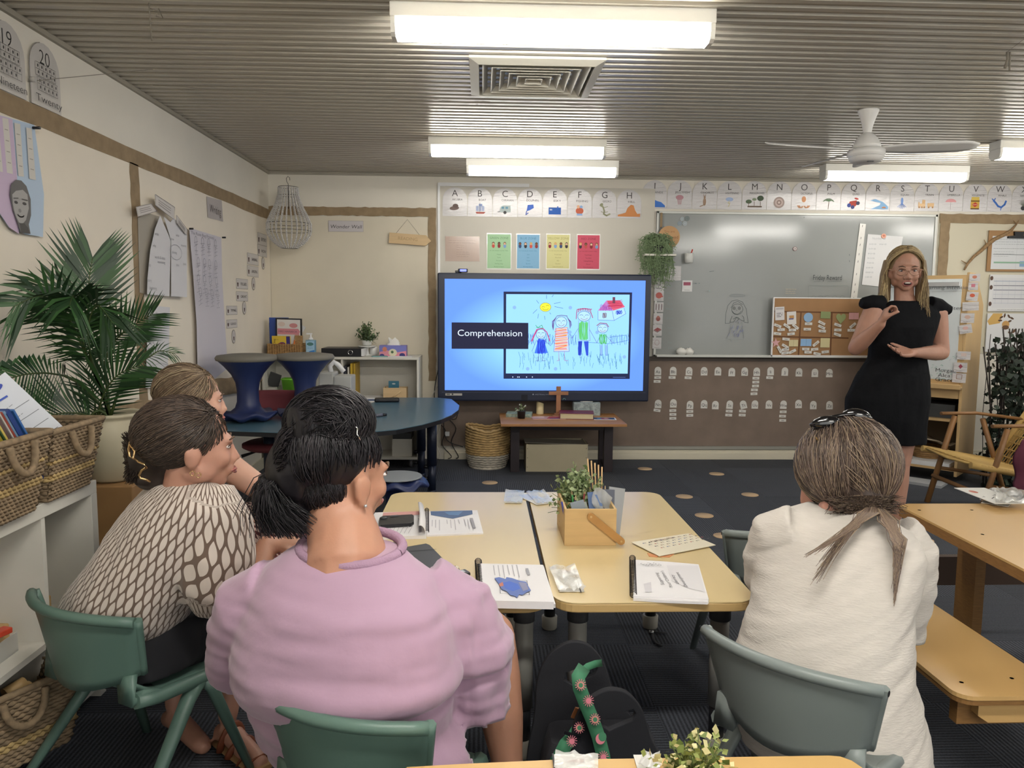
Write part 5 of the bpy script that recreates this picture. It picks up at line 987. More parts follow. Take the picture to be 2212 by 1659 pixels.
f = Flat((-.165, -.08, .0042), (1, 0, 0), (0, 1, 0)); f.poly([(.12, .02), (.3, .03), (.31, .13), (.16, .14)], 'b04a44'); f.poly([(.14, .01), (.29, .02), (.27, .07), (.16, .06)], '6a3a6c'); f.rect(.02, .05, .09, .09, 'd8b0a4'); o = f.mb.build('page_print', f.mats, fix=False, origin=(0, 0, 0)); o.parent = t
a = Z(1470, 570); t = thing('red_book', 'thick crimson hardback book with cream page edges on the low table', 'book', (a.x, a.y+.01, TZ), -.12)
rc = M('crimson_cover', '6e2a3a', .45); MB().box2((-.145, -.1, 0), (.145, .1, .005)).build('cover', rc, t); MB().box2((-.145, -.1, .048), (.145, .1, .053)).build('cover', rc, t, bevel=.002); MB().box2((-.147, -.1, 0), (-.14, .1, .053)).build('spine', rc, t, bevel=.002); MB().box2((-.138, -.094, .005), (.138, .094, .048)).build('pages', M('page_edge', 'cbbf9c', .8), t)
a = Z(1580, 530)
tissue_box('tissue_box', 'grey-green marbled tissue box on the low table', (a.x, a.y, TZ), (.235, .12, .115), M('carton_marble', '9aa6a6', .6, var=.5, vscale=28), lambda f, w, h: [f.arc(random.Random(k).uniform(.02, w-.02), random.Random(k+50).uniform(.02, h-.02), .02, .012, .002, '7c8a8c' if k % 2 else 'c4cac8', k, k+2.6, 7) for k in range(26)])
a = Z(1795, 580); t = slab('photo_card', 'curled photo card with dark blue and red picture at the right of the low table', 'card', (a.x, a.y, TZ), (.2, .12, .003), M('paper_white'), (0, 0, -.05))
f = Flat((-.1, -.06, .0032), (1, 0, 0), (0, 1, 0)); f.rect(.01, .01, .18, .1, '2c4460'); f.ell(.1, .05, .05, .035, 'a04a4c'); f.ell(.12, .07, .02, .02, 'd0a898'); f.ell(.06, .06, .02, .03, '5a86a4'); o = f.mb.build('page_print', f.mats, fix=False, origin=(0, 0, 0)); o.parent = t
# crate beneath
a = oy(1136, 1017, 6.40); b = oy(1269, 1017, 6.40); t = thing('plywood_crate', 'pale plywood crate of papers beneath the low table', 'crate', ((a.x+b.x)/2, 6.40, 0)); hw = (b.x-a.x)/2; pc = M('pale_ply', 'b5ab90', .7, var=.08, vscale=5)
for nm, p0, p1 in (('front', (-hw, 0, 0), (hw, .012, .235)), ('back', (-hw, .3, 0), (hw, .312, .235)), ('side', (-hw, .012, 0), (-hw+.012, .3, .235)), ('side', (hw-.012, .012, 0), (hw, .3, .235)), ('bottom', (-hw+.012, .012, 0), (hw-.012, .3, .01))): MB().box2(p0, p1).build(nm, pc, t)
for z in (.04, .12, .2):
    for x in (-hw+.012, hw-.012): MB().cyl((x, -.001, z), (x, .002, z), .003, n=6).build('nail', M('black_wire'), t)
slab('card_sheet', 'bent grey card sheet lying over the open crate', 'card', ((a.x+b.x)/2, 6.53, .236), (2*hw+.02, .22, .004), M('grey_card2', '8c887c', .7)).rotation_euler = (0, .03, .0)
# seagrass basket
a = oz(1053, 1000, 0); t = thing('seagrass_basket', 'round two-tone seagrass basket beside the low table', 'basket', (a.x-.0, 6.62, 0)); s1 = M('seagrass', 'b59664', .8, var=.3, vscale=25); s2 = M('seagrass_pale', 'b8b0a2', .85, var=.25, vscale=25)
for k in range(17):
    z = .012+.0195*k; r_ = .155+.03*math.sin(min(1, k/9)*1.57)-.0*k; n = 44; m = MB(); dz = lambda a: (.05*(k/17)**3*abs(math.cos(a)))
    m.tube([(r_*math.cos(a)*(1+.012*math.sin(a*23+k)), r_*math.sin(a)*(1+.012*math.sin(a*23+k))*.92, z+.004*math.sin(a*22+k*1.5)+dz(a)) for a in np.linspace(0, 6.283, n+1)], .0125, 6, False).build('coil', s2 if k < 6 else s1, t)
MB().lathe([(.01, 0), (.16, 0), (.16, .012), (.01, .012)], 24).build('base', s2, t)
m = MB(); g = [[(.15*i/7*math.cos(b), .14*i/7*math.sin(b), .34-.06*(i/7)**2+.03*noise.noise(Vector((i*.9, b*1.3, 0)))) for b in np.linspace(0, 6.283, 21)[:-1]] for i in range(8)]
m.sheet(g[1:], closeu=True).build('folded_cloth', M('floral_cloth', '8f8f86', .85, var=.9, vscale=26), label='crumpled patterned cloth heaped in the seagrass basket', cat='cloth')
# power outlet, cables left of the pinboard
a = oy(980, 905, YB-.012); MB().box((a.x-.02, YB-.016, a.z-.02), (.12, .01, .08)).build('power_outlet', M('white_plastic'), label='white double power outlet on the wall behind the teal table', cat='outlet', bevel=.003)
cb = M('black_cord'); r = random.Random(5)
for k, pl_ in enumerate(([(946, 800), (938, 850), (944, 905), (962, 930), (955, 960), (975, 985), (968, 1000)], [(950, 870), (965, 900), (985, 925), (975, 955), (990, 985), (985, 990)], [(948, 830), (930, 870), (952, 915), (940, 950), (950, 985), (925, 992)], [(990, 870), (985, 905), (960, 905), (965, 950), (1000, 965)])):
    pts = [oy(x, y, YB-.05-.01*k) for x, y in pl_]
    for p in pts: p.z = max(p.z, .012)
    fine = []
    for i in range(len(pts)-1):
        for s_ in np.linspace(0, 1, 5)[:-1]:
            p0_, p1_, p2_, p3_ = pts[max(i-1, 0)], pts[i], pts[i+1], pts[min(i+2, len(pts)-1)]; fine.append(.5*((2*p1_)+(-p0_+p2_)*s_+(2*p0_-5*p1_+4*p2_-p3_)*s_*s_+(-p0_+3*p1_-3*p2_+p3_)*s_**3))
    MB().tube(fine+[pts[-1]], .004, 6).build('power_cable', cb if k != 2 else M('white_cord', 'c8c4bc', .5), label=('black cable dropping from the lower left corner of the screen', 'thin black cable looping beside the power outlet', 'white cable curling on the floor by the shelf unit', 'black cable under the right end of the teal table')[k], cat='cable', group='cables left of the screen')
a = oy(966, 938, YB-.08); MB().box((a.x, YB-.06, a.z), (.04, .03, .04)).build('power_adapter', M('white_plastic'), label='white plug adapter hanging among the cables', cat='adapter', bevel=.004)
# floor spots
spot = M('spot_beige', 'c2a684', .8)
for (px, py, lb) in ((1058, 1043, 'beige floor spot in front of the seagrass basket'), (1393, 1013, 'beige floor spot nearest the pinboard skirting'), (1548, 1024, 'beige floor spot right of the one by the skirting'), (1478, 1073, 'beige floor spot in the middle of the left curve'), (1620, 1069, 'beige floor spot just left of the white-shirted woman head'), (1521, 1114, 'beige floor spot beyond the corner of the right table'), (1563, 1158, 'beige floor spot half hidden by the grey-blue chair'), (2144, 1252, 'beige floor spot under the right-hand bench table'), (1993, 1167, 'beige floor spot behind the white-shirted woman shoulder')):
    a = oz(px, py, 0); MB().lathe([(.001, .003), (.062, .003), (.063, .0)], 28, (a.x, a.y, .0005)).build('floor_spot', spot, label=lb, cat='floor spot', group='beige floor spots')
# ================================================================ display on the far right of the back wall
wf = Flat((0, YB, 0), (1, 0, 0), (0, 0, 1))
MB().box2((4.15, YB-.008, 1.0), (6.6, YB-.001, 2.26)).build('backing_paper', M('paper_cream', 'cfc8b2', .85, bump=.2, bscale=2), label='cream backing paper right of the whiteboard', cat='backing paper')
strip(wf, 4.15, 6.6, 2.185, 2.268, 'hessian_strip', 'hessian border right of the whiteboard along the top', 21, th=.014); strip(wf, 4.155, 4.245, 1.0, 2.2, 'hessian_strip', 'upright hessian border at the right end of the whiteboard', 23, th=.018)
# branch
pl_ = [(2083, 583), (2090, 570), (2103, 555), (2118, 543), (2132, 530), (2148, 517), (2168, 508), (2185, 497), (2196, 484)]
mb = MB().tube([oy(x, y, 6.915) for k, (x, y) in enumerate(pl_)], [.008, .011, .013, .015, .017, .018, .016, .012, .007], 7)
for k, d in ((1, (-.06, 0, .03)), (1, (.03, 0, .05)), (4, (-.03, 0, .05)), (5, (.05, 0, .02)), (8, (-.03, 0, .03)), (8, (.02, 0, .035))): p = oy(*pl_[k], 6.915); mb.tube([p, p+Vector(d)], [.006, .003], 5)
mb.build('branch', M('bark', '9a7c58', .85, var=.4, vscale=60), label='knobbly dry branch slanting up in front of the large clipboard', cat='branch')
# clipboards and chart
def board(name, label, x0, y0, x1, y1, cat, art, col, Y=YB-.03):
    a, b = oy(x0, y1, Y), oy(x1, y0, Y); f = Flat((a.x, Y, a.z), (1, 0, 0), (0, 0, 1)); W_, H_ = b.x-a.x, b.z-a.z; f.paper(W_, H_, col, .008); art(f, W_, H_); return f.build(name, label, cat), f, W_, H_
def ac(f, w, h):
    f.rect(.035, .02, w-.05, h-.07, 'd6d8da'); f.line([(w*.55, .02), (w*.55, h-.06)], .002, 'b9bcc0')
    f.words(.06, h*.78, w*.8, 3, .022, .006, '9aa0a4'); f.words(.05, h*.56, w*.85, 1, .02, .004, '4c5254', .05); f.words(.06, h*.48, w*.4, 3, .02, .005, 'a4a8aa'); f.line([(.05, h*.42), (w*.95, h*.41)], .004, '6c7278'); f.rect(.06, h*.2, w*.5, .014, '8fb49a'); f.rect(w*.62, h*.12, w*.3, .05, '88aac8'); f.rect(w*.62, h*.2, w*.3, .01, '9cc0a4')
o, f, W_, H_ = board('clipboard', 'large clipboard with a timetable sheet and black clip on the right wall display', 2131, 499, 2250, 586, 'clipboard', ac, M('masonite', 'a07a50', .6))
g = Flat(f.P(W_*.55, H_-.07, .002), (1, 0, 0), (0, 0, 1)); g.mat(M('black_wire')); g.mb.prism([(-.1, 0), (.1, 0), (.1, .018), (.04, .025), (.045, .06), (-.045, .06), (-.04, .025), (-.1, .018)], 0, .02, lambda x, y, z: g.P(x, y, z)); c = g.mb.build('clip', g.mats, o, world=True)
def ac2(f, w, h):
    f.rect(.03, .03, w-.04, h-.06, 'd6d6d8')
    for k in range(6): f.line([(.04, h*(.82-.12*k)), (w-.02, h*(.82-.12*k))], .005 if k in (0, 1, 2, 4) else .002, '5c6070' if k in (1, 2, 4) else '9aa4b8')
    for k in range(8): f.line([(.06+.06*k, h*.2), (.06+.06*k, h*.85)], .0015, 'b0b4bc')
    for k, (x, y) in enumerate(((.012, h*.9), (.012, h*.65), (.012, h*.2))): f.ell(x, y, .014, .02, '5c4438')
    f.words(.08, .012, w*.7, 1, .01, .006, 'a8a4a0')
board('wall_calendar', 'printed wall planner with ruled rows below the large clipboard', 2134, 594, 2250, 672, 'planner', ac2, M('paper_white'))
def ac3(f, w, h):
    f.poly([(.0, h*.8), (.05, h), (.14, h), (.12, h*.75), (.02, h*.7)], 'd0a860')
    for k, (x, y, a) in enumerate(((.13, .9, .6), (.16, .95, 1.4), (.2, .93, 2.2), (.23, .88, 2.7), (.12, .82, 0), (.21, .80, .4))): f.ell(x, h*y, .02, .009, '5c4432', rot=a)
    f.ell(.175, h*.72, .035, .033, 'c4985c'); f.ell(.175, h*.64, .033, .02, '6a4c34'); f.ell(.26, h*.55, .03, .012, '6a4c34', rot=.7); f.ell(.22, h*.5, .02, .01, '6a4c34', rot=-.5)
board('leaf_print', 'white print with brown leaves and tan fruit behind the leafy screen', 2128, 678, 2260, 760, 'print', ac3, M('paper_white'))

# ================================================================ easel cabinet, turned towards the class
A, B = oz(2065, 1047, 0), oz(2120, 1012, 0); dv = (B-A).normalized(); uu = Vector((dv.y, -dv.x, 0)); FW = .66; O_ = A-uu*FW; DP = .62
HU = oy(2095, 588, A.y).z
t = thing('easel_cabinet', 'birch easel cabinet with a whiteboard front and shelves below', 'cabinet', (O_.x, O_.y, 0), math.atan2(uu.y, uu.x)); bi = M('birch', 'c9a876', .45, var=.05, vscale=3, stretch=(3, 3, 1))
t2, t3, t4 = .77, .50, .10
sidep = [(0, .06), (DP-.1, .06), (DP-.1, HU-.25), (.26, HU-.04), (.2, HU), (0, HU)]
MB().prism(sidep, 0, .022, lambda x, y, z: (FW-z, x, y)).build('side_panel', bi, t, bevel=.003); MB().prism(sidep, 0, .022, lambda x, y, z: (z, x, y)).build('side_panel', bi, t, bevel=.003)
MB().box2((.022, .0, t2), (FW-.022, .03, HU-.02)).build('frame', bi, t); MB().box2((.05, -.004, t2+.07), (FW-.05, .0, HU-.05)).build('whiteboard_panel', M('whiteboard_enamel2', 'd4dadb', .25), t)
MB().box2((.0, -.07, t2), (FW, .0, t2+.02)).box2((.0, -.075, t2), (FW, -.06, t2+.04)).build('tray', bi, t, bevel=.004)
for z in (t2-.08, t3, t4): MB().box2((.022, .01, z), (FW-.022, DP-.12, z+.02)).build('shelf', bi, t)
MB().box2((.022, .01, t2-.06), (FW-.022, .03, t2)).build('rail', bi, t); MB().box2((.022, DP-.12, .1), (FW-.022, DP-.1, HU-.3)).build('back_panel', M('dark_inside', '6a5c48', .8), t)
MB().box2((.07, -.03, HU-.11), (FW-.06, -.004, HU-.075)).build('clamp_bar', M('silver', 'c4c6c8', .25, .7), t, bevel=.004)
# contents
def W3(x, y, z): return Vector((O_.x, O_.y, 0))+uu*x+dv*y+Vector((0, 0, z))
slab('grey_bin', 'dark grey tray on the upper shelf of the birch cabinet', 'tray', W3(FW-.2, .22, t3+.021), (.28, .3, .11), M('dark_grey'), (0, 0, math.atan2(uu.y, uu.x)))
slab('red_folder', 'red folder at the left of the upper shelf of the birch cabinet', 'folder', W3(.18, .2, t3+.021), (.05, .25, .16), M('red_plastic'), (0, .15, math.atan2(uu.y, uu.x)))
slab('white_book', 'white book on the bottom shelf of the birch cabinet', 'book', W3(FW-.22, .12, t4+.021), (.32, .22, .035), M('paper_white'), (0, 0, math.atan2(uu.y, uu.x)))
slab('atlas', 'grey book under the white book on the floor beneath the cabinet', 'book', W3(FW-.2, -.14, .0), (.3, .2, .02), M('paper_grey', 'a8aaac', .6), (0, 0, math.atan2(uu.y, uu.x)))
c = W3(FW-.28, .25, t4+.06); t_ = thing('wicker_bowl', 'brown wicker bowl on the bottom shelf of the birch cabinet', 'basket', (c.x, c.y, t4+.021))
for k in range(7): MB().tube([((.09+.01*k)*math.cos(a), (.09+.01*k)*math.sin(a), .01+.018*k) for a in np.linspace(0, 6.283, 25)], .011, 5, False).build('coil', wick, t_)
c = W3(.30, .2, .28); m = MB(); g = [[c+Vector((x, y, .06*noise.noise(Vector((x*9, y*9, 1)))+.05-abs(x)*.25)) for x in np.linspace(-.2, .26, 10)] for y in np.linspace(-.14, .14, 6)]
m.sheet(g).build('calico_bag', M('calico', 'b9ab94', .85, bump=.4, bscale=12), label='rumpled calico bag bulging from the cabinet beside the presenter', cat='bag', solid=.01)
# front panel print, traced on the tilted front plane
f = Flat(W3(0, -.006, 0), uu, (0, 0, 1)); q = f.crop(1880, 560, 4.88)
a = q(830, 297); f.text('Learning Intentions', a[0]-.01, a[1], .028, '6a6c6e', w_=.36, shear=.15, thin=-.01); f.line([q(650, 342), q(990, 335)], .002, '9a9c9e')
a = q(925, 512); f.text('Criteria', a[0]-.02, a[1], .028, '6a6c6e', w_=.16, shear=.15, thin=-.01)
for tx, x, y, w_ in (('Morgan', 792, 1170, .14), ('Alca', 778, 1222, .09), ('Grace', 780, 1268, .13)): a = q(x, y); f.text(tx, a[0], a[1], .03, '3a3c3e', w_=w_, thin=-.015)
r = random.Random(9)
for k in range(26): a = q(r.uniform(640, 880), r.uniform(1010, 1280)); f.line([a, (a[0]+.012, a[1]+r.uniform(-.012, .012))], .004, r.choice(['a9c4bc', 'b4c0c6', '9cc0b0']))
f.build('board_writing', parent=t)
for k, (x, y, w_, h, lb, ic, icc, ro) in enumerate(((1100, 195, 120, 85, 'red-orange food', 'e', 'c98068', 0), (1085, 285, 110, 85, 'pink square', 'r', 'd0808e', 0), (1070, 385, 130, 95, 'orange leaf', 'e', 'd0644a', -.1), (1060, 500, 180, 90, 'glare-washed', None, None, .05), (1025, 620, 150, 100, 'glare-washed, second', 'e', 'd0b0a0', 0), (1015, 745, 140, 90, 'tilted with a faint pink picture', 'e', 'dcb4ac', .18), (985, 1015, 150, 80, 'faint lunchbox', 'r', 'd8c4bc', 0), (950, 1140, 150, 95, 'dark red diamond', 'd', '9c4458', 0), (935, 1250, 150, 90, 'brown outlined tray', 'o', '9a7a6a', -.02))):
    ff = Flat(W3(0, -.012-.001*k, 0), uu, (0, 0, 1)); q = ff.crop(1880, 560, 4.88); a = q(x-w_/2, y+h/2); b = q(x+w_/2, y-h/2); W_, H_ = b[0]-a[0], b[1]-a[1]
    g = Flat(ff.P(a[0], a[1], 0), uu*math.cos(ro)+Vector((0, 0, math.sin(ro))), Vector((0, 0, math.cos(ro)))-uu*math.sin(ro)); g.paper(W_, H_, lam, .001)
    if ic == 'e': g.ell(W_/2, H_*.6, W_*.22, H_*.2, icc)
    elif ic == 'r': g.rect(W_*.3, H_*.4, W_*.4, H_*.4, icc)
    elif ic == 'd': g.poly([(W_*.35, H_*.6), (W_*.5, H_*.35), (W_*.68, H_*.6), (W_*.5, H_*.85)], icc)
    elif ic == 'o': g.line([(W_*.3, H_*.4), (W_*.7, H_*.4), (W_*.7, H_*.85), (W_*.3, H_*.85), (W_*.3, H_*.4)], .004, icc)
    g.words(W_*.2, H_*.12, W_*.5, 1, .01, .005, '9a9694', .1, seed=k)
    g.build('routine_card', 'laminated routine card, %s, on the edge of the birch cabinet' % lb, 'card', 'routine cards on the birch cabinet')

# ================================================================ dark leafy screen
t = thing('leafy_screen', 'dark expanding twig screen covered with artificial ivy', 'screen', (4.27, 5.75, 0)); r = random.Random(12)
tw = M('twig', '2c241e', .8); m = MB()
for k in range(120):
    x = -.32+k*.012+r.uniform(-.01, .01); y = r.uniform(-.06, .1)-.1*(k/64); m.tube([(x, y, 0), (x+r.uniform(-.04, .04), y+r.uniform(-.03, .03), .6), (x+r.uniform(-.08, .08), y+r.uniform(-.03, .03), 1.12+r.uniform(-.05, .12))], r.uniform(.003, .007), 4)
for k in range(26): x = -.3+k*.05; m.tube([(x, -.02, .9), (x+.07, -.04, 1.26)], .006, 4).tube([(x+.07, -.01, .9), (x, -.03, 1.26)], .006, 4)
m.build('twigs', tw, t, kind='stuff', fix=False)
m = MB(); lf = [M('ivy_dark', '1f2a20', .55), M('ivy_mid', '2c3a2b', .55)]
for k in range(5600):
    x = r.uniform(-.33, 1.1); z = r.uniform(.02, 1.22); y = r.uniform(-.17, .1)-.08*x
    if z > 1.1 and r.random() < .5+.3*(x > .1): continue
    if x > .15 and z > .55 and r.random() < .35: continue
    s_ = r.uniform(.028, .055); a = Vector((r.uniform(-1, 1), r.uniform(-1, 0), r.uniform(-1, .6))).normalized(); b = a.cross(Vector((r.uniform(-1, 1), -1, r.uniform(-1, 1)))).normalized(); P_ = Vector((x, y, z)); m.m = r.randrange(2)
    m.add([P_, P_+a*s_*.35+b*s_*.55, P_+a*s_*1.1, P_+a*s_*.35-b*s_*.55], [(0, 1, 2, 3)])
m.build('ivy_leaves', lf, t, kind='stuff', fix=False)

# ================================================================ rattan folding chair
Fp, Np, Ep = oz(1998, 968, .40), oz(2098, 1003, .40), oz(2212, 1030, .36); wd_ = (Np-Fp); wl = Vector((wd_.x, wd_.y, 0)).normalized(); bk = Vector((-wl.y, wl.x, 0)); bk = bk if bk.x > 0 else -bk
WR = .60; c0 = Fp; t = thing('rattan_chair', 'folding wooden lounge chair with woven rattan seat and back', 'chair', (c0.x, c0.y, 0))
def T3(a, b, z): return wl*a*WR+bk*b+Vector((0, 0, z))
wm = M('rattan_wood', '8a6238', .5, var=.15, vscale=10); rt = M('rattan_weave', 'c2a05e', .65)
for a in (0, 1):
    MB().tube([T3(a, -.02, .40), T3(a, .55, .30)], .022, 8).build('seat_rail', rt, t)
    MB().tube([T3(a, .04, .0), T3(a, .20, .64)] if a == 0 else [T3(a, .62, .0), T3(a, .50, .3), T3(a, .40, .62)], .020, 6).build('leg', wm, t)
    MB().tube([T3(a, .04, .0), T3(a, .12, .30), T3(a, .20, .64)] if a else [T3(a, .62, .0), T3(a, .40, .62)], .018, 6).build('leg', wm, t)
    MB().tube([T3(a, .10, .655), T3(a, .35, .66), T3(a, .68, .62)], .021, 6, flat=.6).build('armrest', wm, t)
    MB().tube([T3(a, .46, .26), T3(a, .92, 1.0)], .021, 7).build('back_rail', rt, t)
MB().tube([T3(0, .07, .2), T3(1, .07, .2)], .015, 6).build('stretcher', wm, t); MB().tube([T3(0, .10, .26), T3(0, .52, .2)], .013, 6).build('stretcher', wm, t); MB().tube([T3(1, .10, .26), T3(1, .52, .2)], .017, 6).build('stretcher', wm, t)
m = MB()
for k in range(26): b = .0+.54*k/25; z = .405-.1*b/.55; m.tube([T3(-.03, b, z), T3(.5, b, z-.018), T3(1.03, b, z)], .0085, 5)
for k in range(13): a = .04+.92*k/12; m.tube([T3(a, 0, .412), T3(a, .54, .31)], .006, 4)
m.build('seat_weave', rt, t, kind='stuff')
m = MB()
for k in range(15): s_ = k/14; m.tube([T3(0, .50+.42*s_, .31+.68*s_), T3(1, .50+.42*s_, .31+.68*s_)], .0055, 4)
for k in range(22): a = .03+.94*k/21; m.tube([T3(a, .50, .31), T3(a, .92, .99)], .0045, 4)
for k in range(-8, 22):
    p = [(k/14, 0), (k/14+.5, 1)]; p = [(min(max(x, 0), 1), y) for x, y in p]
    m.tube([T3(p[0][0], .50, .31), T3(p[1][0], .92, .99)], .004, 4)
m.build('back_weave', rt, t, kind='stuff'); MB().tube([T3(0, .925, 1.0), T3(1, .925, 1.0)], .018, 7).build('top_rail', wm, t)
g = []; cc = oy(2190, 965, 4.55)
for i in range(9): g.append([cc+Vector((.0+.07*j+.02*math.sin(i*1.7+j), -.05+.05*math.sin(j*2.1+i*.4), .05-.045*i+.02*math.sin(j*1.3+i))) for j in range(7)])
MB().sheet(g).build('maroon_cloth', M('maroon', '5a2436', .85), label='maroon garment draped over the arm of the rattan chair', cat='garment', solid=.006, sub=1)
p = oz(2055, 1063, 0); slab('paper_scrap', 'small scrap of white paper on the carpet by the rattan chair', 'paper', (oz(2095, 1052, 0).x, 5.5, .001), (.1, .07, .003), M('paper_white'), (0, 0, .5))

# ================================================================ bench table on the right
pw2 = M('birch_ply', 'd2ab70', .28, var=.07, vscale=3, stretch=(1, .3, 1), coat=.2); pe = M('ply_edge', '8a6436', .6, var=.2, vscale=30, stretch=(1, 1, 8))
def rrect(x0, y0, x1, y1, r_, n=6):
    out = []
    for cx, cy, a0 in ((x1-r_, y1-r_, 0), (x0+r_, y1-r_, 90), (x0+r_, y0+r_, 180), (x1-r_, y0+r_, 270)): out += [(cx+r_*math.cos(R(a0+90*k/n)), cy+r_*math.sin(R(a0+90*k/n))) for k in range(n+1)]
    return out
p0 = oz(1934, 1088, .62); X0 = oz(2212, 1238, .62).x
t = thing('bench_table', 'golden plywood table with fixed benches at the right', 'table', (X0, 2.0, 0)); Y1 = p0.y-2.0
topp = [(.0, -.6), (.78, -.6), (.78, Y1-.05), (.72, Y1), (.10, Y1), (p0.x-X0, Y1-.03)]
MB().prism(topp, .612, .62).build('tabletop', pw2, t); MB().prism([(x+.001, y) for x, y in topp], .578, .6115).build('top_edge', pe, t)
MB().prism([(x-.39*0-.0, y) for x, y in rrect(-.335+.02, -.06, -.0, 1.0, .05)], .34, .352).build('bench_seat', pw2, t); MB().prism(rrect(-.333+.02, -.058, -.002, .998, .05), .325, .3395).build('bench_edge', pe, t)
MB().box2((-.28, -.0, .24), (.75, .035, .324)).build('cross_beam', pe, t); MB().prism([(-.30, .24), (-.27, .22), (.3, .22), (.3, .28), (-.30, .28)], .0, .04, lambda x, y, z: (x+.06, z-.03, y+.04)).build('bench_bracket', pw2, t)
zb = oz(2060, 1203, .345); MB().box2((-.03, zb.y-2.0, .22), (.75, zb.y-1.965, .345)).build('cross_beam', M('dark_beam', '4a3628', .6), t)
MB().box2((.33, .02, 0), (.37, .14, .577)).build('table_leg', pe, t); MB().box2((.33, .86, 0), (.37, .98, .577)).build('table_leg', pe, t)
for (x, y) in ((.09, Y1-.1), (.3, Y1-.1), (.13, Y1-.42), (.1, Y1-.72), (.35, Y1-.5)): MB().lathe([(.001, .6206), (.006, .6206)], 8, (x, y, 0)).build('screw_hole', M('black_wire'), t)
for (x, y) in ((-.26, .02), (-.1, .04), (-.2, .5)): MB().lathe([(.001, .3526), (.006, .3526)], 8, (x, y, 0)).build('screw_hole', M('black_wire'), t)
# packets on it
clearm = M('clear_packet', 'e2e2de', .12, alpha=.55, bump=.8, bscale=14, coat=.6)
def packet(pxs, z, name, label, art=None, crumple=.012, th=.0, seed=0, group=None):
    """four px corners (near-left, near-right, far-right, far-left) on the plane z: a card in a wrinkled clear sleeve"""
    P = [oz(x, y, z) for x, y in pxs]; c = sum(P, Vector())/4; t = thing(name, label, 'packet', (c.x, c.y, z), 0, group)
    u = (P[1]-P[0]); v = (P[3]-P[0]); W_, H_ = u.length, v.length; f = Flat(P[0]+Vector((0, 0, .004)), u, v-u.normalized()*v.dot(u.normalized())); f.paper(W_*.9, H_*.9, M('card_white', 'd6d4ce', .6), .002, x0=W_*.05, y0=H_*.05)
    if art: art(f, W_, H_)
    o = f.mb.build('card', f.mats, t, world=True, fix=False)
    m = MB(); g = [[P[0].lerp(P[1], i/9).lerp(P[3].lerp(P[2], i/9), j/7)+Vector((0, 0, .008+crumple*(.5+noise.noise(Vector((i*.7, j*.9, seed+.5)))))) for i in range(10)] for j in range(8)]
    m.sheet(g).build('clear_sleeve', clearm, t, world=True, fix=False); return t
packet([(2115, 1088), (2180, 1098), (2190, 1072), (2125, 1065)], .62, 'card_packet', 'left crinkled clear packet of white cards on the bench table', None, .02, seed=3)
packet([(2150, 1092), (2230, 1092), (2212, 1066), (2152, 1060)], .64, 'card_packet', 'clear packet with a red picture card on the bench table', lambda f, w, h: (f.ell(w*.3, h*.7, w*.1, h*.08, 'c07868'), f.line([(w*.3, h*.3), (w*.5, h*.4)], .004, '4a4a4a')), .018, seed=7)
# ================================================================ the two grouped tables
TT = .56; tt = M('maple_laminate', 'd3bd8c', .3, var=.035, vscale=4, stretch=(3, .5, 1), coat=.25); te = M('table_edge', 'bd9f6a', .45); gl = M('leg_grey', '8a8984', .45); dk2 = M('leg_black', '1c1d22', .4); ft = M('foot_grey', 'aaa79c', .5)
def ktable(x0, x1, label):
    t = thing('classroom_table', label, 'table', ((x0+x1)/2, 2.1, 0), 0, 'maple classroom tables'); hw = (x1-x0)/2
    MB().prism(rrect(-hw, 0, hw, 1.31, .07), TT-.003, TT).build('tabletop', tt, t); MB().prism(rrect(-hw, 0, hw, 1.31, .07), TT-.03, TT-.0032).build('edge_band', te, t, bevel=.004)
    for x in (-hw+.09, hw-.06):
        for y in (.17, 1.12):
            l = MB().cyl((x, y, .16), (x, y, .44), .029, n=20).build('leg', gl, t); MB().cyl((x, y, .05), (x, y, .18), .024, n=20).build('inner_tube', dk2, l, world=False); MB().cyl((x, y, .44), (x, y, TT-.031), .033, n=20).build('collar', M('collar_dark', '4a4a4c', .5), l)
            MB().lathe([(.03, .0), (.033, .005), (.034, .055), (.028, .058)], 20, (x, y, 0)).build('foot', ft, l)
    for a, b in ((( -hw+.09, .17), (-hw+.09, 1.12)), ((hw-.06, .17), (hw-.06, 1.12))): MB().box2((a[0]-.02, a[1], TT-.07), (b[0]+.02, b[1], TT-.031)).build('side_rail', M('collar_dark'), t)
    return t
ktable(-.405, .19, 'left maple classroom table in front of the pink-shirted woman'); ktable(.206, .80, 'right maple classroom table carrying the bamboo caddy')
tq = Flat((0, 0, TT), (1, 0, 0), (0, 1, 0))
def onplane(name, label, cat, pxs, h, m, art=None, z=TT, group=None, lift=0, parent=None):
    """prism whose top outline is traced on the horizontal plane z+h; art draws with q(px,py)"""
    f = Flat((0, 0, z+h+lift), (1, 0, 0), (0, 1, 0)); P = [f.q(*p) for p in pxs]; f.mat(m); A_ = sum(P[i][0]*P[(i+1) % len(P)][1]-P[(i+1) % len(P)][0]*P[i][1] for i in range(len(P)))
    if A_ < 0: P = P[::-1]
    f.mb.prism(P, -h, 0, lambda x, y, zz: f.P(x, y, zz)); f.lay = 2
    if art: art(f, f.q)
    return f.mb.build(name, f.mats, parent, label, cat, group, fix=False, world=bool(parent))
def spiral(p0, p1, n, r_, z, parent, m):
    a, b = Vector(p0), Vector(p1); d = (b-a).normalized(); s_ = d.cross(Vector((0, 0, 1)))
    for k in range(n): c = a.lerp(b, (k+.5)/n); MB().tube([c+s_*r_*math.cos(t_)+Vector((0, 0, r_+r_*math.sin(t_)))+d*.001*t_ for t_ in np.linspace(0, 6.0, 11)], .0013, 4).build('spiral_ring', m, parent, world=True)
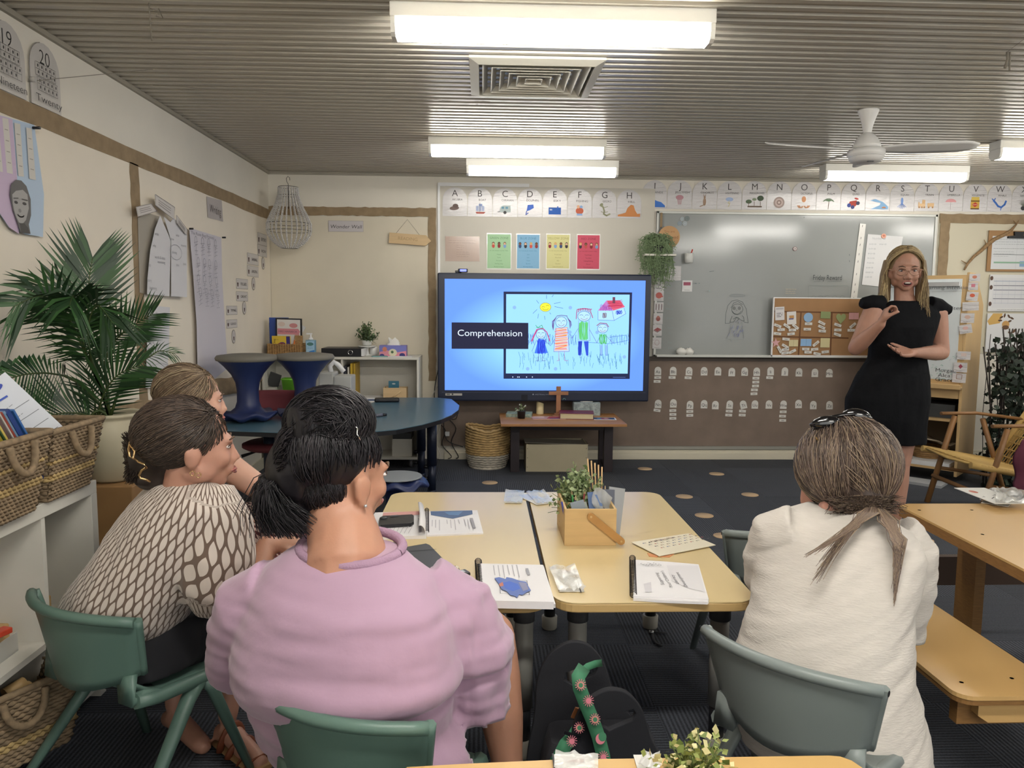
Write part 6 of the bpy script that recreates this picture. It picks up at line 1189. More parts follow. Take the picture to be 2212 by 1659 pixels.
# open booklet
t = onplane('open_booklet', 'open spiral-bound booklet with a blue night-sky banner on the left table', 'booklet', [(780, 1160), (921, 1157), (924, 1104), (810, 1107)], .012, M('page_white', 'dcdadb', .6), lambda f, q: (f.poly([q(*p) for p in ((828, 1108), (917, 1104), (915, 1112), (826, 1116))], 'd09a94'), [f.line([q(820+k*9, 1136), q(810+k*9, 1154)], .002, 'a8a6aa') for k in range(9)], f.line([q(906, 1122), q(908, 1150)], .010, '9a98a0')))
onplane('right_page', None, None, [(922, 1156), (1044, 1151), (1031, 1102), (922, 1104)], .006, M('page_white'), lambda f, q: (f.poly([q(*p) for p in ((930, 1105), (1020, 1103), (1021, 1111), (978, 1121), (931, 1113))], '4f6488'), f.poly([q(*p) for p in ((960, 1107), (1000, 1105), (990, 1114), (970, 1113))], '5f7fa8'), [f.line([q(x, 1124), q(x+2+(x-975)*.06, y)], .0022, 'a4a2a8') for x, y in ((934, 1138), (941, 1141), (949, 1147), (965, 1133), (973, 1142), (982, 1146), (990, 1133), (1003, 1138), (1010, 1144), (1018, 1147))], f.line([q(1018, 1122), q(1024, 1142)], .012, '8f8d94')), parent=t)
m = MB(); g = []
for i in range(7): a_ = i/6*1.9; g.append([oz(px, py, TT+.01)+Vector((-.022+.03*math.cos(a_)*.6, 0, .008+.03*math.sin(a_))) for px, py in ((921, 1157), (922, 1130), (918, 1104))])
m.sheet(g).build('curled_page', M('page_white'), t, world=True, solid=.001)
spiral(oz(922, 1156, TT), oz(922, 1105, TT), 22, .008, TT, t, M('black_wire'))
t = thing('smartphone', 'smartphone in a black case lying on the open booklet', 'phone', oz(858, 1128, TT+.02)); f = Flat((0, 0, TT+.026), (1, 0, 0), (0, 1, 0)); P = [f.q(*p) for p in ((818, 1131), (822, 1134), (888, 1130), (894, 1126), (894, 1114), (890, 1111), (828, 1114), (820, 1118))]; f.mat(M('black_plastic')); f.mb.prism(P, -.012, 0, lambda x, y, z: f.P(x, y, z)); f.lay = 4; f.poly([f.q(*p) for p in ((843, 1117), (860, 1116), (860, 1113), (845, 1114))], '55585c'); f.mb.build('case', f.mats, t, world=True, fix=False)
f = Flat((0, 0, TT+.027), (1, 0, 0), (0, 1, 0)); a = f.q(829, 1119); MB().lathe([(.001, .004), (.012, .004), (.014, 0)], 14, (a[0], a[1], TT+.026)).build('camera_ring', M('dark_grey'), t, world=True)
t = onplane('tablet_case', 'dark grey folding tablet case on the left table', 'tablet', [(780, 1196), (850, 1186), (920, 1174), (928, 1177), (966, 1216), (964, 1224), (900, 1240), (820, 1240)], .014, M('dark_grey2', '3c3e42', .5), lambda f, q: f.line([q(860, 1193), q(942, 1187)], .003, '2a2b2e'))
# keys
a = oz(990, 1245, TT); t = thing('car_keys', 'black car key with a blue tag on the left table', 'keys', (a.x, a.y, TT), .5); MB().box2((-.035, -.02, 0), (.035, .02, .014)).build('fob', M('black_plastic'), t, bevel=.006); MB().box2((-.005, -.012, .0145), (.02, .008, .0155)).build('fob_button', M('silver'), t)
m = MB().prism([(-.05, .0), (-.02, -.01), (-.005, .03), (-.02, .05), (-.045, .04)], .014, .018); m.build('blue_tag', M('tag_blue', '2858b0', .4), t); MB().tube([(.0+.018*math.cos(x), .03+.018*math.sin(x), .012+.006*math.sin(2*x)) for x in np.linspace(0, 6.28, 15)], .0015, 4).build('split_ring', M('chrome'), t)
MB().box2((.0, .02, .004), (.035, .027, .007)).build('key_blade', M('silver'), t); MB().box2((-.05, -.005, .0), (-.02, .03, .006)).build('leather_tab', M('black_plastic'), t, bevel=.003)
# spiral notebooks
t = onplane('spiral_notebook', 'spiral notebook showing a blue and orange galaxy splash on the left table', 'notebook', [(1040, 1297), (1196, 1300), (1173, 1220), (1036, 1217)], .022, M('page_white'), lambda f, q: ([f.line([q(1066+k*10, 1222), q(1069+k*10.6, 1243+3*(k % 3))], .0025, 'a9a8ac') for k in range(6)], f.line([q(1138, 1230), q(1142, 1243)], .009, '9a9aa0'),
    f.line([q(1079, 1262), q(1081, 1284), q(1144, 1287), q(1138, 1256), q(1118, 1255)], .0015, '4a5068'), f.poly([q(*p) for p in ((1068, 1251), (1078, 1249), (1092, 1253), (1094, 1249), (1106, 1251), (1120, 1256), (1136, 1259), (1141, 1268), (1147, 1278), (1136, 1283), (1128, 1288), (1122, 1286), (1117, 1294), (1112, 1290), (1102, 1288), (1094, 1279), (1084, 1276), (1079, 1266))], '6478b4'), f.poly([q(*p) for p in ((1084, 1262), (1100, 1258), (1118, 1264), (1124, 1274), (1108, 1280), (1092, 1274))], '4c6cc0'), f.poly([q(*p) for p in ((1078, 1264), (1086, 1260), (1088, 1268), (1080, 1270))], 'c07a68'), f.poly([q(*p) for p in ((1120, 1260), (1136, 1262), (1142, 1276), (1130, 1280))], '8a8ca8')))
for k in range(3): onplane('page_block', None, None, [(1042, 1306-k*3), (1200, 1311-k*3.4), (1174, 1222), (1036, 1219)], .003, M('page_white'), lift=.002+.005*k, parent=t)
onplane('back_cover', None, None, [(1041, 1308), (1199, 1312), (1175, 1221), (1035, 1218)], .002, M('black_plastic'), parent=t)
spiral(oz(1039, 1300, TT+.003), oz(1033, 1219, TT+.003), 25, .011, TT, t, M('black_wire'))
t = onplane('spiral_notebook', 'spiral notebook with a grey titled cover on the right table', 'notebook', [(1368, 1288), (1441, 1290), (1531, 1294), (1509, 1219), (1440, 1213), (1372, 1209)], .014, M('page_white'), lambda f, q: (f.poly([q(*p) for p in ((1440, 1222), (1508, 1222), (1524, 1280), (1490, 1272), (1452, 1256))], 'd2d0d2'), f.poly([q(*p) for p in ((1390, 1262), (1406, 1258), (1408, 1280), (1394, 1280))], 'c6c4c8')))
f = Flat((0, 0, TT+.0155), (0, -1, 0), (1, 0, 0));f = Flat((0, 0, TT+.0155), (.03, 1, 0), (-1, .03, 0)); q = f.q
for tx, x, y, w_ in (('Supporting', 1424, 1250, .105), ('Your Children’s', 1439, 1251, .145), ('Literacy', 1457, 1252, .078), ('Development', 1471, 1252, .125)): a = q(x, y); f.text(tx, a[0], a[1], .011, '5a5a60', w_=w_, thin=-.005)
r = random.Random(3)
for k in range(9): a = q(1388+k*4.5, 1219+(k % 3)*2); f.arc(a[0], a[1], .008, .006, .0012, '6a6a70', k, k+4.5, 8)
f.mb.build('cover_print', f.mats, t, world=True, fix=False)
onplane('page_block', None, None, [(1368, 1292), (1441, 1297), (1529, 1300), (1529, 1293), (1509, 1221), (1372, 1211)], .008, M('page_white'), parent=t, lift=.001)
spiral(oz(1368, 1294, TT+.002), oz(1366, 1211, TT+.002), 27, .010, TT, t, M('black_wire'))
# packets
packet([(1088, 1089), (1128, 1090), (1133, 1064), (1092, 1063)], TT, 'card_packet', 'clear packet of ruled word cards at the back of the left table', lambda f, w, h: (f.words(w*.15, h*.7, w*.7, 4, h*.16, .006, '8a94b0', .3), f.line([(0, h*.55), (w, h*.55)], .003, 'aab4cc')), .006, seed=2)
packet([(1160, 1094), (1199, 1089), (1174, 1063), (1136, 1066)], TT, 'card_packet', 'clear packet with a blue-edged card touching the bamboo caddy', lambda f, w, h: (f.rect(w*.1, h*.4, w*.8, h*.45, 'b4c0dc'), f.line([(w*.4, h*.2), (w*.6, h*.5)], .004, '55607a')), .008, seed=4)
packet([(1206, 1283), (1266, 1283), (1241, 1231), (1183, 1231)], TT, 'card_packet', 'clear packet of letter cards at the front edge of the right table', lambda f, w, h: (f.line([(w*.82, 0), (w*.80, h)], .003, '2f2f33'), f.text('e', w*.5, h*.62, .02, '2c2c2e', ang=-1.4), f.text('x', w*.5, h*.42, .018, '2c2c2e', ang=.6), f.ell(w*.5, h*.88, .02, .007, 'c4a09c')), .014, seed=6)
t = onplane('alphabet_mat', 'cream Alphabet Mat sheet printed with rows of small pictures', 'paper', [(1364, 1171), (1424, 1201), (1546, 1177), (1487, 1152)], .002, M('cream_sheet', 'dad2bc', .6), lift=.004)
f = Flat((0, 0, TT+.0063), oz(1546, 1177, TT)-oz(1424, 1201, TT), (0, 1, 0)); f.vv = f.n.cross(f.u) if False else Vector((-f.u.y, f.u.x, 0)); f.n = Vector((0, 0, 1)); q = f.q
a = q(1430, 1165); f.text('Alphabet Mat', a[0], a[1], .015, 'a07a6a', w_=.11, thin=-.01)
for j in range(4):
    A_, B_ = q(1390+j*13, 1174+j*6.5), q(1490+j*13, 1158+j*6)
    for k in range(9): X, Y = A_[0]+(B_[0]-A_[0])*k/8, A_[1]+(B_[1]-A_[1])*k/8; f.ell(X, Y, .004, .0035, r.choice(['a05048', '5c6a8a', '6c6c5a', '8a7258', '4a4a50'])); f.rect(X+.007, Y-.004, .0025, .008, '4a4a4c')
f.mb.build('mat_print', f.mats, t, world=True, fix=False)
onplane('paper_leaf', 'orange paper leaf shape, left half, under the Alphabet Mat', 'paper shape', [(1398, 1194), (1402, 1201), (1420, 1203), (1424, 1200)], .002, M('leaf_orange', 'cf8c5e', .6), group='orange paper leaves'); onplane('paper_leaf', 'orange paper leaf shape, right half, under the Alphabet Mat', 'paper shape', [(1424, 1202), (1446, 1203), (1456, 1196), (1436, 1196)], .002, M('leaf_orange'), group='orange paper leaves')
# ---------------------------------------------------------------- bamboo caddy
a, b = oz(1219, 1179, TT), oz(1332, 1181, TT); cw_ = b.x-a.x; bam = M('bamboo', 'c8a772', .45, var=.1, vscale=7, stretch=(.6, 1, 6)); hC = .132; dC = .27
t = thing('bamboo_caddy', 'bamboo desk caddy with a swing handle on the right table', 'caddy', (a.x, a.y, TT)); th = .008
for nm, p, q_ in (('front_panel', (0, 0, 0), (cw_, th, hC)), ('back_panel', (0, dC-th, 0), (cw_, dC, hC)), ('side_panel', (0, th, 0), (th, dC-th, hC)), ('side_panel', (cw_-th, th, 0), (cw_, dC-th, hC)), ('base', (th, th, 0), (cw_-th, dC-th, th)), ('divider', (th, dC*.62, th), (cw_-th, dC*.62+.006, hC-.02)), ('divider', (cw_*.33, th, th), (cw_*.33+.006, dC*.62, hC-.02))): MB().box2(p, q_).build(nm, bam, t, bevel=.001)
ha, hb = oy(1276, 1115, a.y), oy(1341, 1168, a.y); ha, hb = ha-Vector((a.x, a.y, TT)), hb-Vector((a.x, a.y, TT)); dh = (hb-ha); dn = Vector((-dh.z, 0, dh.x)).normalized()*.013
m = MB(); pts = [ha+dn*math.cos(q_)*1+(-dh.normalized())*.013*math.sin(q_) for q_ in np.linspace(0, math.pi, 7)]+[hb-dn*math.cos(q_)+dh.normalized()*.013*math.sin(q_) for q_ in np.linspace(0, math.pi, 7)]
m.prism([(p.x, p.z) for p in pts], -.010, -.002, lambda x, y, z: (x, z, y)).build('handle', M('bamboo_dark', 'b08248', .45, var=.1, vscale=12), t)
for p in (ha, hb): MB().cyl((p.x, -.012, p.z), (p.x, -.009, p.z), .004, n=10).build('handle_screw', M('bamboo'), t)
O2 = Vector((a.x, a.y, TT))
bush('faux_plant', 'bushy pale green artificial plant in the back of the bamboo caddy', (a.x+.075, a.y+dC-.055, TT+.03), lambda t: MB().lathe([(.028, -.02), (.034, .04), (.03, .04)], 14).build('pot', M('dark_pot'), t), .105, .185, 130, .03, 21, [g2, g3, g3], ls=.017)
r = random.Random(31)
cols = ['3a3f8c', '2c2f44', '3f8a4c', '8c3a3c', '6a3a8c', 'c04860', '3a4a9c', 'b07a3c']
for k in range(8):
    x = .02+.02*k; p0 = O2+Vector((x, dC*.62-.03+r.uniform(-.02, .02) if k > 2 else .05+.05*k, .012)); p1 = p0+Vector((r.uniform(-.03, .03), r.uniform(.0, .04), .14+.03*r.random()))
    q_ = thing('coloured_pencil', '%s pencil standing in the left of the bamboo caddy, %s' % (('indigo', 'black', 'green', 'maroon', 'purple', 'pink', 'blue', 'ochre')[k], ('near the front', 'just behind the front one', 'mid left', 'behind the divider', 'under the leaves', 'beside the plant', 'by the packet', 'far side')[k]), 'pencil', p0, 0, 'pencils in the caddy')
    MB().tube([p0, p0.lerp(p1, .88)], .0038, 6).build('shaft', M('pen_'+cols[k], cols[k], .4), q_, world=True); MB().tube([p0.lerp(p1, .88), p1], [.0038, .0008], 6).build('tip', M('ply_light'), q_, world=True)
for k in range(5):
    p0 = O2+Vector((cw_-.05+.008*k, dC-.04, .01)); MB().tube([p0, p0+Vector((.0+.006*k-.02, .03, .25-.008*k))], .003, 6).build('bamboo_skewer', M('skewer', 'cda878', .6), label='thin wooden skewer at the back right of the caddy, %s from the left' % ('first', 'second', 'third', 'fourth', 'fifth')[k], cat='stick', group='wooden skewers in the caddy')
for k, (x, c, w_, h, tl) in enumerate(((.085, '7f8a92', .05, .135, -.25), (.10, '8c9488', .05, .125, -.3), (.135, '4a6a9c', .05, .16, -.1), (.165, '2c3348', .05, .165, .05), (.185, '8a8c8e', .06, .17, .15))):
    p0 = O2+Vector((x, .03+.012*k, .01)); q_ = slab('card_set', ('grey cards leaning left', 'greenish cards leaning left', 'blue card', 'dark navy card', 'stack of pale cards leaning right')[k]+' upright in the bamboo caddy', 'cards', p0+Vector((0, .03, 0)), (w_, .012, h), M('cs_'+c, c, .35, coat=.4), (-.25, tl, 0), 'card sets in the caddy')
m = MB(); g = [[O2+Vector((.115+.07*i/6+.010*math.sin(j), .10+.02*math.sin(i*2+j), .06+.13*j/6-.06*abs(i/6-.35)*j/6)) for i in range(7)] for j in range(7)]
m.sheet(g).build('plastic_sleeve', clearm, label='crinkled clear plastic sleeve standing up in the bamboo caddy', cat='plastic sleeve')
slab('green_highlighter', 'lime green card strip at the front of the bamboo caddy', 'strip', O2+Vector((.15, .035, hC-.03)), (.05, .012, .02), M('lime'))
p = oz(1340, 1145, TT); slab('word_card', 'small lettered card peeping out behind the right side of the caddy', 'card', (a.x+cw_+.018, a.y+.06, TT), (.02, .05, .003), M('card_white'))

# ================================================================ things under the tables
bagm = M('neoprene', '1d1e24', .85, bump=.1, bscale=300); bx_, by_ = .31, 1.93
t = thing('tote_bag', 'black neoprene tote bag with cut-out handles on the carpet', 'bag', (bx_, by_, 0)); 
outl = [(-.12, .0), (.17, .0), (.185, .12), (.165, .22), (.14, .26), (.10, .30), (.04, .44), (-.01, .475), (-.07, .46), (-.115, .40), (-.13, .28), (-.15, .1)]
def panel(y, yo, sc, nm, dx):
    bm_o = [(x*sc+dx, z*sc) for x, z in outl]; sl_ = [(-.055, .37), (-.05, .395), (.035, .425), (.045, .41), (.035, .385), (-.03, .355)]; sl_ = [(x*sc+dx, z*sc) for x, z in sl_]
    cu = bpy.data.curves.new(nm, 'CURVE'); cu.dimensions = '2D'; cu.fill_mode = 'BOTH'; cu.extrude = .006; cu.bevel_depth = .003
    for P in (bm_o, sl_):
        sp = cu.splines.new('BEZIER' if P is bm_o else 'POLY')
        if P is bm_o:
            sp.bezier_points.add(len(P)-1)
            for b_, (x, z) in zip(sp.bezier_points, P): b_.co = (x, z, 0); b_.handle_left_type = b_.handle_right_type = 'AUTO'
        else:
            sp.points.add(len(P)-1)
            for b_, (x, z) in zip(sp.points, P): b_.co = (x, z, 0, 1)
        sp.use_cyclic_u = True
    o = bpy.data.objects.new(nm, cu); C.objects.link(o); o.parent = t; cu.materials.append(bagm); me = bpy.data.meshes.new_from_object(o.evaluated_get(bpy.context.evaluated_depsgraph_get())); bpy.data.objects.remove(o); o = bpy.data.objects.new(nm, me); C.objects.link(o); o.parent = t; o.location = (0, y, .004); o.rotation_euler = (R(90)+yo, 0, 0)
panel(-.07, .08, .93, 'front_panel', .04); panel(.07, -.05, 1, 'back_panel', -.03)
MB().rings([[(x*q_, y*q_*.62, z) for x, y in rrect(-.15, -.12, .17, .12, .05)] for z, q_ in ((.0, .9), (.03, 1.0), (.2, .98), (.27, .85))]).build('body', bagm, t)
stm = M('strap_green', '3f7d5c', .7); pk = 'd07a8a'
def ribbon(pts, w_, name, par, art=None):
    """pts: world points; strap facing the camera side"""
    P = [Vector(p) for p in pts]; g = []
    for i, p in enumerate(P):
        d = (P[min(i+1, len(P)-1)]-P[max(i-1, 0)]).normalized(); s_ = d.cross((E0-p).normalized()).normalized(); g.append([p-s_*w_/2, p+s_*w_/2])
    MB().sheet(g).build(name, stm, par, world=True, solid=.002); return g
yb = 1.79
def BP(x, y, Y=yb): p = oy(x, y, Y); return p
s1_ = [BP(1262, 1441, 1.84), BP(1249, 1462), BP(1252, 1486), BP(1265, 1520), BP(1280, 1555), BP(1293, 1592), BP(1303, 1632), BP(1308, 1664)]
g = ribbon(s1_, .034, 'strap', t); ribbon([BP(1258, 1450, 1.86), BP(1270, 1440, 1.89), BP(1286, 1434, 1.93), BP(1300, 1432, 1.97)], .018, 'strap', t)
ribbon([BP(1262, 1530, 1.86), BP(1258, 1560, 1.85), BP(1240, 1590, 1.84), BP(1222, 1608, 1.83), BP(1200, 1650, 1.82)], .034, 'strap', t)
MB().box(BP(1250, 1542, 1.845), (.03, .004, .035), (.3, .3, 0)).build('leather_tab', M('tan_leather', 'a0643c', .6), t, world=True)
MB().box(BP(1236, 1588, 1.825), (.045, .006, .008), (0, .4, 0)).build('slider', M('black_plastic'), t, world=True)
for k, (x, y, kind_) in enumerate(((1254, 1479, 'ring'), (1271, 1513, 'sun'), (1285, 1553, 'ring'), (1297, 1596, 'moon'), (1303, 1634, 'sun'), (1251, 1571, 'ring'), (1235, 1600, 'sun'))):
    p = BP(x, y, yb-.006 if k < 5 else 1.815); f = Flat(p, (1, 0, 0), (0, .25, 1)); f.n = Vector((0, -1, .2)).normalized()
    if kind_ in ('sun', 'ring'): [f.line([(.006*math.cos(a_), .006*math.sin(a_)), (.0135*math.cos(a_), .0135*math.sin(a_))], .0016, pk) for a_ in np.linspace(0, 6.283, 15)[:-1]]
    if kind_ == 'sun': f.ell(0, 0, .0065, .0065, pk)
    elif kind_ == 'ring': f.ell(0, 0, .0085, .0085, 'c98a80'); f.ell(0, 0, .0055, .0055, '3f7d5c')
    else: f.ell(0, 0, .012, .013, pk); f.ell(.005, .005, .010, .011, '3f7d5c')
    f.mb.build('strap_print', f.mats, t, world=True, fix=False)
p = oz(1416, 1376, 0); t = thing('cable_tie_strap', 'short black strap with a metal end lying on the carpet', 'strap', p); MB().tube([oz(x, y, .006) for x, y in ((1405, 1366), (1440, 1367))], .006, 5, flat=.4).tube([oz(x, y, .006) for x, y in ((1410, 1368), (1412, 1383), (1418, 1390), (1429, 1396))], .007, 5, flat=.4).build('strap', M('black_cord'), t, world=True); MB().tube([oz(1402, 1365, .008), oz(1412, 1366, .008)], .008, 6).build('metal_end', M('silver'), t, world=True)

# ================================================================ front table along the bottom edge
t = thing('front_table', 'honey-coloured table top along the bottom edge of the picture', 'table', (.27, 1.34, 0)); a = oz(1830, 1640, TT); 
ht = M('honey_laminate', 'cba566', .35, var=.05, vscale=4, stretch=(2, 1, 1), coat=.2)
P = [(oz(x, y, TT).x-.27, oz(x, y, TT).y-1.34) for x, y in ((880, 1657), (1000, 1650), (1200, 1641), (1400, 1638), (1600, 1635), (1790, 1632), (1815, 1634), (1840, 1643), (1862, 1658))]
P = P+[(P[-1][0]+.01, P[-1][1]-.04), (P[-1][0]+.01, -.55), (-.46, -.55), (P[0][0]-.03, P[0][1]-.06), (P[0][0]-.015, P[0][1]-.015)]
MB().prism(P[::-1], TT-.003, TT).build('tabletop', ht, t); MB().prism(P[::-1], TT-.03, TT-.0032).build('edge_band', te, t)
for x in (-.3, .35): MB().cyl((x, -.35, 0), (x, -.35, TT-.03), .028).build('leg', gl, t)
packet([(1196, 1672), (1292, 1672), (1292, 1642), (1200, 1632)], TT, 'card_packet', 'clear packet with a pink scribble card on the front table', lambda f, w, h: ([f.line([(w*.35+.004*k, h*(.55+.03*(k % 3))), (w*.7, h*(.5+.04*(k % 4)))], .002, 'd09a90') for k in range(8)], f.line([(w*.02, h*.1), (w*.02, h*.9)], .003, '3a3a3c')), .008, seed=9)
packet([(1375, 1668), (1430, 1668), (1425, 1640), (1390, 1636)], TT, 'card_packet', 'crinkled clear packet left of the plant on the front table', None, .010, seed=12)
p = oz(1490, 1672, TT)
bush('flowering_plant', 'small plant with narrow leaves and cream buds on the front table', (p.x, p.y-.05, TT), lambda t: MB().lathe([(.03, 0), (.036, .02), (.036, .025), (.03, .025)], 14).build('pot', M('dark_pot'), t), .085, .085, 60, .015, 41, [M('narrow_leaf', '6c7c3c', .6), M('narrow_leaf2', '8a9450', .6), M('cream_bud', 'd6d09c', .6)], ls=.014)
# ================================================================ white shelf on the left with baskets
XS, ZS = -1.36, .78; ye = oz(222, 1036, ZS).y; ys = 1.0
t = thing('cube_shelf', 'white cube shelf along the left wall under the woven baskets', 'shelf unit', (XS, ys, 0)); L_ = ye-ys
MB().box2((-.46, 0, ZS-.045), (0, L_, ZS)).build('top', whm, t, bevel=.002); MB().box2((-.46, 0, 0), (0, .03, ZS-.045)).build('side', whm, t); MB().box2((-.46, L_-.04, 0), (0, L_, ZS-.045)).build('side', whm, t, bevel=.002)
yd = ox(96, 1135, XS).y-ys; MB().box2((-.45, yd-.01, .06), (-.004, yd+.01, ZS-.045)).build('divider', whm, t)
zm = ox(0, 1467, XS).z; MB().box2((-.45, .03, zm-.02), (-.002, L_-.04, zm)).build('shelf', whm, t); MB().box2((-.45, .03, .04), (0, L_-.04, .07)).build('bottom', whm, t); MB().box2((-.46, .03, .04), (-.45, L_-.04, ZS-.045)).build('back_panel', M('grey_back', 'a8a59b', .7), t)
MB().box2((XS-.42, ox(60, 1400, XS).y-.1, zm), (XS-.12, ye-.1, zm+.06)).build('wooden_tray', M('bamboo'), label='pale wooden tray inside the white cube shelf', cat='tray', bevel=.004)
# construction pieces
cx = bpy
t = thing('block_bin', 'clear bin of coloured building sticks on the shelf at the lower left', 'bin', (XS-.06, ox(10, 1440, XS).y, zm)); MB().box2((-.2, -.14, 0), (-.0, .16, .004)).build('bin_base', M('frosted', 'd6d6d0', .35, alpha=.5), t); MB().box2((.0, -.14, 0), (.003, .16, .06)).build('bin_wall', M('frosted'), t)
for k, (y, z, c, nm) in enumerate(((.03, .075, 'b23a2c', 'red'), (.01, .055, '2c7a4c', 'green'), (-.03, .04, '3a78b8', 'blue'), (-.09, .03, 'c8b83a', 'yellow'), (-.05, .065, '2c8a5c', 'darker green'), (.08, .07, 'c2452f', 'bright red'))):
    p = Vector((XS-.06, ox(10, 1440, XS).y, zm)); MB().box(p+Vector((-.05, y-.02, z)), (.035, .2, .018), (0, .0, .3-.12*k)).build('building_stick', M('plastic_'+c, c, .35), label=nm+' plastic building stick in the clear bin', cat='stick', group='building sticks', bevel=.003)
sg = M('banana_fibre', '8a765c', .85, var=.35, vscale=45, stretch=(1, 1, 1)); sg2 = M('banana_pale', 'b49a68', .8, var=.2, vscale=30)
def woven(name, label, c, w0, d0, w1, d1, h, rot, rows=20, handle=True, band=(6, 7, 11)):
    t = thing(name, label, 'basket', c, rot); ph = 0
    def loop(w, d, z, amp, ph, n=26):
        P = []
        for (ax, ay, bx, by) in ((-1, -1, 1, -1), (1, -1, 1, 1), (1, 1, -1, 1), (-1, 1, -1, -1)):
            for k in range(n):
                s_ = k/n; x = (ax+(bx-ax)*s_)*w; y = (ay+(by-ay)*s_)*d; nx, ny = (0, ay) if ay == by else (ax, 0); o_ = amp*(1 if (k+ph) % 2 else -1); P.append((x+nx*o_, y+ny*o_, z))
        return P+[P[0]]
    ms, mb_ = MB(), MB()
    for i in range(rows):
        s_ = i/(rows-1); w, d, z = w0+(w1-w0)*s_, d0+(d1-d0)*s_, .008+(h-.02)*s_
        (mb_ if i in band else ms).tube(loop(w, d, z, .0035 if i not in band else .005, i % 2), h/rows*.62, 5, False)
    ms.build('weave', sg, t, kind='stuff'); mb_.build('pale_braid', sg2, t, kind='stuff')
    MB().tube(loop(w1+.003, d1+.003, h, .001, 0), .010, 7, False).build('rim', sg, t); MB().box2((-w0, -d0, 0), (w0, d0, .01)).build('base', sg, t)
    MB().rings([[(x*w0*.95, y*d0*.95, .01) for x, y in ((-1, -1), (1, -1), (1, 1), (-1, 1))], [(x*w1*.97, y*d1*.97, h-.01) for x, y in ((-1, -1), (1, -1), (1, 1), (-1, 1))]], False, False).build('lining', M('basket_inside', '4c4030', .9), t)
    if handle:
        for sy in (-1,):
            pts = []
            for a in np.linspace(0, math.pi, 25): pts.append((.058*math.cos(a), sy*(d1+.012+.012*math.sin(a)), h-.01-.085*math.sin(a)+.0*math.sin(a*20)))
            m = MB()
            m.tube(pts, [.0095+.002*(k % 2) for k in range(25)], 8); m.build('handle', sg, t)
    return t
b0, b1 = oz(120, 1086, ZS), oz(205, 1046, ZS); bw2 = (b1-b0).length/2; mid = (b0+b1)/2
hB = .225
woven('woven_basket', 'farther woven basket with rope handle on the white cube shelf', (mid.x-.15, mid.y, ZS), bw2, .13, bw2+.035, .165, hB, R(90))
woven('woven_basket', 'nearer woven basket full of books on the white cube shelf', (mid.x-.14, mid.y-2*bw2-.09, ZS), bw2, .13, bw2+.035, .165, hB+.01, R(90), band=(7, 8, 13))
nb = Vector((mid.x-.14, mid.y-2*bw2-.09, ZS))
bk = [('9c8c2c', .012, 'yellow and green'), ('2c4c2c', .006, 'dark green'), ('c8b45c', .008, 'mustard'), ('5c4a48', .012, 'dark'), ('b8b4ac', .006, 'white'), ('8c3c30', .008, 'red'), ('6a8aa8', .01, 'grey-blue'), ('1c3c7c', .022, 'thick navy'), ('3a6aa8', .008, 'bright blue')]
y = nb.y+.10
for k, (c, w_, nm) in enumerate(bk):
    o = MB().box((0, 0, .14), (.24, w_, .28)).build('picture_book', M('book_'+c, c, .45, coat=.3), label=nm+' picture book slanting in the nearer woven basket', cat='book', group='books in the woven basket', bevel=.001, origin=(0, 0, 0)); o.location = (nb.x+.0, y+.01, ZS+.085); o.rotation_euler = (R(36), 0, 0); y += w_*1.25+.002
def artc(f, w, h):
    f.rect(0, 0, w, h, 'cfd3da')
    for k in range(5): f.line([(w*.95, h*(.12+.13*k)), (w*.5, h*(.15+.13*k)), (w*.05, h*(.12+.13*k))], .0018, '6c7078')
    f.words(w*.2, h*.7, w*.6, 5, h*.13, .004, '9a9ea4'); f.ell(w*.3, h*.9, .03, .02, '4c8a5c'); f.ell(w*.7, h*.92, .04, .012, '3a4aa8'); f.line([(w*.1, h*.85), (w*.8, h*.8)], .006, '3f58b0')
o = slab('picture_book', 'open-faced white and blue lined book leaning at the front of the nearer basket', 'book', (nb.x, y-.04, ZS+.03), (.24, .008, .30), M('book_white', 'cdd2da', .4), (R(-40), 0, R(180)), art=artc); o.location = (nb.x+.09, nb.y+.27, ZS+.10); o.rotation_euler = (R(-18), R(-36), R(50))
woven('woven_basket', 'woven basket of wooden pieces on the bottom at the lower left', (XS-.10, ox(60, 1560, XS).y-.03, .07), .15, .15, .19, .19, .24, R(60), 18, True, (5, 6))
for k in range(5): a = ox(20+k*14, 1495+8*(k % 3), XS-.05); MB().cyl(a+Vector((0, -.02, 0)), a+Vector((.03, .03, .012)), .022, n=10).build('wooden_piece', M('bamboo'), label='turned wooden piece in the lower left basket, %s' % ('leftmost', 'second from left', 'middle', 'second from right', 'rightmost')[k], cat='wooden toy', group='wooden pieces')
# planter and palm
YP = ye+.34; pp = oy(243, 1035, YP); zP = pp.z
t = thing('wooden_stand', 'low brown wooden box under the palm pot', 'stand', (pp.x, YP, 0)); MB().box2((-.2, -.12, 0), (.13, .2, zP-.002)).build('box', M('stand_wood', '8a6840', .6, var=.1), t, bevel=.004)
t = thing('palm_plant', 'artificial palm with long feathery fronds in a cream pot', 'plant', (pp.x, YP, zP)); k_ = .31/ .30
MB().lathe([(.07, 0), (.085, .01), (.118, .09), (.132, .17), (.128, .215), (.112, .243), (.110, .25), (.122, .256), (.124, .266), (.115, .27), (.10, .262), (.098, .22)], 36).build('pot', M('pot_cream', 'b7af96', .55, var=.04), t); MB().lathe([(.001, .236), (.10, .236)], 20).build('soil', M('soil', '3a3128', .9), t)
pm = [M('palm_dark', '1f3a1f', .5), M('palm_mid', '2f5228', .5)]
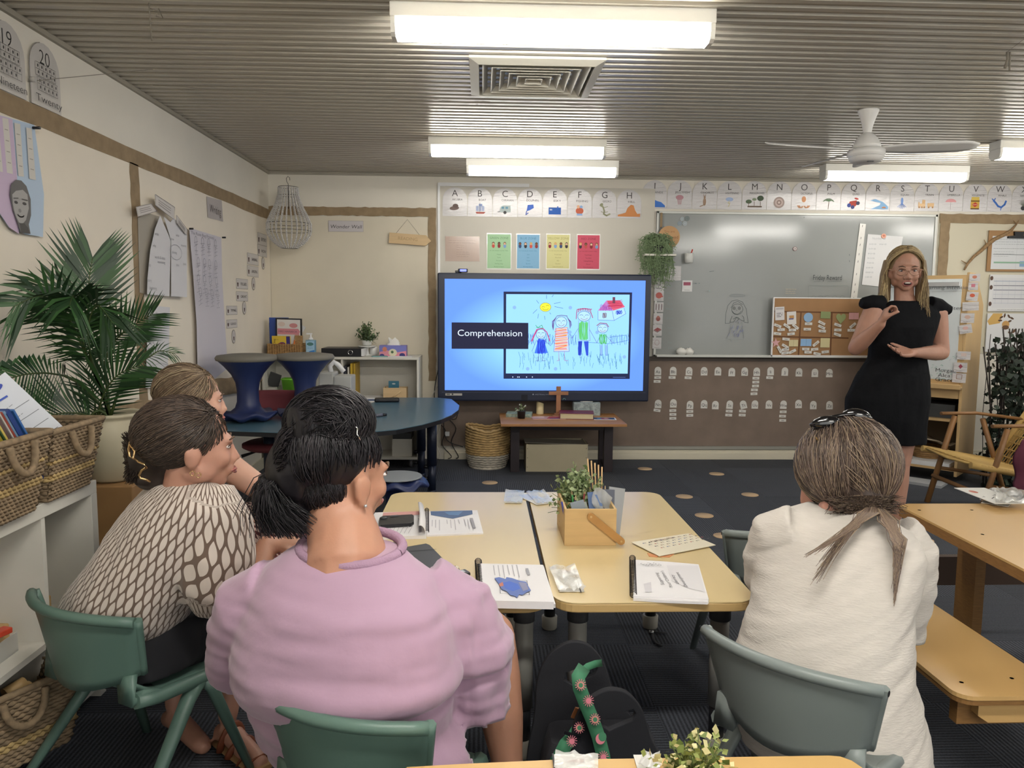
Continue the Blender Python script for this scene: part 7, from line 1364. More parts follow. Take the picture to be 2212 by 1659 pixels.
def frond(pxs, dys, leaf, n=20, droop=.3, base=None):
    """rachis through pixels at depth YP+dy; leaflets both sides"""
    P = [oy(x, y, YP+dy) for (x, y), dy in zip(pxs, dys)]; Q = []
    for i in range(len(P)-1):
        for s_ in np.linspace(0, 1, 9)[:-1]:
            a, b, c, d = P[max(i-1, 0)], P[i], P[i+1], P[min(i+2, len(P)-1)]; Q.append(.5*((2*b)+(c-a)*s_+(2*a-5*b+4*c-d)*s_*s_+(-a+3*b-3*c+d)*s_**3))
    Q.append(P[-1]); st = thing  # rachis
    root = Vector((pp.x, YP, zP+.24)); r0 = [root.lerp(Q[0], s_)+Vector((0, 0, .03*math.sin(s_*3.14))) for s_ in np.linspace(0, 1, 5)]
    r_ = MB().tube(r0+Q[1:], [.006]*5+[.0045-.0035*i/len(Q) for i in range(len(Q)-1)], 5).build('frond', M('palm_stem', '3c4c22', .6), t, world=True); m = MB()
    for j in range(n):
        s_ = (j+.5)/n*(len(Q)-1); i = min(int(s_), len(Q)-2); p = Q[i].lerp(Q[i+1], s_-i); tg = (Q[i+1]-Q[i]).normalized(); fr = j/n; ll = leaf*(.55+1.0*math.sin(math.pi*(.12+.78*fr)))*(.8+.25*rnd.random())
        vw = (p-E0).normalized(); sd0 = tg.cross(vw).normalized(); m.m = rnd.randrange(2)
        for sd in (-1, 1):
            d = (sd0*sd*(1-.35*fr)+tg*(.55+.8*fr)+vw*rnd.uniform(-.12, .12)).normalized(); wv = tg.cross(d).cross(d).normalized()*ll*.036; dz = Vector((0, 0, -droop*ll))
            a, b, c = p, p+d*ll*.45+dz*.15, p+d*ll+dz; m.add([a-wv*.4, b-wv, c, b+wv, a+wv*.4], [(0, 1, 2, 3, 4)])
    m.v = [(max(x_, -1.88), y_, z_) for x_, y_, z_ in m.v]; m.build('leaflets', pm, r_, world=True, kind='stuff', fix=False)
for f_ in ([[(196, 790), (190, 690), (192, 610), (200, 556)], (0, 0, .02, .03), .165, 22, .0], [[(190, 780), (150, 690), (95, 640), (30, 662)], (0, -.12, -.26, -.38), .16, 24, .25], [[(192, 785), (165, 690), (130, 625), (70, 625)], (0, .05, .05, .05), .15, 22, .2],
           [[(188, 775), (172, 700), (160, 640), (150, 660)], (0, -.1, -.2, -.28), .17, 24, .35], [[(198, 780), (190, 710), (210, 660), (245, 700)], (0, -.08, -.16, -.2), .15, 22, .4], [[(225, 785), (245, 740), (285, 705), (330, 678)], (0, 0, 0, 0), .12, 22, .05], [[(290, 780), (320, 772), (345, 758), (378, 764)], (.02, .05, .08, .1), .055, 16, .3],
           [[(140, 812), (95, 806), (40, 812), (-40, 840)], (0, -.2, -.4, -.6), .20, 24, .75], [[(210, 900), (225, 850), (255, 810), (300, 790)], (0, -.03, -.05, -.05), .14, 20, .1], [[(195, 900), (170, 893), (130, 893), (80, 905)], (-.02, -.05, -.08, -.1), .12, 18, -.25], [[(205, 905), (205, 860), (195, 830), (185, 790)], (0, 0, .02, .02), .10, 14, .1]):
    frond(*f_)

# ================================================================ plastic chairs
def chair(L0, R0, zt, label, mat_, grp, leftfar=True):
    L0, R0 = Vector((L0[0], L0[1], 0)), Vector((R0[0], R0[1], 0)); c = (L0+R0)/2; u = (R0-L0); W_ = u.length/2; t = thing('plastic_chair', label, 'chair', (c.x, c.y, 0), math.atan2(u.y, u.x), grp); zs = zt-.255
    hb = .225; g = []
    for v in np.linspace(0, 1, 9):
        row = []
        for s_ in np.linspace(-1, 1, 15): w = W_*(.84+.16*v); row.append((s_*w, .075*s_*s_-.035*v+.03, zt-hb+hb*v+(1-v)*.05*(s_*s_)-.012*s_*s_*v))
        g.append(row)
    MB().sheet(g).build('backrest', mat_, t, solid=.012)
    top = [(x, y-.004, z-.004) for x, y, z in g[-1]]; MB().tube(top, .014, 10).build('top_lip', mat_, t)
    for sd in (0, -1): MB().tube([(r_[sd][0], r_[sd][1]+.006, r_[sd][2]) for r_ in g], .012, 6, flat=1).build('side_lip', mat_, t)
    for sd in (-1, 1): MB().sheet([[(sd*(W_*.84-.05*q_), .075*.75+.03-.01*q_, zt-hb+.055-.01*q_), (sd*(W_*.86-.055*q_), .075, zt-hb-.02), (sd*(W_*.88-.06*q_), .11, zs+.025), (sd*(W_*.9-.06*q_), .17, zs+.002)] for q_ in (0, .5, 1)]).build('back_strut', mat_, t, solid=.018)
    g = []
    for v in np.linspace(0, 1, 11):
        y = .05+.36*v; z = zs+.055*max(0, 1-v*4)**1.5-.03*max(0, (v-.85)/.15)**2; g.append([(s_*W_*(.86+.04*v), y+.03*(1-v)*s_*s_, z+.012*s_*s_*(1-v)) for s_ in np.linspace(-1, 1, 9)])
    MB().sheet(g).build('seat', mat_, t, solid=.014, sub=1)
    for sd in (-1, 1):
        for a, b in (((sd*W_*.84, .28, zs-.02), (sd*(W_+.03), -.02, 0)), ((sd*W_*.84, .30, zs-.02), (sd*(W_+.02), .42, 0))): MB().tube([a, (a[0]+(b[0]-a[0])*.2, a[1]+(b[1]-a[1])*.15, zs-.05), b], [.026, .024, .015], 8, flat=.75).build('leg', mat_, t)
        MB().tube([(sd*W_*.84, .085, zs+.012), (sd*W_*.86, .14, zs+.0), (sd*W_*.87, .30, zs-.012), (sd*W_*.86, .38, zs-.012)], .02, 8).build('seat_rail', mat_, t)
    MB().tube([(-W_*.85, .29, zs-.035), (W_*.85, .29, zs-.035)], .014, 8).build('cross_rail', mat_, t)
    if 'grey' in label:
        for sd in (0, -1): x, y, z = top[sd]; MB().cyl((x-.001+(-.013 if sd == 0 else .0145), y, z+.0), (x+(-.0145 if sd == 0 else .013), y, z), .007, n=12).build('end_hole', M('black_plastic'), t)
    return t
grn = M('chair_green', '587268', .42, bump=.04, bscale=400); gry = M('chair_grey', '7c8583', .4, bump=.04, bscale=400)
def cpts(a, b, z): return oz(*a, z), oz(*b, z)
chair(*cpts((15, 1293), (238, 1362), .60), .61, 'green moulded plastic chair at the far left under the patterned blouse', grn, 'green plastic chairs')
chair(*cpts((515, 1508), (888, 1600), .60), .605, 'green moulded plastic chair under the pink-shirted woman', grn, 'green plastic chairs')
chair(*cpts((1492, 1372), (1880, 1512), .60), .61, 'grey moulded plastic chair under the white-shirted woman', gry, 'grey plastic chairs')
q_ = oz(1578, 1160, .60); chair((q_.x, q_.y), (q_.x+.40, q_.y-.02), .61, 'grey moulded plastic chair at the right side of the maple tables', gry, 'grey plastic chairs')
# ================================================================ people: toolkit
def bake(mb, name, mats, parent, vox=.008, it=6, disp=None, uvf=None, cut=None, label=None, kind=None, matf=None, rough=0):
    me = bpy.data.meshes.new('tmp'); me.from_pydata(mb.v, [], mb.f); bm = bmesh.new(); bm.from_mesh(me); bmesh.ops.recalc_face_normals(bm, faces=bm.faces); bm.to_mesh(me); bm.free()
    o = bpy.data.objects.new('tmp', me); C.objects.link(o)
    md = o.modifiers.new('r', 'REMESH'); md.mode = 'VOXEL'; md.voxel_size = vox; md.use_smooth_shade = True
    md = o.modifiers.new('s', 'SMOOTH'); md.factor = .5; md.iterations = it
    me2 = bpy.data.meshes.new_from_object(o.evaluated_get(bpy.context.evaluated_depsgraph_get())); bpy.data.objects.remove(o); bpy.data.meshes.remove(me)
    n = len(me2.vertices); co = np.empty(n*3); me2.vertices.foreach_get('co', co); co = co.reshape(-1, 3)
    if disp:
        no = np.empty(n*3); me2.vertices.foreach_get('normal', no); no = no.reshape(-1, 3); d = np.array([disp(Vector(p)) for p in co]); co = co+no*d[:, None]
    if cut:
        bm = bmesh.new(); bm.from_mesh(me2); bm.verts.ensure_lookup_table()
        for i, v in enumerate(bm.verts): v.co = co[i]
        for c, nrm, rad in cut:
            c, nrm = Vector(c), Vector(nrm).normalized(); dl = [v for v in bm.verts if (v.co-c).dot(nrm) > 0 and (v.co-c).length < rad]; bmesh.ops.delete(bm, geom=dl, context='VERTS')
        bm.to_mesh(me2); bm.free(); n = len(me2.vertices); co = np.empty(n*3); me2.vertices.foreach_get('co', co); co = co.reshape(-1, 3)
    if uvf:
        uv = np.array([uvf(Vector(p)) for p in co]); ul = me2.uv_layers.new(name='UVMap'); li = np.empty(len(me2.loops), dtype=np.int32); me2.loops.foreach_get('vertex_index', li); ul.data.foreach_set('uv', uv[li].astype(np.float32).ravel())
    q = np.array(wmat(parent).inverted()); co = co@q[:3, :3].T+q[:3, 3]; me2.vertices.foreach_set('co', co.ravel())
    me2.materials.clear(); [me2.materials.append(m) for m in (mats if isinstance(mats, list) else [mats])]
    if matf:
        pc = np.empty(len(me2.polygons)*3); me2.polygons.foreach_get('center', pc); pc = pc.reshape(-1, 3); pc = (pc-q[:3, 3])@np.linalg.inv(q[:3, :3]).T; me2.polygons.foreach_set('material_index', np.array([matf(Vector(p)) for p in pc], dtype=np.int32))
    me2.polygons.foreach_set('use_smooth', [True]*len(me2.polygons)); me2.update()
    o = bpy.data.objects.new(name, me2); C.objects.link(o); o.parent = parent
    if cut: md = o.modifiers.new('solid', 'SOLIDIFY'); md.thickness = .004; md.offset = -1
    return tag(o, label, kind=kind)
def limb(mb, pts, rad, n=14, flat=1):
    mb.tube(pts, rad, n, flat=flat)
    for p, r_ in zip(pts, rad): mb.ell(p, r_*.985, n=10, m=6)
def seg(a, b, n): a, b = Vector(a), Vector(b); return [a.lerp(b, i/(n-1)) for i in range(n)]
def basis(fwd, up=(0, 0, 1)):
    f = Vector(fwd).normalized(); r_ = f.cross(Vector(up)).normalized(); u = r_.cross(f); return Matrix((r_, f, u)).transposed()      # columns: right, forward, up
def head(mb, c, B, k=1.0, neck=None, nr=.056):
    """c centre of the skull, B basis (right, forward, up); ~0.23 m from chin to crown"""
    P = lambda x, y, z: Vector(c)+B@(Vector((x, y, z))*k); e = B.to_euler()
    def E(x, y, z, a, b, c_, rx=0): mb.ell(P(x, y, z), (a*k, b*k, c_*k), (B@Euler((rx, 0, 0)).to_matrix()).to_euler(), 18, 12)
    E(0, -.012, .025, .076, .094, .088); E(0, .028, -.02, .063, .066, .082); E(0, .045, -.072, .040, .042, .034); E(0, .066, -.092, .022, .02, .018)
    for s_ in (-1, 1): E(s_*.034, .060, -.030, .026, .028, .028); E(s_*.076, -.008, -.018, .010, .020, .033, -.15); E(s_*.080, -.016, -.008, .008, .014, .022); E(s_*.045, .01, -.06, .022, .045, .03)
    E(0, .082, .016, .050, .014, .012); mb.tube([P(0, .087, .008), P(0, .098, -.018), P(0, .104, -.032)], [.009*k, .010*k, .012*k], 8); mb.ell(P(0, .106, -.033), .0115*k, n=10, m=6)
    for s_ in (-1, 1): mb.ell(P(s_*.013, .098, -.039), .0085*k, n=8, m=6)
    E(0, .090, -.066, .026, .011, .011); E(0, .094, -.059, .022, .009, .006); E(0, .092, -.072, .019, .009, .007)
    if neck is not None: limb(mb, [P(0, -.015, -.045), Vector(neck).lerp(P(0, -.02, -.10), .5), Vector(neck)], [nr*.95, nr, nr*1.12])
    return P
def face_parts(P, B, k, par, open_mouth=False, lip='a0605a'):
    e = B.to_euler()
    for s_ in (-1, 1):
        o = MB().ell(P(s_*.031, .0795, .0), (.013*k, .0068*k, .0048*k), e, 14, 8).build('eye', M('eye_white', 'd8d0cc', .3), par, world=True)
        MB().ell(P(s_*.031, .0855, -.0005), (.0052*k, .0024*k, .0044*k), e, 12, 6).build('iris', M('iris', '3a3a40', .2), par, world=True)
        MB().tube([P(s_*.014, .092, .019), P(s_*.030, .094, .025), P(s_*.048, .082, .020)], [.0022, .0035, .0015], 6).build('eyebrow', M('brow', '5c4838', .8), par, world=True)
        MB().tube([P(s_*.017, .0885, .003), P(s_*.031, .0905, .0085), P(s_*.046, .080, .003)], .0016, 5).build('eyelid', M('lash', '4a342c', .6), par, world=True)
    lm = M('lips_'+lip, lip, .45)
    if open_mouth:
        MB().ell(P(0, .0985, -.067), (.019*k, .006*k, .010*k), e, 16, 8).build('mouth_opening', M('mouth_dark', '3a1a1a', .7), par, world=True)
        MB().ell(P(0, .1015, -.0635), (.0145*k, .004*k, .0042*k), e, 14, 6).build('teeth', M('teeth', 'd8d2c8', .3), par, world=True)
        MB().tube([P(.023*math.cos(a), .1005-.008*abs(math.cos(a)), -.067+.0125*math.sin(a)) for a in np.linspace(0, 6.283, 21)], .0032, 6, False).build('lips', lm, par, world=True)
    else: MB().tube([P(-.024, .092, -.066), P(-.01, .103, -.0625), P(0, .105, -.0645), P(.01, .103, -.0625), P(.024, .092, -.066)], [.001, .0045, .0045, .0045, .001], 6).tube([P(-.018, .096, -.069), P(0, .104, -.0725), P(.018, .096, -.069)], [.001, .005, .001], 6).build('lips', lm, par, world=True)
def hand(mb, wrist, d, palm, k=1, curl=(.5, .5, .5, .5), thumb=.5, side=1, spread=.12):
    """d: finger direction, palm: direction the palm faces; side=+1 thumb towards d x palm"""
    w_ = Vector(wrist); d = Vector(d).normalized(); pn = (Vector(palm)-d*Vector(palm).dot(d)).normalized(); s_ = d.cross(pn)*side
    limb(mb, [w_, w_+d*.02*k], [.026*k, .024*k], 10, .75)
    for q in (-1.5, -.5, .5, 1.5): mb.tube([w_+s_*q*.008*k+d*.01*k, w_+d*.045*k+s_*q*.017*k, w_+d*.083*k+s_*q*.0195*k], [.014*k, .0145*k, .0115*k], 8)
    mb.ell(w_+d*.045*k, (.03*k, .03*k, .018*k), n=12, m=8) if False else None
    for i, (q, L_) in enumerate(((1.5, .068), (.5, .077), (-.5, .072), (-1.5, .056))):
        p = w_+d*.082*k+s_*q*.0195*k; dd = (d+s_*q*spread).normalized(); pts = [p-d*.01*k, p]; a = 0; c_ = curl[i]
        for f_, an in ((.45, .55), (.3, 1.0), (.25, .8)):
            a += c_*an; v = dd*math.cos(a)+pn*math.sin(a); p = p+v*L_*f_*k; pts.append(p)
        mb.tube(pts, [.0098*k, .0094*k, .0086*k, .0078*k, .0058*k], 8); mb.ell(pts[-1], .006*k, n=8, m=5)
    p = w_+s_*.018*k+d*.022*k; v = (s_*(.9-.5*thumb)+d*.75+pn*.5*thumb).normalized(); p2 = p+v*.042*k; v2 = (v*.9+d*.3+pn*thumb*.6-s_*thumb*.5).normalized(); p3 = p2+v2*.030*k; p4 = p3+(v2+pn*thumb*.4-s_*thumb*.3).normalized()*.024*k
    mb.tube([p-v*.012*k, p, p2, p3, p4], [.014*k, .0155*k, .0115*k, .0102*k, .007*k], 8); mb.ell(p4, .0072*k, n=8, m=5)
def foot(mb, ankle, d, L_=.24):
    a = Vector(ankle); d = Vector((d[0], d[1], 0)).normalized(); h = a.z
    mb.tube([a-d*.045+Vector((0, 0, -h+.035)), a+Vector((0, 0, -h*.45)), a+d*.09+Vector((0, 0, -h+.035)), a+d*(L_-.07)+Vector((0, 0, -h+.022)), a+d*(L_-.04)+Vector((0, 0, -h+.018))], [.028, .036, .033, .03, .018], 12)
def strands(name, par, mats, c, B, rad, roots, target, n, r_=.0012, tail=None, seed=1, lift=.004, pts=8, jit=.15, spread=.0):
    """hair strands running over an ellipsoid from root directions to a target direction, then along an optional tail(strand, t)"""
    r = random.Random(seed); m = MB(); c = Vector(c)
    for i in range(n):
        a = roots(r).normalized(); b = (Vector(target(r, a) if callable(target) else target)+Vector((r.uniform(-1, 1), r.uniform(-1, 1), r.uniform(-1, 1)))*spread).normalized(); P = []; j = r.uniform(-jit, jit); lf = 1+lift*r.uniform(.3, 2.2)/.09
        ax = a.cross(b)
        for s_ in np.linspace(0, 1, pts):
            d = a.slerp(b, s_, a) if a.dot(b) > -.99 else a; d = (d+ax*j*.4*math.sin(s_*3.14)).normalized(); P.append(c+B@Vector((d.x*rad[0], d.y*rad[1], d.z*rad[2]))*(lf-(.04 if s_ < .05 else 0)))
        if tail: P += [Vector(q) for q in tail(r, P[-1], i)]
        m.m = r.randrange(len(mats)); L_ = len(P); m.tube(P, [r_*(1 if k < L_*.75 else 1-.8*(k-L_*.75)/(L_*.25)) for k in range(L_)], 3, False)
    return m.build(name, mats, par, world=True, fix=False, kind='stuff')
def NZ(p, s_, seed=0): return noise.noise(Vector((p.x*s_[0]+seed, p.y*s_[1], p.z*s_[2])))
def skin(n_, c): return M('skin_'+n_, c, .52, var=.07, vscale=16, sss=.12, bump=.04, bscale=220)
def hairm(n_, *cs): return [M('hair_%s_%d' % (n_, i), c, .42, spec=.4) for i, c in enumerate(cs)]
def torso(mb, rings_, n=28, p=2.4):
    """rings_: (centre, half width, half depth, facing vector)"""
    out = []
    for c, a, b, f in rings_:
        f = Vector((f[0], f[1], 0)).normalized(); s_ = Vector((f.y, -f.x, 0)); row = []
        for k in range(n):
            t_ = 2*math.pi*k/n; ct, st = math.cos(t_), math.sin(t_); row.append(Vector(c)+s_*a*math.copysign(abs(ct)**(2/p), ct)+f*b*math.copysign(abs(st)**(2/p), st)+Vector((0, 0, (c[3] if len(c) > 3 else 0))))
        out.append(row)
    mb.rings(out, True)
denim = M('denim', '3c4658', .8, bump=.3, bscale=200)

# ================================================================ presenter
YQ = 4.2; o_ = oz(1925, 1180, 0); pr = thing('person', 'standing woman in a black cap-sleeved dress and glasses, speaking with one hand raised', 'person', (2.33, YQ, 0))
q = lambda x, y, d=0: oy(x, y, YQ+d)
B = basis((-.32, -.93, -.10)); hc = q(1955, 583); sk = skin('presenter', 'ab806c')
mb = MB(); P = head(mb, hc, B, 1.02, q(1955, 655, .02), .052)
torso(mb, [(q(1955, 662), .12, .06, (0, -1)), (q(1950, 720), .13, .08, (0, -1)), (q(1935, 790), .12, .08, (0, -1)), (q(1925, 850), .15, .09, (0, -1)), (q(1930, 900), .14, .09, (0, -1))])
# raised arm
sh1, el1, wr1 = q(1888, 672), q(1848, 752, -.05), q(1903, 700, -.22); limb(mb, seg(sh1, el1, 4), [.056, .052, .044, .04]); limb(mb, seg(el1, wr1, 5), [.041, .043, .038, .030, .025])
hand(mb, wr1, (.25, -.1, 1), (.9, -.35, .1), .95, (.95, 1.25, 1.3, 1.3), .95, -1)
sh2, el2, wr2 = q(2022, 674), q(2034, 762, .0), q(1975, 762, -.22); limb(mb, seg(sh2, el2, 4), [.058, .054, .046, .042]); limb(mb, seg(el2, wr2, 5), [.042, .044, .038, .030, .025])
hand(mb, wr2, (-1, -.15, .02), (.1, -.5, .9), .98, (.25, .35, .45, .5), .1, 1, .18)
hp = [q(1895, 900, .02), q(1955, 900, .02)]; kn = [q(1893, 990, -.02), q(1945, 1002, .0)]; an = [Vector((kn[0].x-.02, YQ+.05, .09)), Vector((kn[1].x-.01, YQ+.02, .09))]
for a, b, c in zip(hp, kn, an): limb(mb, seg(a, b, 4), [.085, .078, .062, .052]); limb(mb, seg(b, c, 5), [.05, .055, .05, .036, .03]); foot(mb, c, (-.3, -1))
bake(mb, 'body', sk, pr, .0055, 3)
face_parts(P, B, 1.02, pr, True)
dm = M('dress_black', '090a0e', .85, bump=.2, bscale=60, spec=.2); mb = MB(); F0 = (-.15, -1)
torso(mb, [(q(1956, 650), .085, .05, F0), (q(1957, 662), .145, .068, F0), (q(1955, 680), .185, .085, F0), (q(1952, 705), .175, .115, F0), (q(1946, 735), .165, .112, F0), (q(1938, 775), .155, .10, F0), (q(1928, 815), .195, .115, F0), (q(1917, 860), .225, .125, F0), (q(1913, 905), .22, .12, F0), (q(1922, 935), .195, .11, F0), (q(1927, 957), .18, .10, F0)], p=2.3)
for s_, a, b in ((-1, (1905, 655), (1860, 650)), (1, (2005, 655), (2052, 668))): A_, B_ = q(*a), q(*b); mb.tube([A_-Vector((0, 0, .012)), A_.lerp(B_, .5)-Vector((0, 0, .008)), B_-Vector((0, 0, .008))], [.062, .056, .030], 14, flat=.9)
bake(mb, 'dress', dm, pr, .008, 4, disp=lambda p: .006*NZ(p, (14, 14, 5), 2)*(p.z < 1.05)+.003*NZ(p, (30, 30, 12)))
# glasses
gm = M('glasses_frame', 'b08a74', .25, .5); m = MB()
for s_ in (-1, 1): m.tube([P(s_*.033+.026*math.cos(a)*1.05, .103-.010*abs(math.cos(a))*(s_*math.cos(a) > 0), -.004+.019*math.sin(a)) for a in np.linspace(0, 6.283, 25)], .0017, 6, False)
m.tube([P(-.008, .105, .0), P(0, .108, .003), P(.008, .105, .0)], .0016, 6); [m.tube([P(s_*.060, .092, .004), P(s_*.078, .06, .002), P(s_*.084, -.005, -.005)], .0016, 6) for s_ in (-1, 1)]
m.build('glasses', gm, pr, world=True, label='clear-lensed glasses with thin rose frames')
# hair: parted in the middle, long, over both shoulders
hp_ = hairm('blonde', 'a08c66', '7c684c', 'c4ae80', '6a563e'); mb = MB(); mb.ell(hc+B@Vector((0, -.022, .036)), (.086, .094, .090), B.to_euler(), 20, 14)
for s_ in (-1, 1):
    pts = [P(s_*.072, -.03, .05), P(s_*.088, -.03, -.03), P(s_*.092, -.02, -.11), P(s_*.088, .0, -.17)]; mb.tube(pts, [.035, .033, .034, .03], 10)
bake(mb, 'hair_mass', hp_[1], pr, .008, 4)
def t1(r, p, i):
    l = B.inverted()@(p-hc); s_ = 1 if l.x > 0 else -1; k_ = r.uniform(.5, 1)
    if s_ > 0: e = P(-.0+.105+r.uniform(-.035, .035), r.uniform(.0, .07), -.20-.22*k_)
    else: e = P(-.085+r.uniform(-.045, .03), r.uniform(.02, .085), -.14-.17*k_)
    w1 = P(s_*(.094+r.uniform(-.012, .02)), r.uniform(-.04, .045), -.07); return [p.lerp(w1, .5)+B@Vector((s_*.006, 0, 0)), w1, w1.lerp(e, .35)+Vector((r.uniform(-.008, .008), 0, 0)), w1.lerp(e, .7), e]
strands('hair_strands', pr, hp_, hc+B@Vector((0, -.018, .034)), B, (.090, .100, .096), lambda r: Vector((r.uniform(-.08, .12), r.uniform(-.9, .95), 1)), lambda r, a: Vector((1 if a.x > 0 else -1, r.uniform(-.7, .35), -.15)), 1500, .0016, t1, 3, .003)

# ================================================================ woman in the pink T-shirt
F2 = Vector((.42, .9, 0)).normalized(); pk_ = thing('person', 'seated woman in a pink T-shirt with a dark messy bun, seen from behind', 'person', (-.22, 1.62, 0))
sk2 = skin('pink', 'b4846c'); c2 = lambda x, y, Y: oy(x, y, Y)
hc2 = c2(742, 1022, 1.72); B2 = basis((.70, .71, -.12)); mb = MB(); P2 = head(mb, hc2, B2, 1.06, c2(752, 1200, 1.66), .072); limb(mb, [c2(748, 1130, 1.68), c2(750, 1215, 1.64)], [.068, .095]); [mb.ell(P2(.088, -.012+dy_, -.020+dz_), a_, B2.to_euler(), 14, 10) for dy_, dz_, a_ in ((0, 0, (.009, .022, .034)), (-.008, .008, (.011, .017, .024)), (.002, -.028, (.010, .011, .013)))]
pel = Vector((-.235, 1.60, .43)); torso(mb, [(c2(755, 1225, 1.66), .12, .07, F2), (c2(755, 1330, 1.66), .19, .12, F2), (Vector((-.27, 1.67, .62)), .13, .09, F2), (pel+Vector((.0, .08, 0)), .15, .09, F2)])
knR, knL = c2(1062, 1372, 2.02), Vector((-.22, 2.12, .47)); hR, hL = pel+Vector((.07, .10, 0)), pel+Vector((-.10, .08, 0))
for h_, k2, a2 in ((hR, knR, (knR.x+.055, knR.y-.10, .09)), (hL, knL, (-.20, 2.02, .09))): limb(mb, seg(h_, k2, 5), [.085, .09, .085, .075, .066]); limb(mb, seg(k2, a2, 5), [.064, .066, .060, .044, .036]); foot(mb, a2, (F2.x, F2.y))
shR, elR = c2(985, 1315, 1.66), c2(1020, 1500, 1.74); limb(mb, seg(shR, elR, 4), [.07, .068, .058, .05]); wrR = Vector((-.03, 1.88, .53)); limb(mb, seg(elR, wrR, 4), [.048, .046, .038, .028]); hand(mb, wrR, (-.6, .8, 0), (0, 0, -1), 1, (.5, .5, .5, .5), .3, -1)
shL, elL = c2(540, 1300, 1.72), c2(500, 1430, 1.82); limb(mb, seg(shL, elL, 4), [.07, .068, .058, .05]); wrL = c2(575, 1178, 2.12); limb(mb, seg(elL, wrL, 4), [.048, .046, .038, .028]); hand(mb, wrL, (.9, .3, 0), (0, 0, -1), 1, (.5, .5, .5, .5), .3, -1)
bake(mb, 'body', sk2, pk_, .007, 4); face_parts(P2, B2, 1.06, pk_)
mb = MB(); X = lambda x, y, Y: c2(x, y, Y)
torso(mb, [(X(758, 1178, 1.665), .115, .078, F2), (X(757, 1200, 1.65), .150, .098, F2), (X(752, 1232, 1.64), .20, .12, F2), (X(748, 1290, 1.62), .232, .145, F2), (X(745, 1360, 1.62), .252, .165, F2), (X(742, 1430, 1.62), .260, .18, F2), (X(745, 1490, 1.64), .252, .17, F2), (X(752, 1525, 1.655), .245, .155, F2), (X(765, 1550, 1.66), .262, .165, F2), (X(785, 1590, 1.67), .272, .16, F2), (X(808, 1640, 1.68), .268, .155, F2), (X(825, 1700, 1.69), .25, .15, F2)], p=2.2)
mb.tube([X(905, 1270, 1.66), X(975, 1320, 1.66), X(1015, 1400, 1.68), X(1025, 1490, 1.70), X(1030, 1535, 1.71)], [.085, .098, .094, .088, .084], 18)
mb.tube([X(600, 1280, 1.68), X(545, 1310, 1.70), X(520, 1380, 1.74), X(520, 1450, 1.78)], [.085, .088, .08, .07], 18)
def dsp(p):
    d = .006*NZ(p, (3, 3, 26), 1)*(.5+.6*NZ(p, (3, 3, 3), 9))+.0045*NZ(p, (8, 8, 42), 4)+.006*NZ(p, (5, 5, 7))
    x, z = p.x, p.z
    fz = .555+.05*math.sin((x+.22)*3); d -= .018*math.exp(-((z-fz)/.012)**2)*(p.y < 1.66); d += .010*math.exp(-((z-fz-.05)/.04)**2)
    if x > -.02: d += .010*noise.noise(Vector((x*24, p.y*24, z*10)))
    return d
tsm = M('pink_cotton', 'aa8ba1', .88, bump=.12, bscale=30, sheen=.3)
col = X(755, 1172, 1.66); cfd = (X(1030, 1560, 1.72)-X(1015, 1400, 1.68)).normalized()
sl0 = X(1029, 1518, 1.708); bake(mb, 't_shirt', tsm, pk_, .0085, 3, disp=dsp, cut=[(sl0, cfd, .14)])
g = [X(758, 1186, 1.66)+Vector((F2.y*.120*math.cos(a)+F2.x*.092*math.sin(a), -F2.x*.120*math.cos(a)+F2.y*.092*math.sin(a), .006+.012*math.sin(a))) for a in np.linspace(0, 6.283, 33)]
MB().tube(g, .011, 8, False).build('neck_band', M('pink_rib', 'a18399', .9, bump=.3, bscale=250), pk_, world=True)
mb = MB()
for h_, k2 in ((hR, knR), (hL, knL)): limb(mb, seg(h_, Vector(h_).lerp(Vector(k2), .74), 4), [.10, .10, .098, .09])
mb.ell(pel+Vector((.02, .06, -.01)), (.18, .12, .11)); bake(mb, 'shorts', M('black_cloth', '17171c', .85), pk_, .01, 4)
hm = hairm('black', '18161a', '221e22', '0f0e12', '2b272b'); mb = MB(); hcc = hc2+B2@Vector((0, -.034, .040)); mb.ell(hcc, (.088, .104, .090), B2.to_euler(), 20, 14)
bun = c2(712, 912, 1.70); mb.ell(bun, (.083, .075, .066)); mb.ell(c2(668, 920, 1.66), (.05, .05, .055)); mb.ell(c2(640, 1010, 1.68), (.06, .07, .085)); mb.ell(c2(640, 1080, 1.69), (.05, .055, .055)); mb.ell(c2(702, 1048, 1.69), (.068, .06, .058))
bake(mb, 'hair_mass', hm[0], pk_, .008, 3, disp=lambda p: .010*NZ(p, (22, 22, 12))+.004*NZ(p, (60, 60, 20), 3))
bd = (B2.inverted()@(bun-hcc)).normalized()
strands('hair_strands', pk_, hm, hcc, B2, (.091, .107, .093), lambda r: (lambda y: Vector((r.uniform(-1, 1), y, r.uniform(-.75 if y < -.5 else -.1, .6))))(r.uniform(-1, .6)), bd, 1500, .0013, None, 5, .004, spread=.25)
def tb(r, p, i):
    a0 = r.uniform(0, 6.28); sg_ = r.choice((-1, 1)); tl = r.uniform(-.9, .9); R_ = r.uniform(.9, 1.22); return [bun+Vector((.083*R_*math.cos(a0+sg_*s_*3.2), .075*R_*math.sin(tl)*math.cos(s_*2)-.02, .066*R_*math.sin(a0+sg_*s_*3.2)))-Vector((0, .05*abs(math.cos(tl)), 0))*math.sin(s_*2.5) for s_ in np.linspace(.1, 1, 9)]
strands('bun_strands', pk_, hm, bun, Matrix.Identity(3), (.083, .075, .067), lambda r: Vector((r.uniform(-1, 1), r.uniform(-1, .3), r.uniform(-1, 1))), lambda r, a: Vector((a.z+r.uniform(-.3, .3), a.y-.2, -a.x+r.uniform(-.3, .3))), 1300, .0011, None, 6, .010, jit=.5)
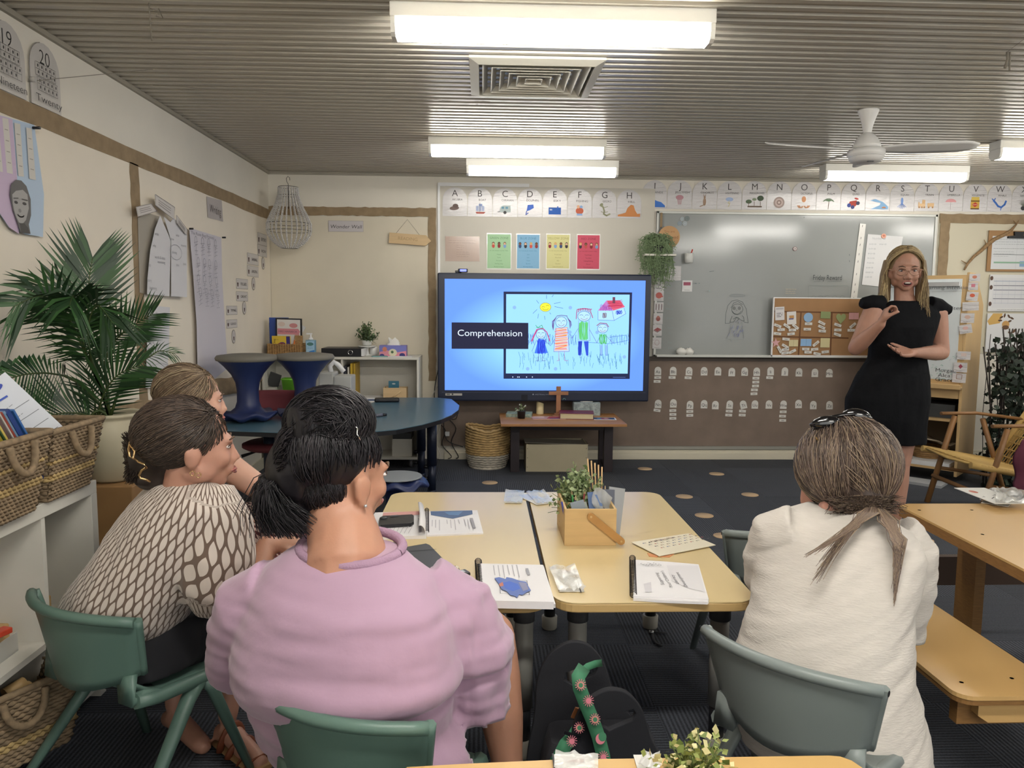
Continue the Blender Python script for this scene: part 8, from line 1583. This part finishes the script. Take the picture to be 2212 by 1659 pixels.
def td(r, p, i): e = c2(r.gauss(625, 34), r.uniform(1105, 1165), 1.66+r.uniform(-.03, .06)); return [p.lerp(e, .3)+Vector((-.025, -.02, .01)), p.lerp(e, .65)+Vector((-.02+r.uniform(-.01, .01), -.02, 0)), e]
strands('loose_hair', pk_, hm, hcc, B2, (.10, .11, .104), lambda r: Vector((r.uniform(-1, .1), -1, r.uniform(-.2, .8))), lambda r, a: Vector((r.uniform(-1.2, -.2), -.8, -.35)), 900, .0013, td, 8, .008)
strands('nape_hair', pk_, hm, c2(702, 1048, 1.69), Matrix.Identity(3), (.072, .064, .062), lambda r: Vector((r.uniform(-1, 1), -1, r.uniform(-1, .4))), (0, -.5, 1), 700, .0012, None, 15, .004, spread=.4)
MB().tube([P2(.097, -.010, -.050), P2(.099, -.010, -.055)], .0035, 8).build('earring', M('silver'), pk_, world=True)
MB().tube([c2(765, 918, 1.635), c2(772, 925, 1.632), c2(771, 938, 1.63), c2(779, 951, 1.63)], .0018, 6).build('hair_pin', M('chrome'), pk_, world=True)

# ================================================================ woman in the patterned blouse
F3 = Vector((.62, .78, 0)).normalized(); pb = thing('person', 'seated woman in a brown and cream leaf-patterned blouse with a gold claw clip', 'person', (-1.0, 2.12, 0))
sk3 = skin('blouse', 'b58672'); hc3 = c2(418, 962, 2.05); B3 = basis((.90, .42, -.05)); mb = MB(); P3 = head(mb, hc3, B3, 1.03, c2(402, 1060, 2.06), .058)
pel3 = Vector((-1.0, 2.15, .43)); torso(mb, [(c2(410, 1085, 2.06), .13, .07, F3), (c2(330, 1230, 2.12), .13, .09, F3), (pel3, .15, .12, F3)])
kn3 = [Vector((-.80, 2.50, .44)), Vector((-.98, 2.56, .45))]; an3 = [c2(492, 1545, 2.33), Vector((-1.0, 2.42, .10))]
for i in (0, 1): limb(mb, seg(pel3+Vector((.1-.2*i, .05, 0)), kn3[i], 4), [.085, .08, .07, .058]); limb(mb, seg(kn3[i], an3[i], 5), [.055, .058, .05, .036, .031]); foot(mb, an3[i], (.75, -.65), .23)
el3 = c2(450, 1300, 2.08); limb(mb, seg(c2(475, 1115, 2.06), el3, 4), [.05, .048, .042, .038]); limb(mb, seg(el3, c2(520, 1290, 2.35), 4), [.038, .038, .032, .024]); hand(mb, c2(520, 1290, 2.35), (.8, .3, 0), (0, 0, -1), .95, (.5,)*4, .3, -1)
bake(mb, 'body', sk3, pb, .007, 3); face_parts(P3, B3, 1.03, pb)
def leafmat():
    m = M('leaf_blouse', 'cfc2b6', .8, sheen=.2); nt, N, L, b = nodes(m); uv = N.new('ShaderNodeUVMap'); sx = N.new('ShaderNodeSeparateXYZ'); L(uv.outputs[0], sx.inputs[0])
    def mt(op, a, b_=None, c_=None):
        n = N.new('ShaderNodeMath'); n.operation = op
        for i, v in enumerate((a, b_, c_)):
            if v is None: continue
            if isinstance(v, (int, float)): n.inputs[i].default_value = v
            else: L(v, n.inputs[i])
        return n.outputs[0]
    out = None
    for off in (0, .5):
        V = mt('ADD', mt('DIVIDE', sx.outputs[1], .076), off); row = mt('FLOOR', V); U = mt('ADD', mt('DIVIDE', sx.outputs[0], .0225), off); u = mt('SUBTRACT', mt('FRACT', U), .5); v = mt('SUBTRACT', mt('FRACT', V), .5)
        vv = mt('DIVIDE', v, .33); lim = mt('MULTIPLY', mt('SUBTRACT', 1, mt('MULTIPLY', vv, vv)), .34); k = mt('LESS_THAN', mt('ABSOLUTE', u), lim); out = k if out is None else mt('MAXIMUM', out, k)
    mx = N.new('ShaderNodeMix'); mx.data_type = 'RGBA'; L(out, mx.inputs['Factor']); mx.inputs['A'].default_value = lin('6a584c'); mx.inputs['B'].default_value = lin('cdc2b8'); L(mx.outputs['Result'], b.inputs['Base Color']); return m
mb = MB(); R3 = [(395, 1038, 2.06, .085, .07), (398, 1055, 2.06, .125, .085), (395, 1085, 2.06, .165, .11), (375, 1135, 2.08, .185, .135), (340, 1200, 2.10, .195, .155), (300, 1265, 2.12, .205, .165), (268, 1320, 2.13, .205, .165), (250, 1358, 2.14, .185, .15)]
torso(mb, [(c2(x, y, Y), a, b, F3) for x, y, Y, a, b in R3], p=2.1)
s3 = [c2(450, 1080, 2.05), c2(480, 1135, 2.02), c2(478, 1200, 2.00), c2(462, 1260, 2.0), c2(455, 1305, 2.02)]; mb.tube(s3, [.075, .085, .09, .088, .066], 18)
hip3, top3 = c2(250, 1358, 2.14), c2(405, 1040, 2.06); ax3 = (top3-hip3).normalized(); sA, sB = s3[0], s3[-1]; sax = (sB-sA).normalized()
def uv3(p):
    a = p-hip3; v = a.dot(ax3); w_ = a-ax3*v; t2_ = max(0, min(1, (p-sA).dot(sax)/(sB-sA).length)); ds = (p-(sA+(sB-sA)*t2_)).length
    if ds < .10 and p.x > (c2(425, 1150, 2.0).x): w2 = p-sA; vv = w2.dot(sax); w2 = w2-sax*vv; return (math.atan2(w2.dot(Vector((0, 0, 1)).cross(sax).normalized()), w2.dot(sax.cross(Vector((0, 0, 1)).cross(sax).normalized())))*.17, vv)
    e1 = Vector((F3.y, -F3.x, 0)); return (math.atan2(w_.dot(e1), -w_.dot(F3))*.19, v)
bake(mb, 'blouse', leafmat(), pb, .009, 4, uvf=uv3, disp=lambda p: .006*NZ(p, (10, 10, 5))+.004*NZ(p, (30, 30, 8), 4)-.016*math.exp(-(((p-c2(408, 1250, 1.98)).cross(sax).length)/.018)**2)*(p.z < .85))
mb = MB(); mb.ell(pel3+Vector((0, 0, .03)), (.20, .17, .13))
for i in (0, 1): limb(mb, seg(pel3+Vector((.1-.2*i, .05, .01)), kn3[i], 4), [.125, .115, .10, .085]); limb(mb, seg(kn3[i], kn3[i].lerp(an3[i], .35), 3), [.085, .08, .078])
torso(mb, [(pel3+Vector((.02, .02, .10)), .19, .15, F3), (pel3+Vector((0, 0, -.04)), .20, .17, F3)]); bake(mb, 'trousers', M('black_cloth'), pb, .01, 4)
hm3 = hairm('brown', '3f342e', '2f2622', '54463c', '4a3d34'); hcc = hc3+B3@Vector((0, -.036, .036)); mb = MB(); mb.ell(hcc, (.087, .112, .093), B3.to_euler(), 20, 14); tw = c2(312, 985, 2.05); mb.ell(tw, (.05, .05, .075)); mb.ell(c2(330, 1030, 2.05), (.05, .05, .035)); mb.ell(c2(345, 990, 2.05), (.06, .06, .07))
bake(mb, 'hair_mass', hm3[1], pb, .008, 3, disp=lambda p: .004*NZ(p, (10, 40, 40)))
td3 = (B3.inverted()@(tw-hcc)).normalized()
strands('hair_strands', pb, hm3, hcc, B3, (.090, .115, .096), lambda r: (lambda z: Vector((r.uniform(-1, 1), r.uniform(.0, .85 if z > .2 else .25), z)))(r.uniform(-.45, 1)), td3, 1900, .0012, lambda r, p, i: [p.lerp(tw, .5), tw+Vector((r.uniform(-.04, .02), r.uniform(-.045, .0), r.uniform(-.07, .07))), tw+Vector((r.uniform(-.02, .05), -.04, r.uniform(-.05, .06)))], 9, .002, spread=.1)
gold = M('gold', 'c9a878', .25, .9); m = MB()
for sz in (1, -1): m.tube([c2(x, 985+sz*(985-y)*-1 if False else y if sz > 0 else 1970-y, 1.985-d_) for x, y, d_ in ((292, 979, .0), (300, 972, .01), (312, 968, .02), (316, 960, .02), (306, 954, .01), (300, 944, .0), (304, 937, .0), (316, 934, .0), (324, 930, -.01))], .0034, 8)
m.tube([c2(281, 955, 1.99), c2(278, 970, 1.97), c2(280, 985, 1.96), c2(288, 992, 1.97), c2(291, 975, 1.97), c2(281, 960, 1.98)], .0032, 8, False).tube([c2(288, 968, 1.97), c2(306, 966, 1.98)], .003, 6); m.build('claw_clip', gold, pb, world=True, label='gold wavy claw clip')
for dz in (-.052, -.057): MB().tube([P3(.083, -.004+.006*math.cos(a)+(.01 if dz < -.055 else -.004), dz-.005+.006*math.sin(a)) for a in np.linspace(0, 6.28, 13)], .0013, 5, False).build('earring', gold, pb, world=True)
lt = M('tan_leather2', '7a4026', .55); d3 = Vector((.75, -.65, 0)).normalized(); a3 = an3[0]; mS = MB()
mS.tube([a3+d3*s_+Vector((0, 0, -a3.z+.011)) for s_ in (-.06, 0, .08, .15, .20)], [.034, .038, .042, .044, .03], 14, flat=.28); mS.build('sandal_sole', M('cork_sole', 'a07c54', .7), pb, world=True)
for s_, z, r_ in ((.02, .085, .043), (.07, .05, .046), (.12, .035, .042), (.155, .028, .040)):
    sd = Vector((-d3.y, d3.x, 0)); MB().tube([a3+d3*(s_+.015*math.sin(a))+sd*r_*math.cos(a)+Vector((0, 0, -a3.z+.012+z*math.sin(a)*.95)) for a in np.linspace(0, math.pi, 11)], .011, 6, flat=.35).build('sandal_strap', lt, pb, world=True)

# ================================================================ blonde woman beyond her
p4 = thing('person', 'fair-haired woman with a low bun and checked skirt, mostly hidden beyond the patterned blouse', 'person', (-1.2, 2.85, 0)); sk4 = skin('fair', 'c69a86'); hc4 = c2(419, 862, 2.75); B4 = basis((.88, .45, -.08)); mb = MB(); P4 = head(mb, hc4, B4, 1.0, c2(415, 930, 2.76), .052)
F4 = Vector((.75, .65, 0)); torso(mb, [(c2(415, 955, 2.78), .13, .07, F4), (c2(410, 1050, 2.8), .13, .09, F4), (Vector((-1.22, 2.85, .45)), .15, .12, F4)])
el4 = c2(615, 1092, 2.62); limb(mb, seg(c2(460, 985, 2.70), el4, 5), [.052, .05, .046, .04, .037]); limb(mb, seg(el4, c2(575, 1150, 2.85), 3), [.036, .032, .024])
wr4 = c2(500, 1112, 2.62); limb(mb, seg(c2(440, 1120, 2.6), wr4, 3), [.036, .032, .026]); hand(mb, wr4, (1, .1, -.05), (0, .3, -1), .95, (.7,)*4, .6, 1)
for kx in (-.72, -.9): limb(mb, seg((-1.15, 2.9, .46), (kx, 3.15, .47), 3), [.085, .075, .06]); limb(mb, seg((kx, 3.15, .47), (kx, 3.12, .1), 3), [.055, .05, .034]); foot(mb, (kx, 3.12, .1), (1, .3))
bake(mb, 'body', sk4, p4, .008, 3); face_parts(P4, B4, 1.03, p4)
mb = MB(); torso(mb, [(c2(414, 948, 2.78), .11, .075, F4), (c2(413, 985, 2.79), .17, .10, F4), (c2(410, 1060, 2.8), .16, .12, F4), (Vector((-1.22, 2.85, .44)), .17, .15, F4)]); bake(mb, 'top', M('black_cloth'), p4, .012, 3)
gk = M('gingham', '6c3034', .85); nt, N, L, b = nodes(gk); tc = N.new('ShaderNodeTexCoord'); ck = N.new('ShaderNodeTexChecker'); ck.inputs['Scale'].default_value = 75; ck.inputs['Color1'].default_value = lin('5c2a2c'); ck.inputs['Color2'].default_value = lin('c4a89c'); L(tc.outputs['UV'], ck.inputs[0]); L(ck.outputs[0], b.inputs['Base Color'])
mb = MB(); limb(mb, [Vector((-1.15, 2.86, .47)), Vector((-.93, 2.98, .50)), Vector((-.68, 3.10, .50))], [.13, .125, .10]); limb(mb, [Vector((-1.15, 2.75, .46)), Vector((-.92, 2.80, .50)), Vector((-.70, 2.88, .48))], [.13, .12, .10])
for kx, ky in ((-.70, 3.1), (-.72, 2.88)): limb(mb, seg((kx, ky, .47), (kx+.02, ky, .22), 3), [.10, .11, .12])
bake(mb, 'skirt', gk, p4, .010, 4, uvf=lambda p: (p.x+p.z*.6, p.y+p.z*.4), disp=lambda p: .009*NZ(p, (22, 9, 12)))
hm4 = hairm('fair', '84705a', '6c5a48', '9c8a70', '5c4c3c'); hcc = hc4+B4@Vector((0, -.032, .034)); mb = MB(); mb.ell(hcc, (.082, .104, .088), B4.to_euler(), 20, 14); bn4 = c2(366, 870, 2.74); mb.ell(bn4, (.045, .04, .032)); bake(mb, 'hair_mass', hm4[1], p4, .008, 3)
strands('hair_strands', p4, hm4, hcc, B4, (.085, .107, .091), lambda r: (lambda z: Vector((r.uniform(-1, 1), r.uniform(.1, .85 if z > .2 else .25), z)))(r.uniform(-.35, 1)), (B4.inverted()@(bn4-hcc)).normalized(), 1100, .0013, lambda r, p, i: [bn4+Vector((r.uniform(-.045, .02), r.uniform(-.04, 0), r.uniform(-.03, .03)))], 11, .002)
MB().tube([bn4+Vector((.03+.008*math.cos(a), .036*math.cos(a), .030*math.sin(a)+.008)) for a in np.linspace(0, 6.28, 17)], .004, 6, False).build('hair_tie', M('black_cord'), p4, world=True)

# ================================================================ woman in the white top
F5 = Vector((.66, .75, 0)).normalized(); pw5 = thing('person', 'seated woman in a loose white top leaning forward, long hair and sunglasses on her head', 'person', (.83, 1.80, 0)); sk5 = skin('white', 'c29080')
hc5 = c2(1832, 1010, 2.12); B5 = basis((.55, .72, -.42)); mb = MB(); P5 = head(mb, hc5, B5, 1.05, c2(1815, 1110, 2.02), .055)
pel5 = Vector((.84, 1.80, .43)); torso(mb, [(c2(1815, 1130, 2.02), .14, .07, F5), (c2(1800, 1250, 1.98), .12, .08, F5), (c2(1795, 1400, 1.93), .12, .07, F5), (pel5+Vector((.05, .06, 0)), .12, .08, F5)])
kn5 = [Vector((1.17, 2.12, .46)), Vector((1.0, 2.24, .46))]
for i in (0, 1): limb(mb, seg(pel5+Vector((.08-.17*i, .0+.1*i, 0)), kn5[i], 4), [.09, .085, .07, .06]); limb(mb, seg(kn5[i], kn5[i]+Vector((-.05, -.03, -.36)), 4), [.055, .056, .044, .032]); foot(mb, kn5[i]+Vector((-.05, -.03, -.37)), F5)
el5 = c2(1945, 1365, 2.02); limb(mb, seg(c2(1955, 1180, 2.0), el5, 4), [.052, .05, .045, .04]); w5 = c2(1905, 1190, 2.25); limb(mb, seg(el5, w5, 4), [.04, .038, .032, .025]); hand(mb, w5, (-.2, .1, 1), (-.5, -.5, 0), .95, (.7,)*4, .3, 1)
e5 = c2(1650, 1270, 2.12); limb(mb, seg(c2(1685, 1135, 2.05), e5, 4), [.036, .036, .036, .036]); w6 = c2(1752, 1120, 2.16); limb(mb, seg(e5, w6, 4), [.04, .038, .032, .025]); hand(mb, w6, (-.25, -.1, 1), (.8, .2, 0), .8, (.5, .6, .7, .7), .3, -1)
bake(mb, 'body', sk5, pw5, .007, 3); face_parts(P5, B5, 1.05, pw5)
mb = MB(); R5 = [(1812, 1092, 2.03, .085, .07), (1812, 1105, 2.02, .12, .085), (1815, 1130, 2.0, .185, .10), (1812, 1175, 1.98, .215, .125), (1800, 1240, 1.95, .215, .14), (1790, 1320, 1.92, .205, .145), (1775, 1400, 1.90, .215, .165), (1775, 1480, 1.88, .235, .185), (1785, 1560, 1.86, .245, .195), (1805, 1625, 1.86, .24, .19)]
torso(mb, [(c2(x, y, Y), a, b, F5) for x, y, Y, a, b in R5], p=2.1)
mb.tube([c2(1925, 1150, 2.0), c2(1962, 1195, 1.99), c2(1962, 1270, 1.99), c2(1945, 1340, 2.0), c2(1935, 1385, 2.01)], [.075, .08, .074, .07, .068], 18); mb.tube([c2(1722, 1142, 2.01), c2(1672, 1152, 2.04), c2(1652, 1210, 2.07), c2(1650, 1265, 2.09)], [.07, .066, .06, .052], 16)
def d5(p): 
    v = p.z-.55*p.x; return .006*noise.noise(Vector((p.x*4, p.y*4, v*22)))+.0035*noise.noise(Vector((p.x*12, p.y*12, v*55+3)))+.006*NZ(p, (7, 7, 5), 8)-.012*math.exp(-(((p-c2(1905, 1300, 1.93)).cross(Vector((0, .1, 1))).length)/.016)**2)*(.55 < p.z < .78)
bake(mb, 'white_top', M('white_slub', 'c9c3bb', .9, var=.05, vscale=22, stretch=(1, 1, 5), bump=.25, bscale=60), pw5, .0085, 3, disp=d5, cut=[(c2(1936, 1372, 2.01), (-.1, .0, -1), .13)])
mb = MB(); mb.ell(pel5+Vector((.02, .04, -.02)), (.16, .14, .09))
for i in (0, 1): limb(mb, seg(pel5+Vector((.08-.17*i, .1*i, 0)), kn5[i], 4), [.085, .095, .088, .078]); limb(mb, seg(kn5[i], kn5[i]+Vector((-.05, -.03, -.32)), 3), [.075, .065, .055])
bake(mb, 'jeans', denim, pw5, .010, 3)
hm5 = hairm('ash', '5c4c42', '463a34', '76655a', '8c7a66'); hcc = hc5+B5@Vector((0, -.03, .025)); mb = MB(); HC5 = c2(1832, 1003, 2.08); mb.ell(hcc, (.094, .108, .10), B5.to_euler(), 22, 14); mb.ell(HC5, (.125, .10, .120), n=24, m=16); mb.tube([c2(1850, 1060, 2.02), c2(1868, 1095, 1.99), c2(1876, 1112, 1.95)], [.075, .05, .02], 14)
bake(mb, 'hair_mass', hm5[1], pw5, .008, 3, disp=lambda p: .006*NZ(p, (35, 35, 8)))
def t5(r, p, i):
    k_ = r.random()
    if i >= 0: e = c2(1872+r.gauss(0, 30), r.uniform(1070, 1112), 1.94); return [p.lerp(e, .5)+Vector((0, -.008, .0)), e]
def t6(r, p, i):
    k_ = r.random()**1.7
    if i % 7 < 4: e = c2(1941-10*k_+r.gauss(0, 5*(1-k_)+1), 1185+125*k_, 1.79-.03*k_); m_ = c2(1918+r.gauss(0, 9), 1125, 1.85); return [m_, c2(1941+r.gauss(0, 8), 1165, 1.80), e]
    e = c2(1812-58*k_+r.gauss(0, 6)-(26 if i % 3 == 0 else 0)*k_, 1165+(100 if i % 3 else 45)*k_, 1.825-.04*k_); return [c2(1876+r.gauss(0, 11), 1108, 1.885), c2(1838+r.gauss(0, 7), 1140, 1.845), e]
strands('hair_strands', pw5, hm5, HC5, Matrix.Identity(3), (.127, .103, .122), lambda r: Vector((r.uniform(-.95, .95), r.uniform(-.9, .6), r.uniform(.15, 1))), lambda r, a: Vector((a.x*.8+.12+r.uniform(-.15, .15), -.5, -.68)), 2900, .0013, t5, 13, .007, jit=.35)
strands('hair_lengths', pw5, hairm('ashtip', '76645a', '5c4c42', '94806a'), HC5, Matrix.Identity(3), (.127, .103, .122), lambda r: Vector((r.uniform(-.4, .9), -.8, r.uniform(-.2, .6))), lambda r, a: Vector((.3, -.6, -.62)), 420, .0012, t6, 17, .009, jit=.3)
m = MB(); gl5 = M('sunglass', '0c0c10', .08, coat=1); u5 = Vector((.95, -.25, .03)).normalized()
for s_ in (-1, 1): m.ell(c2(1784 if s_ < 0 else 1850, 915 if s_ < 0 else 899, 2.065 if s_ < 0 else 2.10), (.040, .014, .022), (0, -.15 if s_ < 0 else .1, -.2), 16, 8)
m.tube([c2(1750, 920, 2.07), c2(1784, 904, 2.06), c2(1818, 897, 2.08), c2(1860, 893, 2.10), c2(1882, 905, 2.09)], .006, 6); m.build('sunglasses', gl5, pw5, world=True, label='black sunglasses pushed up on the head')
MB().tube([c2(1754, 922, 2.13), c2(1756, 935, 2.08), c2(1766, 950, 2.03)], .0025, 6).tube([c2(1879, 908, 2.10), c2(1874, 915, 2.04)], .003, 6).build('sunglasses_arms', gold, pw5, world=True)
